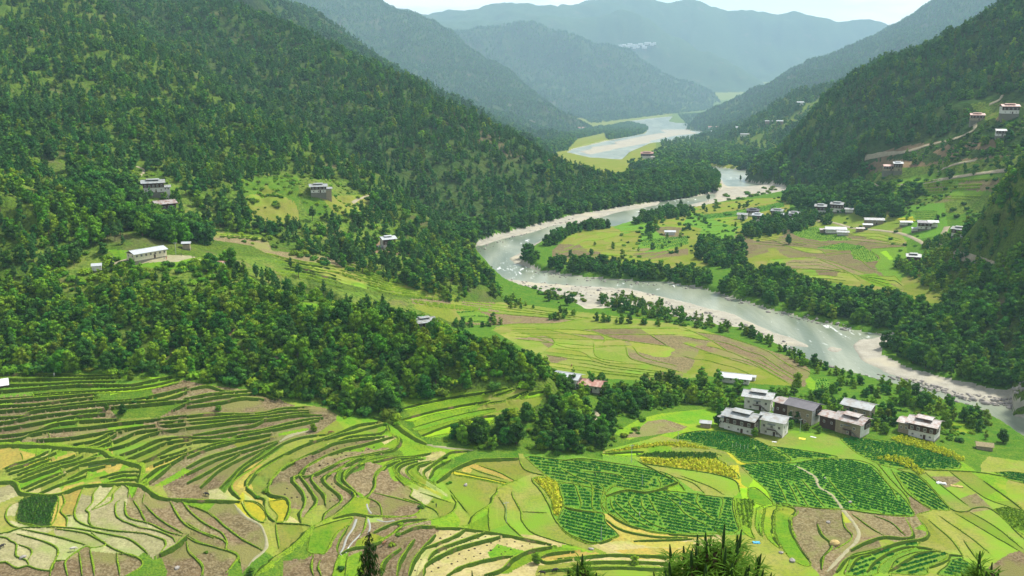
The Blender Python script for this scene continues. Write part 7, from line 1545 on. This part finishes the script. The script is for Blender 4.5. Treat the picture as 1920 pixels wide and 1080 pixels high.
# ------------------------------------------------------------------ trees that stand alone
def lone(u, v, h, key, label, wid=1.0):
    p = upt(u, v); tree(p.x, p.y, p.z, h / 10, random.uniform(0, 6), key, label, sc=(h / 10 * wid, h / 10 * wid, h / 10))
lone(893,826,6.2,'pine1','slim ivy-clad tree rising from the bright seedling terraces',1.1); lone(1065,572,7.5,'broad4','lone round tree on the gravel beside the river',.8); lone(1217,440,13,'broad0','big dark tree standing in the fields of the river plain'); lone(1478,458,9.5,'broad4','lone flat-topped tree in the ploughed fields of the plain',.75)
lone(1276,391,11,'pine3','left umbrella-topped pine on the pale gravel'); lone(1252,392,9,'pine3','small umbrella-topped pine left of the pair on the gravel'); lone(1328,378,10,'pine3','tall thin pine on the edge of the gravel flat'); lone(1388,340,10,'pine1','lone pine on the wide gravel bar'); lone(1123,430,7,'broad0','dark bush-like tree at the river edge'); lone(1132,428,6,'broad0','smaller dark tree beside it at the river edge'); lone(1141,427,5.5,'broad1','third small tree of the river-edge trio')
lone(1348,798,6.5,'broad0','dark round tree left of the white farmhouses'); lone(1482,802,3.8,'broad1','leafy bush between the stair house and the slate-roofed house',1.2); lone(1512,806,3.2,'broad5','olive bush in front of the slate-roofed house',1.3); lone(1536,812,3.4,'broad3','green bush left of the rusty-roofed house',1.2); lone(1660,812,5.0,'broad1','leafy tree between the last two farmhouses',1.1); lone(1645,800,4.2,'broad2','yellow-green tree right of the rusty-roofed house'); lone(1440,768,3.6,'broad0','dark bush below the lantern-roofed rear house',1.3); lone(1415,818,4.2,'broad6','bright lime bush in front of the plain white farmhouse'); lone(1732,770,9.5,'broad4','wide dark tree on the river bank behind the farmhouses'); lone(1668,782,7.5,'broad0','very dark round tree right of the low tan house'); lone(1695,760,8,'broad1','broad green tree between the gardens and the river'); lone(1772,800,8.5,'broad2','feathery bamboo clump right of the wide dark tree',.9); lone(1808,790,7,'broad0','dark tree right of the bamboo clump'); lone(1880,830,6.5,'broad4','dark palm-like tree at the right edge of the river bank'); lone(1495,725,7.5,'broad6','pale green bamboo clump behind the slate-roofed house',.9); lone(1560,742,6.5,'broad3','narrow bamboo clump in the riverside garden')
lone(230,776,4.0,'broad0','dark rounded bush alone on the upper terraces',1.2); lone(200,770,3.4,'broad3','small upright tree left of the dark bush on the terraces'); lone(588,808,3.2,'broad2','bright round bush at the end of the pale footpath',1.2); lone(478,739,2.6,'broad0','little bush on the top edge of the brown terraces',1.3); lone(245,712,4,'broad5','thin scraggy tree on the top terraces'); lone(410,770,2.4,'broad1','low bush among the brown terraces',1.5); lone(1190,1058,3.0,'broad6','small bright tree on the bottom ochre terraces',1.3); lone(1005,1055,3.4,'broad2','round bright bush above the ochre terrace',1.3); lone(470,1078,2.4,'broad1','dark green bush at the bottom edge beside the ditch',1.5); lone(700,1030,2.2,'broad1','leafy bush by the grassy ditch',1.5)
for i, (u, v, h, w) in enumerate([(650,575,8,1),(690,588,9,1),(718,575,8,1),(560,520,9,1),(545,505,8,1),(607,552,9,1)]): lone(u, v, h, 'pine%d' % (0, 1, 0, 3, 1, 0)[i], ['pine on the grassy shoulder, nearest the bright slope', 'tall pine on the grassy shoulder with bare ground below', 'last pine of the grassy shoulder before the hollow', 'pine above the terraced hollow, tallest of its row', 'slender pine beside the tallest one above the hollow', 'full pine halfway down the grassy shoulder'][i])
# ------------------------------------------------------------------ pines in front of the viewpoint
shoot_m = mat('pine_candle', (.022,.050,.014), (.035,.070,.018), 8, bump=0, spec=.1); needle_m = mat('long_needles', (.045,.12,.010), (.085,.17,.014), 3, bump=0, transl=.3, spec=.1); needle_d = mat('dark_needles', (.018,.045,.012), (.035,.075,.015), 3, bump=0, transl=.15, spec=.1)
def candle_pine(u, vtop, D, width, nsh, label, seed, depth=2.6):
    """young pine whose upright candles reach into the picture"""
    r = np.random.default_rng(seed); a, t = ray(u, vtop); x, y = a * D, D; ztop = CAM_Z + t * D; zg = hill_z(x, y); H = ztop - zg
    e = empty('young_pine', (x, y, zg), 0, label=label, category='tree'); CV = []; NV = []; NF = []; BV = []; no = 0
    sc = 1 if D < 20 else 1.2
    for i in range(nsh):
        q = math.sqrt((i + .5) / nsh); w = i * 2.39996; px, py = q * width / 2 * math.cos(w) + r.normal(0, .05), q * width / 2 * math.sin(w) + r.normal(0, .05)
        zz = H - .38 - depth * q ** 1.7 * .5 - r.uniform(0, .28); ln_ = r.uniform(.16, .38) * sc
        lean = np.array([px * .18, py * .18, 1.0]); lean /= np.linalg.norm(lean); b = np.array([px, py, zz]); tip = b + lean * ln_
        CV.append(tube([b - lean * .05, b + lean * ln_ * .5, tip], [.018, .026, .009], 5))
        root = np.array([px * .3, py * .3, max(.5, zz - .7 - q * .8)]); BV.append(tube([root, (root + b) / 2 + (px * .12, py * .12, -.1), b], [.035, .025, .02], 5))
        n = 170
        for k in range(n):
            th = r.uniform(0, 6.283); f = r.uniform(-.9, .16); base = b + lean * f * .85; up = r.uniform(-.25, .75); d = np.array([math.cos(th), math.sin(th), up]); d /= np.linalg.norm(d); L = r.uniform(.18, .32)
            tpn = base + d * L + np.array([0, 0, -.07]) * r.uniform(0, 1); sd = np.cross(d, (0, 0, 1)); sd /= np.linalg.norm(sd) + 1e-6; md = base + d * L * .55
            NV += [base, md + sd * .012, tpn, md - sd * .012]; NF.append((no, no + 1, no + 2, no + 3)); no += 4
    V, F_ = merge(CV); new_obj('candle_shoots', mesh_py('candle_shoots', V, F_, shoot_m, True), e)
    new_obj('needles', mesh_np('needles', np.array(NV), np.array(NF), [needle_m], smooth=False), e)
    V, F_ = merge(BV + [tube([(0, 0, -.5), (0, 0, H * .5), (0, 0, H - .5)], [.14, .10, .04], 7)]); new_obj('trunk', mesh_py('trunk', V, F_, BARK, True), e)
candle_pine(1345, 978, 13.5, 1.75, 40, 'largest pine at the bottom of the picture, bristling with upright candle shoots', 1, 1.3)
candle_pine(1095, 1016, 15, .62, 12, 'slim pine tip with dark candles below the ochre terraces', 2, 1.4)
candle_pine(1700, 1040, 14.5, .95, 16, 'low pine top with thin candles in front of the round potato terrace', 3, 1.5)
candle_pine(1866, 1018, 14, .95, 20, 'bushy pine tip at the bottom right below the stubble field', 4, 1.3)
candle_pine(1916, 1040, 14.5, .5, 8, 'pine tip cut off by the right edge of the picture', 5)
candle_pine(1556, 1070, 15, .4, 5, 'single pine candle just showing below the ploughed field', 6)
candle_pine(905, 1062, 20, 1.5, 14, 'pale green pine tips just showing under the stubble terraces', 7, 1.2)
def droop_conifer(u, vtop, D, label):
    r = np.random.default_rng(9); a, t = ray(u, vtop); x, y = a * D, D; zg = hill_z(x, y); H = CAM_Z + t * D - zg; e = empty('drooping_conifer', (x, y, zg), 0, label=label, category='tree')
    NV = []; NF = []; no = 0; BV = [tube([(0, 0, -.5), (0, 0, H * .6), (.03, 0, H)], [.15, .08, .015], 6)]
    for i in range(120):
        q = (i / 120) ** .8; z = H - .05 - q * 3.4; L = (.07 + .78 * q ** .8) * r.uniform(.6, 1.1); w = i * 2.4 + r.uniform(-.3, .3); b0 = np.array([0, 0, z]); b1 = np.array([L * math.cos(w), L * math.sin(w), z + .12 * L - .30 * L * L])
        BV.append(tube([b0, (b0 + b1) / 2 + (0, 0, .05), b1], [.014, .01, .005], 4))
        for k in range(int(16 + 44 * q)):
            f = r.uniform(.15, 1.05); base = b0 + (b1 - b0) * f; d = np.array([r.normal(0, .35), r.normal(0, .35), -1.0]); d /= np.linalg.norm(d); ll = r.uniform(.12, .34) * (1 if i > 6 else .5); tp2 = base + d * ll; sd = np.array([math.cos(k), math.sin(k), 0]); md = base + d * ll * .5
            NV += [base, md + sd * .014, tp2, md - sd * .014]; NF.append((no, no + 1, no + 2, no + 3)); no += 4
    new_obj('needles', mesh_np('needles', np.array(NV), np.array(NF), [needle_d], smooth=False), e); V, F_ = merge(BV); new_obj('trunk', mesh_py('trunk', V, F_, BARK, True), e)
droop_conifer(690, 997, 24, 'drooping dark conifer in front of the wet ploughed terraces')
print('things', round(time.time() - T0, 1))
# ------------------------------------------------------------------ roads and footpaths
def road(pts, w, name, m='P', lift=.15):
    q = catmull(pts, 3); W = unproj(q[:, 0], q[:, 1])[:, :2]; k = np.r_[True, np.hypot(*np.diff(W, axis=0).T) < 60]; W = W[np.cumprod(k).astype(bool)]
    for _ in range(2): W[1:-1] = (W[:-2] + 2 * W[1:-1] + W[2:]) / 4
    t = np.gradient(W, axis=0); n = np.stack([-t[:, 1], t[:, 0]], -1); n /= np.hypot(*n.T)[:, None] + 1e-9; V = []
    for o, dz in ((w / 2 + .6, -.5), (w / 2, lift), (0, lift + .03), (-w / 2, lift), (-w / 2 - .6, -.5)):
        p = W + n * (o * (1 + .25 * vnoise(W[:, 0] / 5, W[:, 1] / 5))[:, None]); zc = ground_z(W[:, 0], W[:, 1]); ze = ground_z(p[:, 0], p[:, 1]); V.append(np.column_stack([p, np.maximum(ze, zc * .5 + ze * .5) + dz]))
    V = np.stack(V, 1).reshape(-1, 3); i = (np.arange(len(W) - 1)[:, None] * 5 + np.arange(4)[None, :]).ravel()
    new_obj(name, mesh_np(name, V, np.stack([i, i + 1, i + 6, i + 5], -1), [M[m]]), kind='structure')
M['PR'] = mat('dirt_road', (.33,.29,.20), (.25,.215,.14), .3, (.17,.16,.08), 1, .4, bump=.3)
for pts, w in (([(1510,412),(1560,417),(1600,428),(1640,431),(1690,438),(1720,450),(1740,462)], 5), ([(1742,462),(1765,468)], 6), ([(1762,468),(1764,450),(1776,425)], 6), ([(1765,470),(1800,480),(1840,492),(1880,502),(1925,508)], 5), ([(1842,498),(1870,515),(1910,540)], 3),
               ([(1622,296),(1660,289),(1700,284),(1740,272),(1790,260),(1820,247),(1830,238),(1826,230)], 4.5), ([(1570,358),(1640,348),(1720,345),(1760,338),(1830,326),(1900,318)], 4), ([(1760,320),(1790,308),(1830,300)], 3), ([(1855,196),(1875,186),(1880,178)], 4), ([(1400,300),(1415,312),(1450,318),(1490,332)], 5)):
    road(pts, w * .68, 'dirt_road', 'PR')
for pts, w in (([(362,482),(385,493),(400,502),(412,512)], 1.6), ([(200,500),(220,492),(240,486)], 1.3), ([(255,312),(270,318),(262,330)], 1.5), ([(1092,803),(1110,790),(1120,775),(1100,768)], 1.6), ([(1000,806),(1050,810),(1075,808)], 1.3), ([(380,680),(440,672),(520,670),(570,662),(620,660)], 1.6), ([(775,625),(780,640),(783,655)], 1.2), ([(660,380),(675,372),(700,365)], 1.5)):
    road(pts, w, 'footpath', 'PR', .12)

wm = bpy.data.materials.new('muddy_water'); wm.use_nodes = True; wb_ = wm.node_tree.nodes['Principled BSDF']; wb_.inputs['Base Color'].default_value = (.26, .26, .22, 1); wb_.inputs['Roughness'].default_value = .12
M['PW'] = wm
for pts, w in (([(668,974),(662,990),(650,1008),(643,1030),(637,1040)], .55), ([(676,1000),(660,1018),(648,1036)], .35), ([(688,945),(690,955),(697,964)], .4), ([(690,974),(694,988),(690,1003)], .45), ([(707,975),(722,979),(740,977)], .4)):
    road(pts, w, 'standing_water', 'PW', .10)
def haze():
    m = bpy.data.materials.new('valley_haze'); m.use_nodes = True; N = m.node_tree.nodes; K = m.node_tree.links
    for n in list(N): N.remove(n)
    o = N.new('ShaderNodeOutputMaterial'); v = N.new('ShaderNodeVolumePrincipled'); v.inputs['Density'].default_value = HAZE_DENS
    v.inputs['Color'].default_value = (.54, .83, 1.0, 1); v.inputs['Anisotropy'].default_value = 0.1
    K.new(v.outputs[0], o.inputs['Volume'])
    x, y0, y1, z0, z1 = 9200, -400, 14600, -1100, 1020
    V = np.array([(sx * x, yy, zz) for zz in (z0, z1) for (sx, yy) in ((-1, y0), (1, y0), (1, y1), (-1, y1))], float)
    Fq = np.array([(0, 3, 2, 1), (4, 5, 6, 7), (0, 1, 5, 4), (1, 2, 6, 5), (2, 3, 7, 6), (3, 0, 4, 7)])
    new_obj('haze', mesh_np('haze', V, Fq, [m], smooth=False), kind='stuff')
haze()
print('done', round(time.time() - T0, 1))
